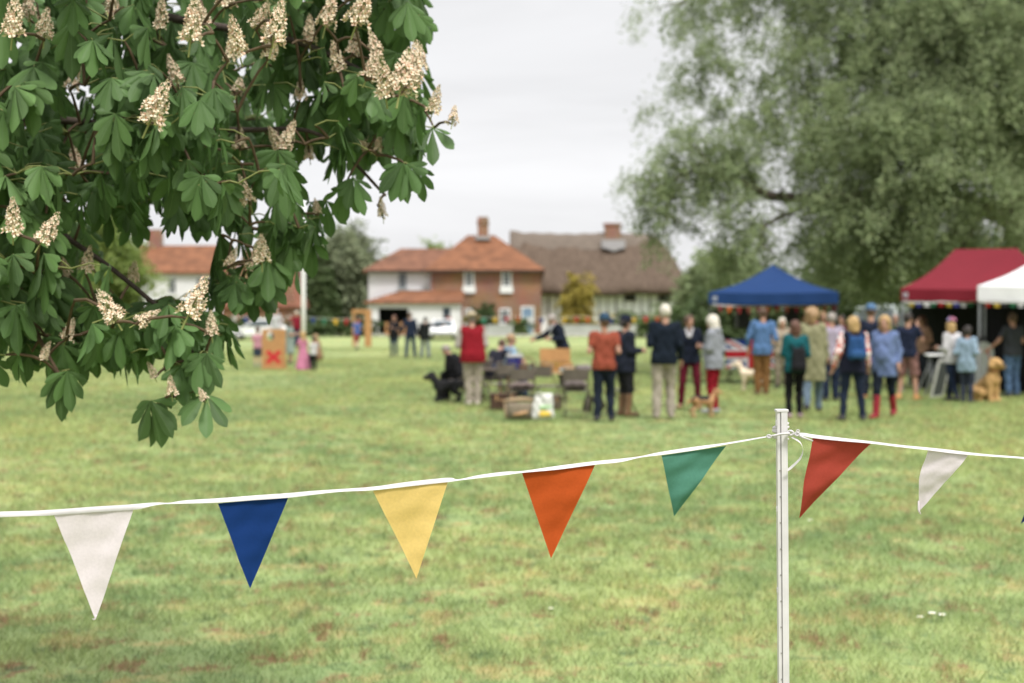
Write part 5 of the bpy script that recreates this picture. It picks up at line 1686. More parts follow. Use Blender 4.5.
person(762, 308, 395, -8, 'person in bright blue shirt and tan trousers before the union flag cloth', hair='brown', hstyle='short', top=('shirt', (.12, .23, .45), None, 1.6), bottom=('trousers', (.25, .125, .045)), shoe=(.10, .05, .03), arms=('relaxed', 'bent'), legs='close', girth=1.14)
J_teal = person(795, 321, 418, 4, 'brown haired person in teal jumper and black trousers carrying a dark rucksack', hair='red', hstyle='bob', top=('jumper', (.012, .125, .145)), bottom=('slim', blackc), shoe=(.30, .22, .24), arms=('front', 'front'), legs='weight', fem=True)
person(813, 309, 412, -14, 'tall person with big sandy hair in a long olive coat', hair='sandy', hstyle='curly', top=('coat', (.34, .33, .19)), bottom=('jeans', (.19, .26, .34)), shoe=(.03, .03, .04), arms=('bent', 'relaxed'), legs='walk', fem=True)
person(831, 313, 401, 6, 'grey haired person in lilac shirt and navy trousers seen from behind', hair='grey', hstyle='short', top=('shirt', (.46, .40, .50)), bottom=('trousers', (.018, .028, .06)), arms=('hip', 'hip'), legs='stand', girth=1.08)
J_pack = person(853, 317, 421, 2, 'blonde person in navy gilet with red checked sleeves and blue backpack', hair='blonde', hstyle='bob', top=('vest', (.022, .024, .05), None, 2), bottom=('slim', (.020, .030, .060)), arms=('relaxed', 'relaxed'), legs='wide', fem=True, sleeve_pat=check_pat(), girth=1.08)
person(871, 306, 399, -20, 'person in navy top and blue cap standing behind the blonde backpacker', hair='brown', hstyle='short', top=('tee', (.018, .024, .048)), bottom=('trousers', (.02, .025, .04)), shoe=(.35, .16, .06), arms=('relaxed', 'bent'), legs='stand', hat=('cap', (.13, .24, .42)), girth=1.1)
person(885, 316, 418, 148, 'blonde person in soft blue sweater and red wellington boots', hair='blonde', hstyle='bob', top=('longshirt', (.19, .26, .48)), bottom=('slim', (.012, .018, .03)), shoe=(.22, .012, .022), boots=.5, arms=('relaxed', 'relaxed'), legs='walk', fem=True, girth=1.12, turn=.3)
person(908, 313, 400, -30, 'person in navy tee shirt and dusty pink shorts holding a hand to the face', hair='dark', hstyle='short', top=('tee', (.018, .026, .058)), bottom=('shorts', (.30, .16, .14)), shoe=(.50, .24, .09), arms=('relaxed', 'face'), legs='wide', skin_c=SKIN_L, girth=1.05)
person(953, 321, 402, 28, 'blonde person in white top and navy jeans with a pink flower headpiece', hair='blonde', hstyle='bob', top=('jumper', (.70, .68, .70)), bottom=('slim', (.015, .025, .055)), arms=('bent', 'front'), legs='walk', fem=True)
person(967, 326, 403, -38, 'person in pale blue long shirt beside the red gazebo leg', hair='dark', hstyle='medium', top=('longshirt', (.34, .46, .58)), bottom=('slim', (.05, .06, .09)), arms=('bent', 'bent'), legs='close', fem=True)
J_grey = person(1013, 313, 397, 20, 'person in charcoal tee shirt and blue jeans holding the dog lead', hair='brown', hstyle='crop', top=('tee', (.055, .060, .068)), bottom=('jeans', (.10, .17, .30)), arms=('lead', 'bent'), legs='stand', girth=1.18, skin_c=SKIN_T)
person(782, 318, 388, 160, 'person in beige cardigan half hidden behind the blue shirt', hair='white', hstyle='medium', top=('jumper', (.48, .40, .30)), bottom=('trousers', (.35, .29, .22)), arms=('bent', 'bent'), fem=True)
person(805, 314, 384, 170, 'person in dark red top standing under the blue gazebo', hair='brown', hstyle='short', top=('shirt', (.22, .05, .06)), bottom=('trousers', (.05, .05, .06)), arms=('relaxed', 'relaxed'))
person(842, 315, 386, 150, 'dark haired person in maroon jacket behind the lilac shirt', hair='dark', hstyle='short', top=('jacket', (.09, .02, .03)), bottom=('jeans', denim), arms=('bent', 'bent'))
person(822, 312, 380, 176, 'person in pink top far back under the edge of the blue gazebo', hair='sandy', hstyle='short', top=('shirt', (.50, .16, .18)), bottom=('trousers', (.05, .05, .06)), arms=('bent', 'relaxed'))
person(923, 316, 388, 120, 'person in peach top talking behind the dusty pink shorts', hair='red', hstyle='long', top=('tee', (.50, .30, .22)), bottom=('trousers', (.025, .03, .04)), arms=('bent', 'face'), fem=True)
person(978, 322, 385, 190, 'person in dark jacket serving inside the red gazebo', hair='dark', hstyle='short', top=('jacket', (.02, .022, .03)), bottom=('trousers', (.03, .03, .035)), arms=('bent', 'bent'))
person(895, 314, 384, 165, 'person in green jacket standing near the silver van', hair='grey', hstyle='short', top=('jacket', (.07, .10, .06)), bottom=('trousers', (.06, .055, .05)), arms=('bent', 'relaxed'))
# --- three friends on the far lawn
person(394, 315.5, 356.5, 165, 'far person in black top at the left of the three before the garage', hair='red', hstyle='bob', top=('jacket', (.02, .02, .025)), bottom=('slim', (.05, .08, .13)), arms=('bent', 'front'), fem=True)
person(410.5, 312.5, 358, 10, 'far person in navy top at the middle of the three before the garage', hair='brown', hstyle='short', top=('jumper', (.02, .03, .06)), bottom=('jeans', (.04, .07, .13)), arms=('relaxed', 'relaxed'), legs='wide')
person(425, 317, 358, -15, 'far person in black pointing with an outstretched arm before the garage', hair='dark', hstyle='short', top=('jacket', (.018, .02, .02)), bottom=('jeans', (.24, .28, .33)), arms=('relaxed', 'point'), legs='wide')
# --- round the wet sponge board on the left
person(257.5, 328.5, 367, 12, 'child in pink top and dark shorts at the left of the wooden board', child=True, hair='brown', hstyle='short', top=('tee', (.66, .33, .40)), bottom=('shorts', (.06, .08, .12)), shoe=(.10, .12, .17), arms=('bent', 'bent'), skin_c=SKIN_P)
person(290, 320, 364.5, -60, 'person in pale green dress standing at the right of the wooden board', hair='brown', hstyle='bob', top=('dress', (.38, .46, .42)), bottom=('none', (0, 0, 0)), arms=('bent', 'bent'), fem=True)
person(297, 311, 347, 150, 'white haired person in red and navy far behind the wooden board', hair='white', hstyle='short', top=('jumper', (.30, .02, .04)), bottom=('trousers', (.03, .05, .12)), arms=('relaxed', 'relaxed'))
person(276, 309, 347, 180, 'white haired person in a white top far behind the wooden board', hair='white', hstyle='medium', top=('shirt', (.68, .68, .70)), bottom=('trousers', (.2, .2, .22)), arms=('relaxed', 'relaxed'))
person(303, 333, 370.5, 40, 'child in a long pink princess dress on the lawn', child=True, hair='blonde', hstyle='long', top=('long_dress', (.72, .27, .42)), bottom=('none', (0, 0, 0)), arms=('low', 'bent'), fem=True, skin_c=SKIN_P)
person(313.5, 338, 371, -15, 'child in white shirt and black trousers next to the pink dress', child=True, hair='dark', hstyle='short', top=('tee', (.74, .73, .74)), bottom=('trousers', (.015, .015, .018)), arms=('low', 'low'), skin_c=SKIN_P)
person(318, 331, 367, 60, 'person crouched low in brown beside the two dressed up children', seat=.30, H=1.6, hair='sandy', hstyle='long', top=('jumper', (.36, .22, .13)), bottom=('trousers', (.02, .02, .025)), arms=('low', 'low'), lean=.2, fem=True)
person(357, 318, 350, 30, 'child in blue and red running near the wooden gate frame', child=True, hair='brown', hstyle='short', top=('tee', (.10, .16, .42)), bottom=('shorts', (.36, .08, .07)), arms=('bent', 'bent'), legs='walk', skin_c=SKIN_P)


# --- bags on backs
def backpack(J, col, label, w_=.30, h_=.42, d_=.16, dz=0.0, pocket=None):
    s = J['s']; r = J['root']
    c = J['chest'] + Vector((0, -(.145 + d_ * .5) * s - .02, -.06 + dz))
    p = world_of(J, c)
    o = empty('backpack', p, r.rotation_euler.z, label, 'backpack')
    m = cloth(col)
    link_mesh('bag', sdf_mesh('bag', [Cap((-w_ * .28, 0, -h_ * .3), (-w_ * .22, .01, h_ * .28), w_ * .27, w_ * .24, sq=(1, .75, 1)), Cap((w_ * .28, 0, -h_ * .3), (w_ * .22, .01, h_ * .28), w_ * .27, w_ * .24, sq=(1, .75, 1))], .014, .05, [m], (), .002), o)
    link_mesh('pocket', sdf_mesh('pocket', [Cap((-w_ * .2, -d_ * .42, -h_ * .25), (w_ * .2, -d_ * .42, -h_ * .25), .055, sq=(1, .6, 1.3))], .013, .02, [cloth(pocket or tuple(.8 * c_ for c_ in col))]), o)
    for sd in (-1, 1):
        mb = MB()
        a = Vector((sd * w_ * .3, d_ * .35, h_ * .36)); sh = Vector((sd * .11 * s, d_ * .5 + .05, .21 * s + .03)); f = Vector((sd * .12 * s, d_ * .5 + .31, .12 * s)); f2 = Vector((sd * .15 * s, d_ * .5 + .24, -.12 * s)); e = Vector((sd * w_ * .42, d_ * .4, -h_ * .34))
        mb.tube([tuple(q) for q in cat_rom([tuple(x) for x in (a, sh, f, f2, e)], 4)], .016, cloth(tuple(.7 * c_ for c_ in col)), n=6)
        mb.build('strap', o)
    return o
backpack(J_pack, (.030, .095, .26), 'bright blue backpack on the blonde person in the navy gilet', w_=.29, h_=.42, pocket=(.045, .13, .33))
backpack(J_teal, (.022, .022, .026), 'slim dark rucksack on the person in the teal jumper', w_=.24, h_=.50, d_=.13, dz=-.16)


# ------------------------------------------------------------------ dogs
def dog(px, foot_py, yaw, label, H=.5, cols=((.3, .2, .1),), pose='stand', leg_c=None, fluffy=0.0, ears='drop', head_turn=0.0, saddle=None, collar=None, Y=None):
    Y = Y or depth_of_foot(foot_py)
    root = empty('dog', (at(px, 320, Y).x, Y, ground_z(Y)), R(yaw), label, 'dog')
    s = H / .55                              # .55 at the shoulder
    body = mat('dog_fur', cols[0], rough=.9, var=.25, scale=22, bump=.6)
    leg = mat('dog_fur', leg_c, rough=.9, var=.25, scale=22, bump=.6) if leg_c else body
    dark = mat('dog_nose', (.01, .01, .01), rough=.3)
    mats = [body, leg, dark]
    f = fluffy
    C_ = lambda a, b, r1, r2, m=0: Cap(np.array(a) * s, np.array(b) * s, (r1 + f) * s, (r2 + f) * s, m=m)
    P = []
    if pose == 'stand':
        P += [C_((0, .20, .43), (0, .12, .40), .105, .115), C_((0, .12, .40), (0, -.24, .45), .115, .085), C_((0, -.24, .45), (0, -.30, .45), .088, .08)]
        nk0, hd = (0, .24, .50), (0, .36, .66)
        for sd in (-1, 1):
            x = sd * .075
            P += [C_((x, .20, .42), (x, .17, .28), .062, .045, 0), C_((x, .17, .28), (x, .20, .17), .042, .028, 1), C_((x, .20, .17), (x, .195, .04), .026, .023, 1), C_((x, .195, .025), (x, .235, .022), .028, .022, 1)]
            P += [C_((x, -.27, .44), (x, -.20, .28), .082, .055, 0), C_((x, -.20, .28), (x, -.35, .19), .045, .028, 1), C_((x, -.35, .19), (x, -.325, .04), .027, .023, 1), C_((x, -.325, .025), (x, -.285, .022), .028, .022, 1)]
        P += [C_((0, -.34, .48), (0, -.44, .42), .03, .024), C_((0, -.44, .42), (0, -.50, .30), .024, .012)]
    else:
        P += [C_((0, .14, .40), (0, .10, .36), .115, .12), C_((0, .10, .36), (0, -.16, .16), .12, .13), C_((0, -.16, .16), (0, -.22, .12), .13, .10)]
        nk0, hd = (0, .16, .50), (0, .22, .70)
        for sd in (-1, 1):
            x = sd * .075
            P += [C_((x, .15, .40), (x, .16, .22), .06, .04, 0), C_((x, .16, .22), (x, .18, .04), .036, .028, 1), C_((x, .18, .025), (x, .23, .022), .032, .026, 1)]
            P += [C_((sd * .10, -.14, .16), (sd * .14, .04, .17), .10, .07, 0), C_((sd * .14, .04, .17), (sd * .14, -.10, .04), .05, .035, 1), C_((sd * .14, -.10, .03), (sd * .15, .05, .025), .032, .028, 1)]
        P += [C_((0, -.26, .08), (-.12, -.42, .04), .035, .02), C_((-.12, -.42, .04), (-.22, -.46, .035), .02, .012)]
    hd = np.array(hd)
    Rz = np.array(Matrix.Rotation(head_turn, 3, 'Z'))
    hp = lambda x, y, z: tuple(hd + Rz @ np.array([x, y, z]))
    P += [C_(nk0, tuple(hd + np.array([0, -.03, -.05])), .085, .062), C_(hp(0, -.01, 0), hp(0, .04, -.005), .075, .062), C_(hp(0, .05, -.02), hp(0, .16, -.04), .045, .032), C_(hp(0, .183, -.025), hp(0, .186, -.025), .012, .012, 2)]
    for sd in (-1, 1):
        if ears == 'drop': P += [C_(hp(sd * .065, -.02, .045), hp(sd * .095, .0, -.06), .020, .028)]
        else: P += [C_(hp(sd * .045, -.02, .05), hp(sd * .06, -.03, .125), .026, .008)]
    ex = MB()
    for sd in (-1, 1):
        c = np.array(hp(sd * .034, .068 + f * .4, .022)) * s
        ex.lathe([(.002, -.010), (.008, -.006), (.0105, 0), (.008, .006), (.002, .010)], eye_m, tuple(c), n=8)
    link_mesh('body', sdf_mesh('dog', P, .0135 * max(s, .7), .03 * s, mats, (), .003 + f * .14, 1.0, extra=ex), root)
    if saddle:
        sdl = [C_((0, .10, .435), (0, -.24, .472), .110, .080), C_((0, -.24, .47), (0, -.31, .46), .08, .072)]
        link_mesh('saddle_patch', sdf_mesh('saddle', sdl, .013, .03, [mat('dog_fur', saddle, rough=.9, var=.2, scale=22)], [lambda X: .425 * s - X[:, 2]], .003), root)
    if collar:
        mb = MB(); a = np.array(nk0); b_ = hd + np.array([0, -.03, -.05]); c = (a * .45 + b_ * .55); ax = (b_ - a) / np.linalg.norm(b_ - a)
        u_ = np.cross(ax, [1, 0, 0]); u_ /= np.linalg.norm(u_); v_ = np.cross(ax, u_)
        mb.tube([tuple((c + (u_ * math.cos(k * .3927) + v_ * math.sin(k * .3927)) * (.078 + f)) * s) for k in range(17)], .011 * s, cloth(collar), n=6); mb.build('collar', root)
    return root, Vector((Matrix.Rotation(R(yaw), 3, 'Z') @ Vector((hd + np.array([0, -.04, -.09])) * s)) ) + root.location


dog(446, 402, 100, 'black long legged dog standing left of the red body warmer', H=.44, cols=((.010, .010, .011),), ears='drop', fluffy=.028)
dog(704, 417, -70, 'tan dog with a black saddle standing behind the maroon trousers', H=.36, cols=((.34, .19, .09),), leg_c=(.42, .26, .14), saddle=(.015, .014, .013), ears='drop')
_, neck_dog = dog(986, 402, -152, 'big curly golden dog sitting on a lead under the red gazebo', H=.62, cols=((.40, .245, .10),), pose='sit', fluffy=.022, ears='drop', collar=(.3, .03, .04))
dog(752, 391, 60, 'pale cream dog standing in front of the union flag cloth', H=.52, cols=((.55, .46, .34),), ears='drop')

# the lead from the hand to the golden dog
hw = world_of(J_grey, J_grey['wr'][0] + Vector((0, .05, -.04)))
mb = MB()
a, b_ = hw, neck_dog
pts = [a.lerp(b_, t_) + Vector((0, 0, -.10 * math.sin(math.pi * t_))) - a for t_ in np.linspace(0, 1, 9)]
mb.tube(pts, .012, cloth((.24, .015, .03)), n=6)
lead_o = mb.build('dog_lead'); lead_o.location = a
tag(lead_o, 'dark red lead running from a hand down to the golden dog', 'dog lead')

# the pink flower headpiece of the blonde person in white
fp = at(951, 321.5, depth_of_foot(402)); fp.y -= .02
fl = empty('headpiece', fp, 0, 'pink and lilac flower headpiece worn with the white top', 'headpiece')
mb = MB()
rr = random.Random(4)
for k in range(14):
    a = k * 2.4; r_ = .02 + .004 * k
    c = Vector((math.cos(a) * r_, math.sin(a) * r_ * .8, .02 + rr.uniform(0, .05)))
    mb.add([c + Vector((0, 0, .04)), c + Vector((.035, 0, .0)), c + Vector((0, .03, -.01)), c + Vector((-.035, 0, 0)), c + Vector((0, -.03, -.01))], [(0, 1, 2), (0, 2, 3), (0, 3, 4), (0, 4, 1)], cloth((.70, .28, .42) if k % 3 else (.46, .42, .70)))
mb.build('flowers', fl)
mb = MB(); mb.tube([(-.07, 0, -.02), (-.04, 0, .02), (0, 0, .03), (.04, 0, .02), (.07, 0, -.02)], .006, blackm if False else cloth((.1, .08, .08)), n=5); mb.build('band', fl)
# ------------------------------------------------------------------ gazebos
alu = mat('grey_pole', (.22, .23, .24), rough=.45, metal=.3)
wht = mat('white_pole', (.72, .72, .72), rough=.5)
def canvas(c): c = tuple(q * .56 for q in c); return mat('canvas', c, rough=.75, var=.06, scale=2.5, spec=.25, trans=.12, bump=.1)


def gazebo(name, label, cx, cy, w_, d_, ze, zv, zp, col, pole, rz=0.0, ridge=0.0, side=None, emblem=False):
    """pop-up gazebo: eave height ze, bottom of the valance zv, peak zp"""
    t = empty(name, (cx, cy, ground_z(cy)), rz, label, 'gazebo')
    m = canvas(col)
    hx, hy = w_ / 2, d_ / 2
    n = 10
    V = []; F = []
    # roof panels that sag a little between the hips
    def corner(sx, sy): return Vector((sx * hx, sy * hy, ze))
    rl, rr_ = Vector((-ridge / 2, 0, zp)), Vector((ridge / 2, 0, zp))
    panels = [(corner(-1, -1), corner(1, -1), rl, rr_), (corner(1, -1), corner(1, 1), rr_, rr_), (corner(1, 1), corner(-1, 1), rr_, rl), (corner(-1, 1), corner(-1, -1), rl, rl)]
    for a, b, pa, pb in panels:
        base = len(V)
        for j in range(n + 1):
            v = j / n
            for i in range(n + 1):
                u = i / n
                e = a.lerp(b, u); p = pa.lerp(pb, u)
                q = e.lerp(p, v)
                q.z -= (.20 * math.sin(math.pi * v) * (.55 + .45 * math.sin(math.pi * u)) + .035 * math.sin(math.pi * u) * (1 - v))
                V.append(q)
        W_ = n + 1
        for j in range(n):
            for i in range(n): F.append((base + j * W_ + i, base + j * W_ + i + 1, base + (j + 1) * W_ + i + 1, base + (j + 1) * W_ + i))
    mb = MB(); b0 = len(V)
    mb.add(V + [v - Vector((0, 0, .006)) for v in V], F + [tuple(k + b0 for k in f[::-1]) for f in F], m, False)
    mb.build('canopy', t, fix=False)
    # valance: a hanging strip with a soft wave
    mb = MB()
    loop = [corner(-1, -1), corner(1, -1), corner(1, 1), corner(-1, 1)]
    for k in range(4):
        a, b = loop[k], loop[(k + 1) % 4]
        nrm = Vector(((b - a).y, -(b - a).x, 0)).normalized()
        V = []; N_ = 28
        for i in range(N_ + 1):
            u = i / N_
            q = a.lerp(b, u); sag = .035 * math.sin(math.pi * u)
            for v in (0, .5, 1):
                V.append(q + nrm * (.006 + .012 * v * math.sin(u * 26 + k)) + Vector((0, 0, -sag + (zv - ze) * v)))
        F = [(3 * i + j, 3 * i + j + 1, 3 * i + 4 + j, 3 * i + 3 + j) for i in range(N_) for j in (0, 1)]
        b0 = len(V)
        mb.add(V + [v - nrm * .004 for v in V], F + [tuple(x + b0 for x in f[::-1]) for f in F], m, True)
    mb.build('valance', t, fix=False)
    for sx in (-1, 1):
        for sy in (-1, 1):
            mb = MB(); mb.box((sx * (hx - .04), sy * (hy - .04), ze / 2 - .02), (.045, .045, ze - .04), pole, bev=.004); mb.box((sx * (hx - .04), sy * (hy - .04), .008), (.12, .12, .014), pole); lg = mb.build('leg', t)
            q = MB(); q.box((sx * (hx - .04), sy * (hy - .04), ze * .52), (.07, .07, .09), mat('joint', (.03, .03, .03))); q.build('joint', lg)
    mb = MB()
    for a, b in ((0, 1), (1, 2), (2, 3), (3, 0)):
        A = loop[a] * .975; B = loop[b] * .975; A.z = B.z = ze
        for s0, s1 in ((0, .5), (.5, 1)):
            p, q = A.lerp(B, s0), A.lerp(B, s1)
            mb.bar(p + Vector((0, 0, -.10)), q + Vector((0, 0, -.34)), .022, pole); mb.bar(p + Vector((0, .004, -.34)), q + Vector((0, .004, -.10)), .022, pole)
    mb.build('truss', t)
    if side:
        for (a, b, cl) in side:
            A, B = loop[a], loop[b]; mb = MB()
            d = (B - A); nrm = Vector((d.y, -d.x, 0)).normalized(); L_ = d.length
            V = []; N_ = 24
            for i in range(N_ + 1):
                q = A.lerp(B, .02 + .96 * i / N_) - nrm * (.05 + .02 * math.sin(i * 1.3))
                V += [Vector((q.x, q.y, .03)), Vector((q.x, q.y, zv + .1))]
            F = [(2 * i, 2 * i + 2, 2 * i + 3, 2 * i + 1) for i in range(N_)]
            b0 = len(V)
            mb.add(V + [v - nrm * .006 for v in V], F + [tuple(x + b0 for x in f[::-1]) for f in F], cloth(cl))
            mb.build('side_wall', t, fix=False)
    if emblem:
        mb = MB(); e = loop[0].lerp(loop[1], emblem[0]); em = mat('emblem_white', (.40, .42, .46))
        z_ = (ze + zv) / 2 - .01
        for zz in (.045, .0, -.045): mb.box((e.x, e.y - .026, z_ + zz), (.10 if zz else .07, .006, .018), em)
        mb.box((e.x - .04, e.y - .0265, z_), (.02, .007, .10), em); mb.box((e.x + .04, e.y - .0265, z_), (.02, .007, .10), em)
        mb.build('emblem', t)
    return t


def gaz_px(name, label, pxl, pxr, Yf, d_, py_e, py_v, py_p, col, pole, **kw):
    xl, xr = pX(pxl, Yf), pX(pxr, Yf)
    ze, zv = at(512, py_e, Yf).z, at(512, py_v, Yf).z
    zp = at(512, py_p, Yf + d_ / 2).z
    th_ = math.atan2((xl + xr) / 2, Yf); cs_, sn_ = math.cos(th_), math.sin(th_)
    return gazebo(name, label, (xl + xr) / 2 + sn_ * d_ / 2, Yf + cs_ * d_ / 2, (xr - xl) * cs_, d_, ze, zv, zp, col, pole, rz=-th_, **kw)

gaz_px('blue_gazebo', 'royal blue pop up gazebo with a pointed top behind the crowd', 708, 838, 35.5, 3.0, 292, 303.5, 264.5, (.012, .060, .215), mat('dark_pole', (.03, .03, .035), rough=.5), emblem=(.05,))
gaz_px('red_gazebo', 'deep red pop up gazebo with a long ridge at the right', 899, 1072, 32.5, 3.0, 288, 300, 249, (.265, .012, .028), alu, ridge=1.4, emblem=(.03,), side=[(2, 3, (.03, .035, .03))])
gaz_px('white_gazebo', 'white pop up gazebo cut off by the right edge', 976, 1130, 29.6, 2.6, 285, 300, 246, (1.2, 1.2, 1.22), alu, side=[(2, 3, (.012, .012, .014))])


# ------------------------------------------------------------------ strings of flags
FLAGC = [(.50, .09, .02), (.74, .72, .70), (.02, .06, .26), (.06, .26, .16), (.72, .46, .06), (.45, .02, .03)]
def flag_string(label, pts, step, size, group=None, name='bunting', seed=0, cols=FLAGC, sq=False):
    """a rope hung through pts with small flags, each flag a part"""
    rr = random.Random(seed)
    o0 = Vector(pts[0])
    t = empty(name, o0, 0, label, 'bunting', group)
    P = [tuple(Vector(p) - o0) for p in pts]
    q = []
    for i in range(len(P) - 1):
        a, b = Vector(P[i]), Vector(P[i + 1]); L_ = (b - a).length
        for k in range(8):
            u = k / 8; q.append(a.lerp(b, u) - Vector((0, 0, .025 * L_ * 4 * u * (1 - u))))
    q.append(Vector(P[-1]))
    mb = MB(); mb.tube(q, .012, mat('cord', (.6, .6, .58)), n=5); mb.build('cord', t)
    acc = .2; k = 0
    for i in range(len(q) - 1):
        a, b = q[i], q[i + 1]; L_ = (b - a).length; d = (b - a).normalized()
        while acc < L_:
            c = a + d * acc; acc += step
            w_ = size * .5; dn = Vector((rr.uniform(-.15, .15) * size, rr.uniform(-.2, .2) * size, -size * (1.15 if not sq else .8)))
            A, B = c - d * w_ - Vector((0, 0, .008)), c + d * w_ - Vector((0, 0, .008)); T_ = c + dn
            nn = d.cross(Vector((0, 0, 1))).normalized() * .004
            m = cloth(cols[(k + seed) % len(cols)]); k += 1
            mb = MB()
            if sq:
                A2, B2 = A + dn, B + dn
                mb.add([A + nn, B + nn, B2 + nn, A2 + nn, A - nn, B - nn, B2 - nn, A2 - nn], [(0, 1, 2, 3), (7, 6, 5, 4), (0, 4, 5, 1), (1, 5, 6, 2), (2, 6, 7, 3), (3, 7, 4, 0)], m)
            else:
                mb.add([A + nn, B + nn, T_ + nn, A - nn, B - nn, T_ - nn], [(0, 1, 2), (5, 4, 3), (0, 3, 4, 1), (1, 4, 5, 2), (2, 5, 3, 0)], m)
            mb.build('flag', t)
        acc -= L_
    return t

flag_string('small coloured flags strung along the hedge behind the wooden board', [at(232, 316, 104), at(300, 316.5, 104), at(368, 318, 104)], .82, .44, seed=1)
flag_string('small coloured flags strung across the front of the brick house and thatched cottage', [at(446, 316.5, 103), at(512, 316, 103), at(580, 316.5, 103), at(650, 316, 103), at(722, 317, 103)], .84, .44, seed=0)
flag_string('small red and orange flags hung under the blue gazebo', [at(712, 304.5, 35.7), at(775, 305, 35.7), at(836, 304.5, 35.7)], .24, .17, seed=2, cols=[(.40, .05, .05), (.45, .13, .10), (.30, .03, .06), (.5, .12, .03)])
flag_string('national flags hung in a row under the red gazebo', [at(903, 301.5, 32.7), at(940, 302, 32.7), at(978, 301.5, 32.7)], .17, .115, seed=3, sq=True, cols=[(.50, .50, .48), (.04, .16, .08), (.32, .02, .02), (.45, .34, .06), (.06, .06, .25)])
flag_string('national flags hung in a row under the white gazebo', [at(979, 301.5, 29.75), at(1010, 302, 29.75), at(1060, 301.5, 29.75)], .17, .115, seed=1, sq=True, cols=[(.45, .45, .44), (.34, .03, .02), (.45, .32, .05), (.03, .03, .03), (.04, .18, .09)])


# ------------------------------------------------------------------ tables, chairs and what lies on them
wood_top = mat('pine_top', (.46, .33, .20), rough=.5, var=.18, scale=3, vscale=(1, 8, 1))
steel = mat('brown_steel', (.10, .085, .07), rough=.45, metal=.4)
def folding_table(loc, rz, L_, D_, H_, label, top=wood_top, legm=steel):
    t = empty('folding_table', loc, rz, label, 'table')
    mb = MB(); mb.box((0, 0, H_ - .018), (L_, D_, .036), top, bev=.006); mb.build('tabletop', t)
    for sx in (-1, 1):
        for sy in (-1, 1):
            q = MB(); q.tube([(sx * (L_ / 2 - .16), sy * (D_ / 2 - .08), H_ - .036), (sx * (L_ / 2 - .10), sy * (D_ / 2 - .06), .0)], .014, legm, n=7); q.build('leg', t)
        q = MB(); q.tube([(sx * (L_ / 2 - .13), -(D_ / 2 - .07), H_ * .45), (sx * (L_ / 2 - .13), D_ / 2 - .07, H_ * .45)], .010, legm, n=6); q.build('stretcher', t)
    return t


def folding_chair(loc, rz, label, col=(.12, .10, .085), group='folding chairs round the table'):
    t = empty('folding_chair', loc, rz, label, 'chair', group)
    m = mat('chair_panel', col, rough=.5, var=.15); fr = mat('chair_frame', (.14, .12, .10), rough=.4, metal=.5)
    mb = MB(); mb.box((0, .02, .44), (.40, .38, .022), m, bev=.008); mb.build('seat', t)
    mb = MB()
    vs = []
    for z_ in (.62, .72, .82):
        for k in range(7):
            u = k / 6 * 2 - 1
            vs.append((u * .205, -.235 - .12 * (z_ - .44) - .03 * (1 - u * u), z_))
    b0 = len(vs); F = [(r_ * 7 + k, r_ * 7 + k + 1, r_ * 7 + 8 + k, r_ * 7 + 7 + k) for r_ in (0, 1) for k in range(6)]
    vs2 = [(x, y - .014, z_) for x, y, z_ in vs]
    rim = list(range(7)) + [13, 20] + list(range(19, 13, -1)) + [7]
    mb.add(vs + vs2, F + [tuple(i + b0 for i in f[::-1]) for f in F] + [(rim[k], rim[(k + 1) % len(rim)], rim[(k + 1) % len(rim)] + b0, rim[k] + b0) for k in range(len(rim))], m)
    mb.build('backrest', t)
    for sx in (-1, 1):
        q = MB(); q.tube([(sx * .215, .22, 0), (sx * .215, -.02, .44), (sx * .215, -.215, .62), (sx * .215, -.275, .86)], .011, fr, n=7); q.build('leg', t)
        q = MB(); q.tube([(sx * .19, -.24, 0), (sx * .19, .02, .36), (sx * .19, .16, .43)], .011, fr, n=7); q.build('leg', t)
    q = MB(); q.tube([(-.215, .16, .11), (.215, .16, .11)], .008, fr, n=6); q.build('stretcher', t); q = MB(); q.tube([(-.19, -.18, .09), (.19, -.18, .09)], .008, fr, n=6); q.build('stretcher', t); q = MB(); q.tube([(-.215, -.275, .86), (0, -.285, .87), (.215, -.275, .86)], .011, fr, n=6); q.build('top_rail', t)
    return t

TYb = depth_of_foot(402)                      # the main table
def gp(px, Y): return at(px, 320, Y).x
folding_table((gp(538, TYb), TYb, 0), R(3), 1.25, .65, .61, 'folding table with a pale wooden top carrying the wooden chest')
folding_table((gp(499, TYb + .4), TYb + .4, 0), R(-4), .9, .55, .66, 'small dark folding table beside the seated pair', top=mat('dark_top', (.10, .075, .06), rough=.5))
folding_chair((gp(521, 24.6), 24.6, 0), R(6), 'brown folding chair behind the wicker basket on the grass')
folding_chair((gp(577, 24.4), 24.4, 0), R(-8), 'brown folding chair with cushions on its seat left of the rust tee shirt')
folding_chair((gp(621, 24.7), 24.7, 0), R(-62), 'brown folding chair half hidden by the rust tee shirt')
folding_chair((gp(497, 26.9), 26.9, 0), R(40), 'brown folding chair turned sideways beside the dark brown picnic hamper')
folding_chair((gp(547, 26.0), 26.0, 0), R(-25), 'brown folding chair pushed up to the table below the wooden chest')
for J, lb in ((J_dark, 'folding chair under the person in black'), (J_blue, 'folding chair under the pale blue shirt'), (J_pink, 'folding chair under the person with bare pink arms')):
    r = J['root']; folding_chair(tuple(r.location), r.rotation_euler.z, lb)

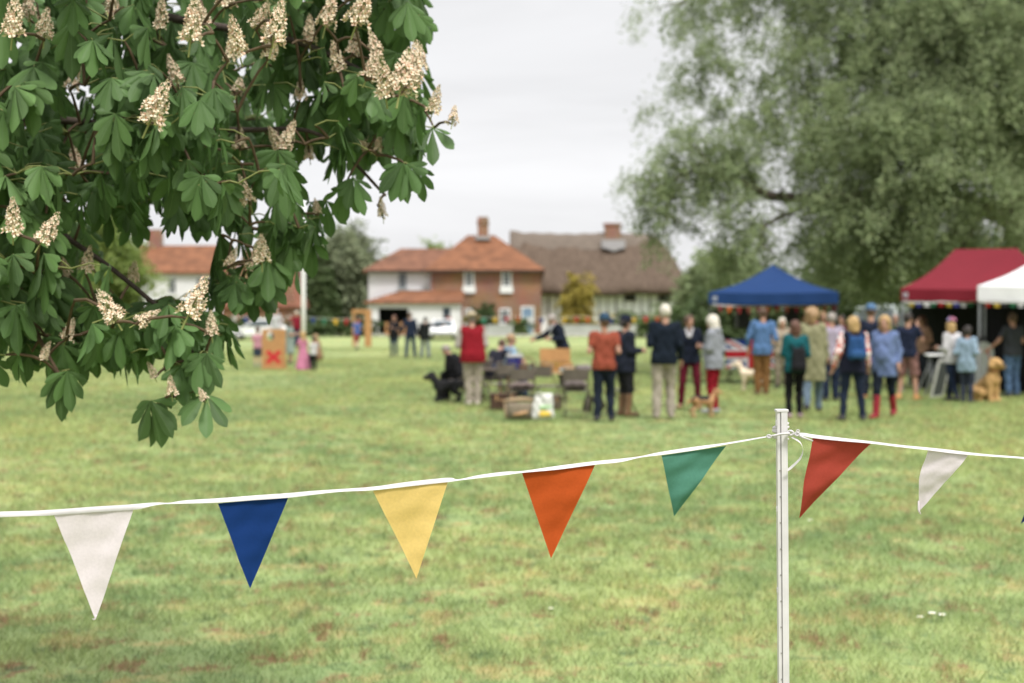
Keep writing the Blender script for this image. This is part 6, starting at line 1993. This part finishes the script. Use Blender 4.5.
# wooden chest with an open lid
golden = mat('golden_wood', (.32, .165, .055), rough=.5, var=.2, scale=4, vscale=(1, 6, 1))
def wooden_chest():
    Y = TYb - .05
    t = empty('wooden_chest', (gp(556, Y), Y, .612), R(4), 'golden wooden chest with its lid up on the folding table', 'chest')
    mb = MB(); L_, D_, H_ = .62, .34, .20
    for c, d in (((0, 0, .01), (L_, D_, .02)), ((0, -D_ / 2 + .009, H_ / 2 + .01), (L_, .018, H_ - .021)), ((0, D_ / 2 - .009, H_ / 2 + .01), (L_, .018, H_ - .021)), ((-L_ / 2 + .009, 0, H_ / 2 + .01), (.018, D_ - .037, H_ - .022)), ((L_ / 2 - .009, 0, H_ / 2 + .01), (.018, D_ - .037, H_ - .022))): mb.box(c, d, golden)
    mb.build('box', t)
    mb = MB(); mb.box((0, 0, 0), (L_ - .005, .02, .26), golden, M=Matrix.Rotation(R(-12), 3, 'X')); mb.v = [(x, y + D_ / 2 + .035, z_ + H_ + .135) for x, y, z_ in mb.v]; mb.build('lid', t)
    mb = MB()
    for x in (-.18, .18): mb.box((x, D_ / 2 + .006, H_ + .005), (.05, .014, .03), steel)
    mb.build('hinge', t)
    mb = MB(); mb.box((0, -D_ / 2 - .006, H_ * .75), (.06, .010, .05), mat('brass', (.5, .36, .12), metal=.8, rough=.35)); mb.build('latch', t)
wooden_chest()

wick = mat('wicker', (.165, .075, .045), rough=.8, var=.35, scale=40, bump=.8)
wick2 = mat('willow_wicker', (.33, .24, .15), rough=.85, var=.3, scale=30, bump=.8)
def basket(loc, r_, h_, label, m, handle=True, squash=.75):
    t = empty('basket', loc, R(10), label, 'basket')
    mb = MB(); prof = [(r_ * .78, 0), (r_ * .9, h_ * .4), (r_, h_), (r_ * 1.05, h_ * 1.02), (r_ * .97, h_ * 1.02), (r_ * .86, h_ * .4), (r_ * .72, .02)]
    mb.lathe(prof, m, n=24); mb.v = [(x, y * squash, z_) for x, y, z_ in mb.v]; mb.build('bowl', t)
    if handle:
        mb = MB(); mb.tube([(math.cos(a) * r_, 0, h_ + math.sin(a) * h_ * .9) for a in np.linspace(0, math.pi, 13)], .012, m, n=7); mb.build('handle', t)
    return t
basket((gp(527, TYb - .1), TYb - .1, .612), .16, .15, 'reddish wicker basket on the table beside the wooden chest', wick)

def bowl(loc, r_, h_, label, col):
    mb = MB(); m = mat('ceramic', col, rough=.25, spec=.5, var=.05)
    mb.lathe([(r_ * .45, 0), (r_ * .5, .008), (r_ * .85, h_ * .55), (r_, h_), (r_ * .95, h_), (r_ * .78, h_ * .55), (r_ * .4, .02)], m, n=22)
    o = mb.build('bowl'); o.location = loc
    return tag(o, label, 'bowl')
bowl((gp(533.5, TYb - .25), TYb - .22, .615), .10, .10, 'pale turquoise bowl between the basket and the chest', (.30, .62, .52))
bowl((gp(547, TYb + .22), TYb + .22, .615), .13, .13, 'white bowl on the table behind the wooden chest', (.72, .70, .70))
bowl((gp(562, TYb - .24), TYb - .24, .615), .06, .07, 'small pale blue cup in front of the wooden chest', (.42, .52, .56))

def cool_bag():
    t = empty('cool_bag', (gp(514.5, TYb + .05), TYb + .05, .612), R(12), 'royal blue cool bag with a white lid beside the pale blue shirt', 'cool bag')
    mb = MB(); mb.box((0, 0, .14), (.30, .2, .28), cloth((.018, .03, .24)), bev=.03); mb.build('body', t)
    mb = MB(); mb.box((0, 0, .315), (.32, .22, .07), cloth((.66, .66, .68)), bev=.02); mb.build('lid', t)
    mb = MB(); mb.tube([(-.12, 0, .34), (-.10, 0, .42), (0, 0, .45), (.10, 0, .42), (.12, 0, .34)], .012, cloth((.6, .6, .62)), n=6); mb.build('handle', t)
cool_bag()

def small_crate():
    t = empty('crate', (gp(569, TYb - .18), TYb - .18, .612), R(-6), 'small pale wooden box at the right end of the table', 'box')
    m = mat('pale_wood', (.50, .34, .22), rough=.6, var=.15, scale=8)
    mb = MB(); mb.box((0, 0, .01), (.2, .14, .02), m)
    for c, d in (((0, -.062, .07), (.2, .014, .10)), ((0, .062, .07), (.2, .014, .10)), ((-.093, 0, .07), (.014, .109, .099)), ((.093, 0, .07), (.014, .109, .099))): mb.box(c, d, m)
    mb.build('tray', t)
    mb = MB(); mb.box((0, 0, .128), (.21, .15, .016), m, bev=.004); mb.build('lid', t)
small_crate()

# cushions on the chair, things on the ground
def cushion(loc, d, col, label, name='cushion', rz=0.0, lean=0.0):
    me = sdf_mesh(name, [Cap((-d[0] * .3, 0, 0), (d[0] * .3, 0, 0), d[1] * .5, sq=(1, 1, d[2] / d[1])), Cap((-d[0] * .2, d[1] * .15, 0), (d[0] * .2, d[1] * .15, 0), d[1] * .45, sq=(1, 1, d[2] / d[1])), Cap((-d[0] * .2, -d[1] * .15, 0), (d[0] * .2, -d[1] * .15, 0), d[1] * .45, sq=(1, 1, d[2] / d[1]))], .014, .05, [cloth(col)], (), .004, d[0] * 40)
    o = link_mesh(name, me); o.location = loc; o.rotation_euler = (lean, 0, rz)
    return tag(o, label, name.replace('_', ' '))
cushion((gp(575, 24.45), 24.40, .53), (.30, .24, .14), (.22, .18, .17), 'mauve grey folded shawl lying on the brown folding chair', 'shawl')
cushion((gp(583, TYb - .1), TYb - .1, .68), (.24, .18, .12), (.34, .29, .30), 'pale mauve cloth bundle beside the wooden chest', 'bundle')
cushion((gp(522, 24.65), 24.65, .51), (.32, .26, .10), (.27, .21, .19), 'pinkish grey coat lying on the chair behind the wicker basket', 'folded_coat')
YB = 23.6
def hamper():
    t = empty('hamper', (gp(519, YB + .1), YB + .1, 0), R(8), 'squat grey willow hamper with a bent lid on the grass', 'hamper')
    mb = MB(); mb.lathe([(.20, 0), (.23, .10), (.235, .24), (.22, .26), (.20, .255), (.21, .1), (.17, .02)], mat('grey_wicker', (.20, .165, .12), rough=.9, var=.4, scale=34, bump=.8), n=26); mb.v = [(x, y * .7, z_) for x, y, z_ in mb.v]; mb.build('bowl', t)
    mb = MB(); mb.tube([(-.25, -.05, .30), (-.1, -.08, .325), (.1, -.06, .33), (.24, -.02, .31)], [.03, .035, .035, .025], wick2, n=8); mb.tube([(-.25, -.05, .28), (-.235, -.06, .1), (-.22, -.08, 0)], .015, wick2, n=7); mb.build('handle', t)
    mb = MB(); mb.tube([(-.12, -.175, .08), (0, -.185, .10), (.12, -.175, .13)], [.022, .03, .02], mat('tan_leather', (.40, .24, .12), rough=.6), n=7); mb.build('strap', t)
hamper()
def carrier():
    t = empty('carrier_bag', (gp(543, YB), YB, 0), R(-6), 'white carrier bag with a green and yellow print slumped on the grass', 'bag')
    m = mat('white_plastic_bag', (.70, .70, .67), rough=.4, var=.08, scale=6, trans=.25, bump=.3)
    me = sdf_mesh('sack', [Cap((-.09, 0, .09), (-.08, .02, .30), .10, .085, sq=(1, .8, 1)), Cap((.09, 0, .09), (.09, 0, .32), .10, .08, sq=(1, .8, 1)), Cap((.02, .02, .35), (.12, .0, .40), .06, .05)], .014, .05, [m], [lambda X: .004 - X[:, 2]], .009, 2.0)
    link_mesh('sack', me, t)
    me = sdf_mesh('print', [Cap((-.02, -.062, .09), (.10, -.066, .10), .05, .048, sq=(1, .55, 1))], .012, .02, [mat('yellow_print', (.72, .50, .08), rough=.45, var=.35, scale=25)]); link_mesh('print', me, t)
    me = sdf_mesh('print', [Cap((-.02, -.06, .20), (.12, -.062, .21), .042, .04, sq=(1, .5, 1))], .012, .02, [mat('green_print', (.36, .52, .30), rough=.45, var=.3, scale=25)]); link_mesh('print', me, t)
    mb = MB(); mb.tube([(-.13, 0, .34), (-.12, -.02, .42), (-.04, -.03, .44), (.04, -.02, .40)], .012, m, n=6); mb.build('handle', t)
carrier()

def picnic_box(px, Y, rz, d, label, m):
    t = empty('picnic_hamper', (gp(px, Y), Y, 0), R(rz), label, 'hamper')
    mb = MB(); mb.box((0, 0, d[2] * .39 + .004), (d[0], d[1], d[2] * .78), m, bev=.02); mb.build('box', t)
    mb = MB(); mb.box((0, 0, d[2] * .89 + .006), (d[0] + .02, d[1] + .02, d[2] * .2), m, bev=.015); mb.build('lid', t)
    mb = MB(); mb.tube([(-.08, -d[1] / 2 - .012, d[2] * .66), (-.06, -d[1] / 2 - .045, d[2] * .60), (.06, -d[1] / 2 - .045, d[2] * .60), (.08, -d[1] / 2 - .012, d[2] * .66)], .010, mat('tan_leather', (.40, .24, .12), rough=.6), n=7); mb.build('handle', t)
    for sx in (-1, 1):
        mb = MB(); mb.box((sx * d[0] * .3, -d[1] / 2 - .014, d[2] * .74), (.03, .012, .10), mat('tan_leather', (.40, .24, .12), rough=.6)); mb.build('strap', t)
picnic_box(503, 26.2, 6, (.46, .32, .30), 'dark brown picnic hamper on the grass in front of the bare pink arms', mat('dark_wicker', (.065, .036, .024), rough=.85, var=.35, scale=40, bump=.8))
picnic_box(551, 26.4, -8, (.40, .30, .26), 'grey brown picnic hamper on the grass under the table with the chest', mat('dull_wicker', (.13, .10, .07), rough=.85, var=.35, scale=40, bump=.8))
def shoulder_bag():
    Y = 25.6
    t = empty('shoulder_bag', (gp(594, Y), Y, 0), R(15), 'slouchy dark olive shoulder bag on the grass between the chair and the rust tee shirt', 'bag')
    link_mesh('bag', sdf_mesh('bag', [Cap((-.12, 0, .10), (-.09, 0, .24), .10, .08, sq=(1, .7, 1)), Cap((.12, 0, .10), (.09, 0, .22), .10, .08, sq=(1, .7, 1))], .014, .05, [cloth((.06, .06, .035))], [lambda X: .004 - X[:, 2]], .006, 3.0), t)
    mb = MB(); mb.tube([(-.14, 0, .28), (-.10, -.03, .40), (.06, -.06, .36), (.15, -.02, .26)], .012, cloth((.05, .04, .03)), n=6); mb.build('strap', t)
shoulder_bag()

# ------------------------------------------------------------------ union flag cloth over a trestle
def flag_table():
    Y = 36.0
    x0, x1 = gp(726, Y), gp(778, Y); cx = (x0 + x1) / 2; L_ = x1 - x0
    t = folding_table((cx, Y + .35, 0), 0, L_ - .1, .6, 1.14, 'high trestle table under the union flag cloth')
    z1, z0 = 1.15, at(512, 368.5, Y).z
    blue, whitec, redc = cloth((.014, .04, .20)), cloth((.70, .70, .72)), cloth((.44, .02, .03))
    o = MB(); yf = .03
    H_ = z1 - z0
    def poly(p, m, dy):
        n = len(p)
        vs = [(x, yf - dy, z_) for x, z_ in p] + [(x, yf - dy + .002, z_) for x, z_ in p]
        o.add(vs, [tuple(range(n)), tuple(range(n, 2 * n))[::-1]] + [(i, i + n, (i + 1) % n + n, (i + 1) % n) for i in range(n)], m)
    a, b = -L_ / 2, L_ / 2
    o.box((0, .35, z1 + .006), (L_, .66, .008), blue)
    o.box((0, yf + .004, (z0 + z1) / 2), (L_, .004, H_ + .01), blue)
    def diag(w_, m, dy, off=0):
        for sg in (1, -1):
            A = (a, z0 if sg > 0 else z1); B = (b, z1 if sg > 0 else z0)
            poly([(a, A[1]), (a + w_, A[1]), (b, B[1] - sg * w_ * H_ / L_), (b, B[1]), (b - w_, B[1]), (a, A[1] + sg * w_ * H_ / L_)], m, dy)
    diag(.17, whitec, .003); diag(.06, redc, .006)
    poly([(-.14, z0), (.14, z0), (.14, z1), (-.14, z1)], whitec, .009); poly([(a, (z0 + z1) / 2 - .14), (b, (z0 + z1) / 2 - .14), (b, (z0 + z1) / 2 + .14), (a, (z0 + z1) / 2 + .14)], whitec, .0121)
    poly([(-.085, z0), (.085, z0), (.085, z1), (-.085, z1)], redc, .0152); poly([(a, (z0 + z1) / 2 - .085), (b, (z0 + z1) / 2 - .085), (b, (z0 + z1) / 2 + .085), (a, (z0 + z1) / 2 + .085)], redc, .0183)
    ob = o.build('flag_cloth', fix=False); ob.location = (cx, Y, 0)
    tag(ob, 'union flag cloth hanging over the front of a trestle table', 'flag')
flag_table()

# loudspeakers under the blue gazebo
def speaker(px, pyt, pyb, Y, label):
    x = gp(px, Y); z1, z0 = at(px, pyt, Y).z, at(px, pyb, Y).z
    bm_ = mat('speaker_black', (.012, .012, .013), rough=.6); gr = mat('speaker_grille', (.025, .025, .027), rough=.5)
    t = empty('loudspeaker', (x, Y, 0), R(6), label, 'loudspeaker')
    h_ = z1 - z0; mb = MB(); mb.box((0, 0, (z0 + z1) / 2), (.34, .34, h_), bm_, bev=.02); mb.build('cabinet', t)
    mb = MB(); mb.box((0, -.176, (z0 + z1) / 2), (.29, .012, h_ * .9), gr, bev=.004); mb.build('grille', t)
    mb = MB(); mb.tube([(0, 0, .35), (0, 0, z0 + .02)], .02, bm_, n=8); mb.build('pole', t)
    for k in range(3):
        a = k * 2.094 + .4; mb = MB(); mb.tube([(0, 0, .75), (math.cos(a) * .5, math.sin(a) * .5, .01)], .014, bm_, n=7); mb.build('leg', t)
speaker(742.5, 306, 328, 37.5, 'black loudspeaker on a stand at the left under the blue gazebo')
speaker(791, 306, 322, 37.8, 'black loudspeaker on a stand at the right under the blue gazebo')

# ------------------------------------------------------------------ stall by the red gazebo
folding_table((gp(938, 31.6), 31.6, 0), R(80), .8, .5, at(512, 354, 31.6).z, 'white topped folding table under the red gazebo', top=mat('white_top', (.70, .70, .70), rough=.5), legm=alu)
gm_ = mat('sign_board', (.05, .055, .06), rough=.7); wf = mat('white_frame', (.5, .5, .49), rough=.5)
def a_board():
    Y = 30.2
    t = empty('a_board', (gp(936, Y), Y, 0), R(48), 'dark chalk board with a white frame leaning by the stall table', 'sign')
    M_ = Matrix.Rotation(R(-20), 3, 'X')
    for sg, nm in ((1, 'panel'),):
        mb = MB(); Ms = Matrix.Rotation(R(14) * sg, 3, 'X')
        mb.box((0, 0, 0), (.48, .018, .74), gm_, M=Ms); mb.v = [(x, y - sg * .11, z_ + .40) for x, y, z_ in mb.v]; p = mb.build(nm, t)
        mb = MB()
        for c, d in (((-.26, 0, 0), (.05, .03, .84)), ((.26, 0, 0), (.05, .03, .84)), ((0, 0, .395), (.47, .03, .05)), ((0, 0, -.395), (.47, .03, .05))):
            c = Ms @ Vector(c); mb.box(c, d, wf, M=Ms)
        mb.v = [(x, y - sg * .11, z_ + .41) for x, y, z_ in mb.v]; mb.build('frame', p)
    for sx in (-1, 1):
        mb = MB(); mb.bar((sx * .2, .06, .72), (sx * .2, .36, .01), .03, alu); mb.build('leg', t)
a_board()
def oval_board():
    Y = 31.8
    t = empty('display_board', (gp(984, Y), Y, 0), R(10), 'tall pale round topped board standing behind the golden dog', 'board')
    w_, h_ = .46, at(512, 342, Y).z
    poly_ = [(-w_ / 2, .0), (w_ / 2, .0), (w_ / 2, h_ - w_ / 2)] + [(math.cos(a) * w_ / 2, h_ - w_ / 2 + math.sin(a) * w_ / 2) for a in np.linspace(.15, math.pi - .15, 12)] + [(-w_ / 2, h_ - w_ / 2)]
    mb = MB(); mb.prism(poly_, -.02, .02, mat('pale_board', (.46, .47, .48), rough=.6)); mb.build('panel', t)
    mb = MB(); mb.bar((0, .03, h_ * .7), (0, .42, .01), .03, alu); mb.build('prop', t)
oval_board()

# silver green van parked behind the crowd
glass_d = mat('car_glass', (.06, .075, .08), rough=.06, spec=.6)
tyre = mat('tyre', (.015, .015, .015), rough=.85)
def car(name, label, loc, rz, L_, W_, H_, paint, van=False):
    t = empty(name, loc, rz, label, 'van' if van else 'car')
    pm = mat('car_paint', paint, rough=.3, var=.04, scale=1.5, spec=.5)
    # side outline (x forward)
    if van: prof = [(-.5, .16), (.5, .16), (.5, .42), (.47, .52), (.33, .58), (.24, .96), (.15, 1.0), (-.45, 1.0), (-.495, .94)]
    else: prof = [(-.5, .20), (.5, .20), (.505, .40), (.47, .52), (.24, .61), (.06, .97), (-.06, 1.0), (-.27, .98), (-.44, .66), (-.5, .60)]
    bm = bmesh.new()
    n = len(prof); lay = []
    for sy, sc in ((-1, 1), (1, 1)):
        row = []
        for x, z_ in prof:
            tuck = .10 * max(0, (z_ - .58)) / .42 * W_
            row.append(bm.verts.new((x * L_, sy * (W_ / 2 - tuck), z_ * H_)))
        lay.append(row)
    bm.faces.new(lay[0][::-1]); bm.faces.new(lay[1])
    for i in range(n): bm.faces.new((lay[0][i], lay[0][(i + 1) % n], lay[1][(i + 1) % n], lay[1][i]))
    bmesh.ops.recalc_face_normals(bm, faces=bm.faces)
    bmesh.ops.bevel(bm, geom=list(bm.edges), offset=.05, segments=3, affect='EDGES', profile=.5, clamp_overlap=True)
    me = bpy.data.meshes.new('body'); bm.to_mesh(me); bm.free(); me.materials.append(pm)
    me.polygons.foreach_set('use_smooth', [True] * len(me.polygons)); me.update()
    link_mesh('body', me, t)
    for sx in (-.31, .31):
        for sy in (-1, 1):
            r_ = .155 * H_ if van else .21 * H_
            q = MB(); q.lathe([(r_ * .6, -.1), (r_ * .95, -.1), (r_, -.07), (r_, .07), (r_ * .95, .1), (r_ * .6, .1)], tyre, n=22)
            q.v = [(x + sx * L_, z_ + sy * (W_ / 2 - .08), y + r_) for x, y, z_ in q.v]; wh_ = q.build('wheel', t)
            q = MB(); q.lathe([(r_ * .2, .0), (r_ * .62, .0), (r_ * .62, .02), (r_ * .2, .035)], mat('rim', (.45, .45, .46), metal=.7, rough=.35), n=16)
            q.v = [(x + sx * L_, sy * (z_ + W_ / 2 + .02 - .015), y + r_) for x, y, z_ in q.v]; q.build('rim', wh_)
    # windows follow the outline, a little proud
    def quad(nm, pts):
        q = MB(); k = len(pts); c = Vector((0, 0, 0))
        P_ = [Vector(p) for p in pts]; nn = (P_[1] - P_[0]).cross(P_[2] - P_[0]).normalized() * .012
        q.add([p + nn for p in P_] + [p - nn for p in P_], [tuple(range(k)), tuple(range(k, 2 * k))[::-1]] + [(i, (i + 1) % k, (i + 1) % k + k, i + k) for i in range(k)], glass_d); q.build(nm, t)
    yw = lambda z_, f=1.0: (W_ / 2 - .10 * max(0, (z_ - .58)) / .42 * W_) * f
    if van: ws = [(.325, .60), (.25, .93)]; sw = [(.30, .62), (.23, .92), (.02, .92), (.02, .62)]; rw = None
    else: ws = [(.225, .63), (.075, .95)]; sw = [(.19, .645), (.06, .93), (-.25, .93), (-.38, .67)]; rw = [(-.435, .68), (-.285, .955)]
    (xa, za), (xb, zb) = ws
    quad('windscreen', [(xa * L_, -yw(za, .86), za * H_), (xa * L_, yw(za, .86), za * H_), (xb * L_, yw(zb, .84), zb * H_), (xb * L_, -yw(zb, .84), zb * H_)])
    for sy in (-1, 1): quad('side_window', [(x * L_, sy * (yw(z_) + .002), z_ * H_) for x, z_ in sw])
    if rw: quad('rear_window', [(rw[0][0] * L_, -yw(rw[0][1], .84), rw[0][1] * H_), (rw[0][0] * L_, yw(rw[0][1], .84), rw[0][1] * H_), (rw[1][0] * L_, yw(rw[1][1], .82), rw[1][1] * H_), (rw[1][0] * L_, -yw(rw[1][1], .82), rw[1][1] * H_)])
    for sy in (-1, 1):
        q = MB(); q.lathe([(.02, 0), (.09, .005), (.10, .03), (.08, .05)], mat('headlight_glass', (.6, .6, .58), rough=.15), n=14)
        q.v = [(L_ * .495 + z_ * .4, x * 1.4 + sy * W_ * .34, y * .8 + H_ * .44) for x, y, z_ in q.v]; q.build('headlight', t)
        q = MB(); q.box((-L_ * .497, sy * W_ * .38, H_ * .50), (.03, .12, .14), mat('tail_light', (.3, .01, .01), rough=.2), bev=.01); q.build('tail_light', t)
    q = MB(); q.box((L_ * .503, 0, H_ * .27), (.05, W_ * .9, .14), mat('bumper', (.05, .05, .05), rough=.6), bev=.02); q.build('bumper', t)
    return t
car('white_car', 'white hatchback parked by the hedge at the left behind the wooden board', (gp(258, 100), 100, ground_z(100)), R(184), 4.1, 1.75, 1.48, (.72, .72, .73))
car('white_car', 'white car parked nose on in front of the white house', (gp(443, 101), 101, ground_z(101)), R(-88), 3.9, 1.72, 1.42, (.74, .74, .75))
car('silver_van', 'silver green van parked behind the crowd near the red gazebo', (gp(884, 56), 56, 0), R(-120), 4.6, 1.9, 2.25, (.26, .30, .285), van=True)

# ------------------------------------------------------------------ flagpole, wooden frame, wet sponge board
Yp = 66.0
fpx = gp(303.5, Yp)
t = empty('flagpole', (fpx, Yp, 0), 0, 'tall white painted pole rising beside the children', 'pole')
mb = MB(); mb.tube([(0, 0, -.2), (0, 0, 2.5), (0, 0, 7.4)], [.11, .10, .06], white_paint, n=14); mb.build('shaft', t)
mb = MB(); mb.lathe([(.02, 7.4), (.07, 7.43), (.09, 7.5), (.06, 7.57), (.01, 7.6)], mat('gilt', (.6, .42, .12), metal=.6, rough=.35), n=12); mb.build('finial', t)
mb = MB(); mb.box((0, 0, .1), (.34, .34, .2), white_paint, bev=.02); mb.build('base', t)
orange_wood = mat('orange_wood', (.36, .19, .078), rough=.65, var=.2, scale=4, vscale=(4, 1, 1))
Yf = 88.0
t = empty('gate_frame', (gp(361, Yf), Yf, ground_z(Yf)), 0, 'orange timber frame standing by the corner of the white house', 'frame')
xx0, xx1 = pX(353.5, Yf) - gp(361, Yf), pX(370, Yf) - gp(361, Yf); zt = at(512, 309.5, Yf).z - ground_z(Yf)
mb = MB(); mb.box(((xx0 + xx1) / 2, 0, zt - .12), (xx1 - xx0 + .2, .18, .24), orange_wood, bev=.01); mb.build('beam', t)
for x, wd in ((xx0, .14), (xx1 - .12, .42)):
    mb = MB(); mb.box((x, 0, (zt - .24) / 2), (wd, .15, zt - .24), orange_wood, bev=.01); mb.build('post', t)
Yg = 108.0
t = empty('garden_gate', (gp(398, Yg), Yg, ground_z(Yg)), 0, 'orange slatted wooden barrier in front of the dark garage opening', 'gate')
mb = MB(); wdt = pX(411, Yg) - pX(385, Yg)
for i in range(11): mb.box((-wdt / 2 + (i + .5) * wdt / 11, 0, .55), (wdt / 11 - .04, .04, 1.0), orange_wood)
mb.build('boards', t)
mb = MB()
for z_ in (.25, .85): mb.box((0, .045, z_), (wdt, .05, .1), orange_wood)
mb.build('rail', t)

Yw = depth_of_foot(369.5)
def sponge_board():
    x0, x1 = gp(262, Yw), gp(285.5, Yw); zt = at(512, 329, Yw).z; cx = (x0 + x1) / 2; W_ = x1 - x0
    t = empty('sponge_board', (cx, Yw, 0), R(4), 'upright orange wooden board with a head hole and a red cross', 'board')
    hx, hz, hr = gp(270.5, Yw) - cx, at(512, 336.5, Yw).z, .12
    mb = MB()
    n = 24; V = []
    ring = [(hx + hr * math.cos(2 * math.pi * k / n), hz + hr * 1.25 * math.sin(2 * math.pi * k / n)) for k in range(n)]
    outer = []
    for k in range(n):
        a = 2 * math.pi * k / n; c, s_ = math.cos(a), math.sin(a)
        tx_ = ((W_ / 2 - hx) / c) if c > 1e-6 else ((-W_ / 2 - hx) / c if c < -1e-6 else 1e9); tz_ = ((zt - hz) / s_) if s_ > 1e-6 else ((.0 - hz) / s_ if s_ < -1e-6 else 1e9)
        q_ = min(tx_, tz_); outer.append((hx + c * q_, hz + s_ * q_))
    # make sure that the corners of the board are there
    for cxx, czz in ((W_ / 2, zt), (-W_ / 2, zt), (-W_ / 2, 0), (W_ / 2, 0)):
        k = min(range(n), key=lambda i: (outer[i][0] - cxx) ** 2 + (outer[i][1] - czz) ** 2); outer[k] = (cxx, czz)
    for y in (-.02, .02): V += [(x, y, z_) for x, z_ in ring] + [(x, y, z_) for x, z_ in outer]
    F = []
    for k in range(n):
        k2 = (k + 1) % n
        F += [(k, k2, n + k2, n + k), (2 * n + k, 3 * n + k, 3 * n + k2, 2 * n + k2), (k, 2 * n + k, 2 * n + k2, k2), (n + k, n + k2, 3 * n + k2, 3 * n + k)]
    mb.add(V, F, orange_wood); mb.build('panel', t)
    mb = MB(); redp = mat('red_paint', (.42, .02, .025), rough=.6, var=.15)
    cz = at(512, 357, Yw).z; cxx = gp(273.5, Yw) - cx
    for sg in (1, -1):
        mb.box((cxx, -.0235 - .002 * (sg > 0), cz), (.14, .006, .58), redp, M=Matrix.Rotation(R(48) * sg, 3, 'Y'))
    mb.build('cross', t)
    for x in (-W_ / 2 + .06, W_ / 2 - .06):
        mb = MB(); mb.bar((x, .03, zt * .75), (x, .75, .01), .05, orange_wood); mb.build('strut', t)
    mb = MB(); mb.box((0, -.015, .04), (W_ + .1, .3, .05), orange_wood, bev=.008); mb.build('foot', t)
sponge_board()
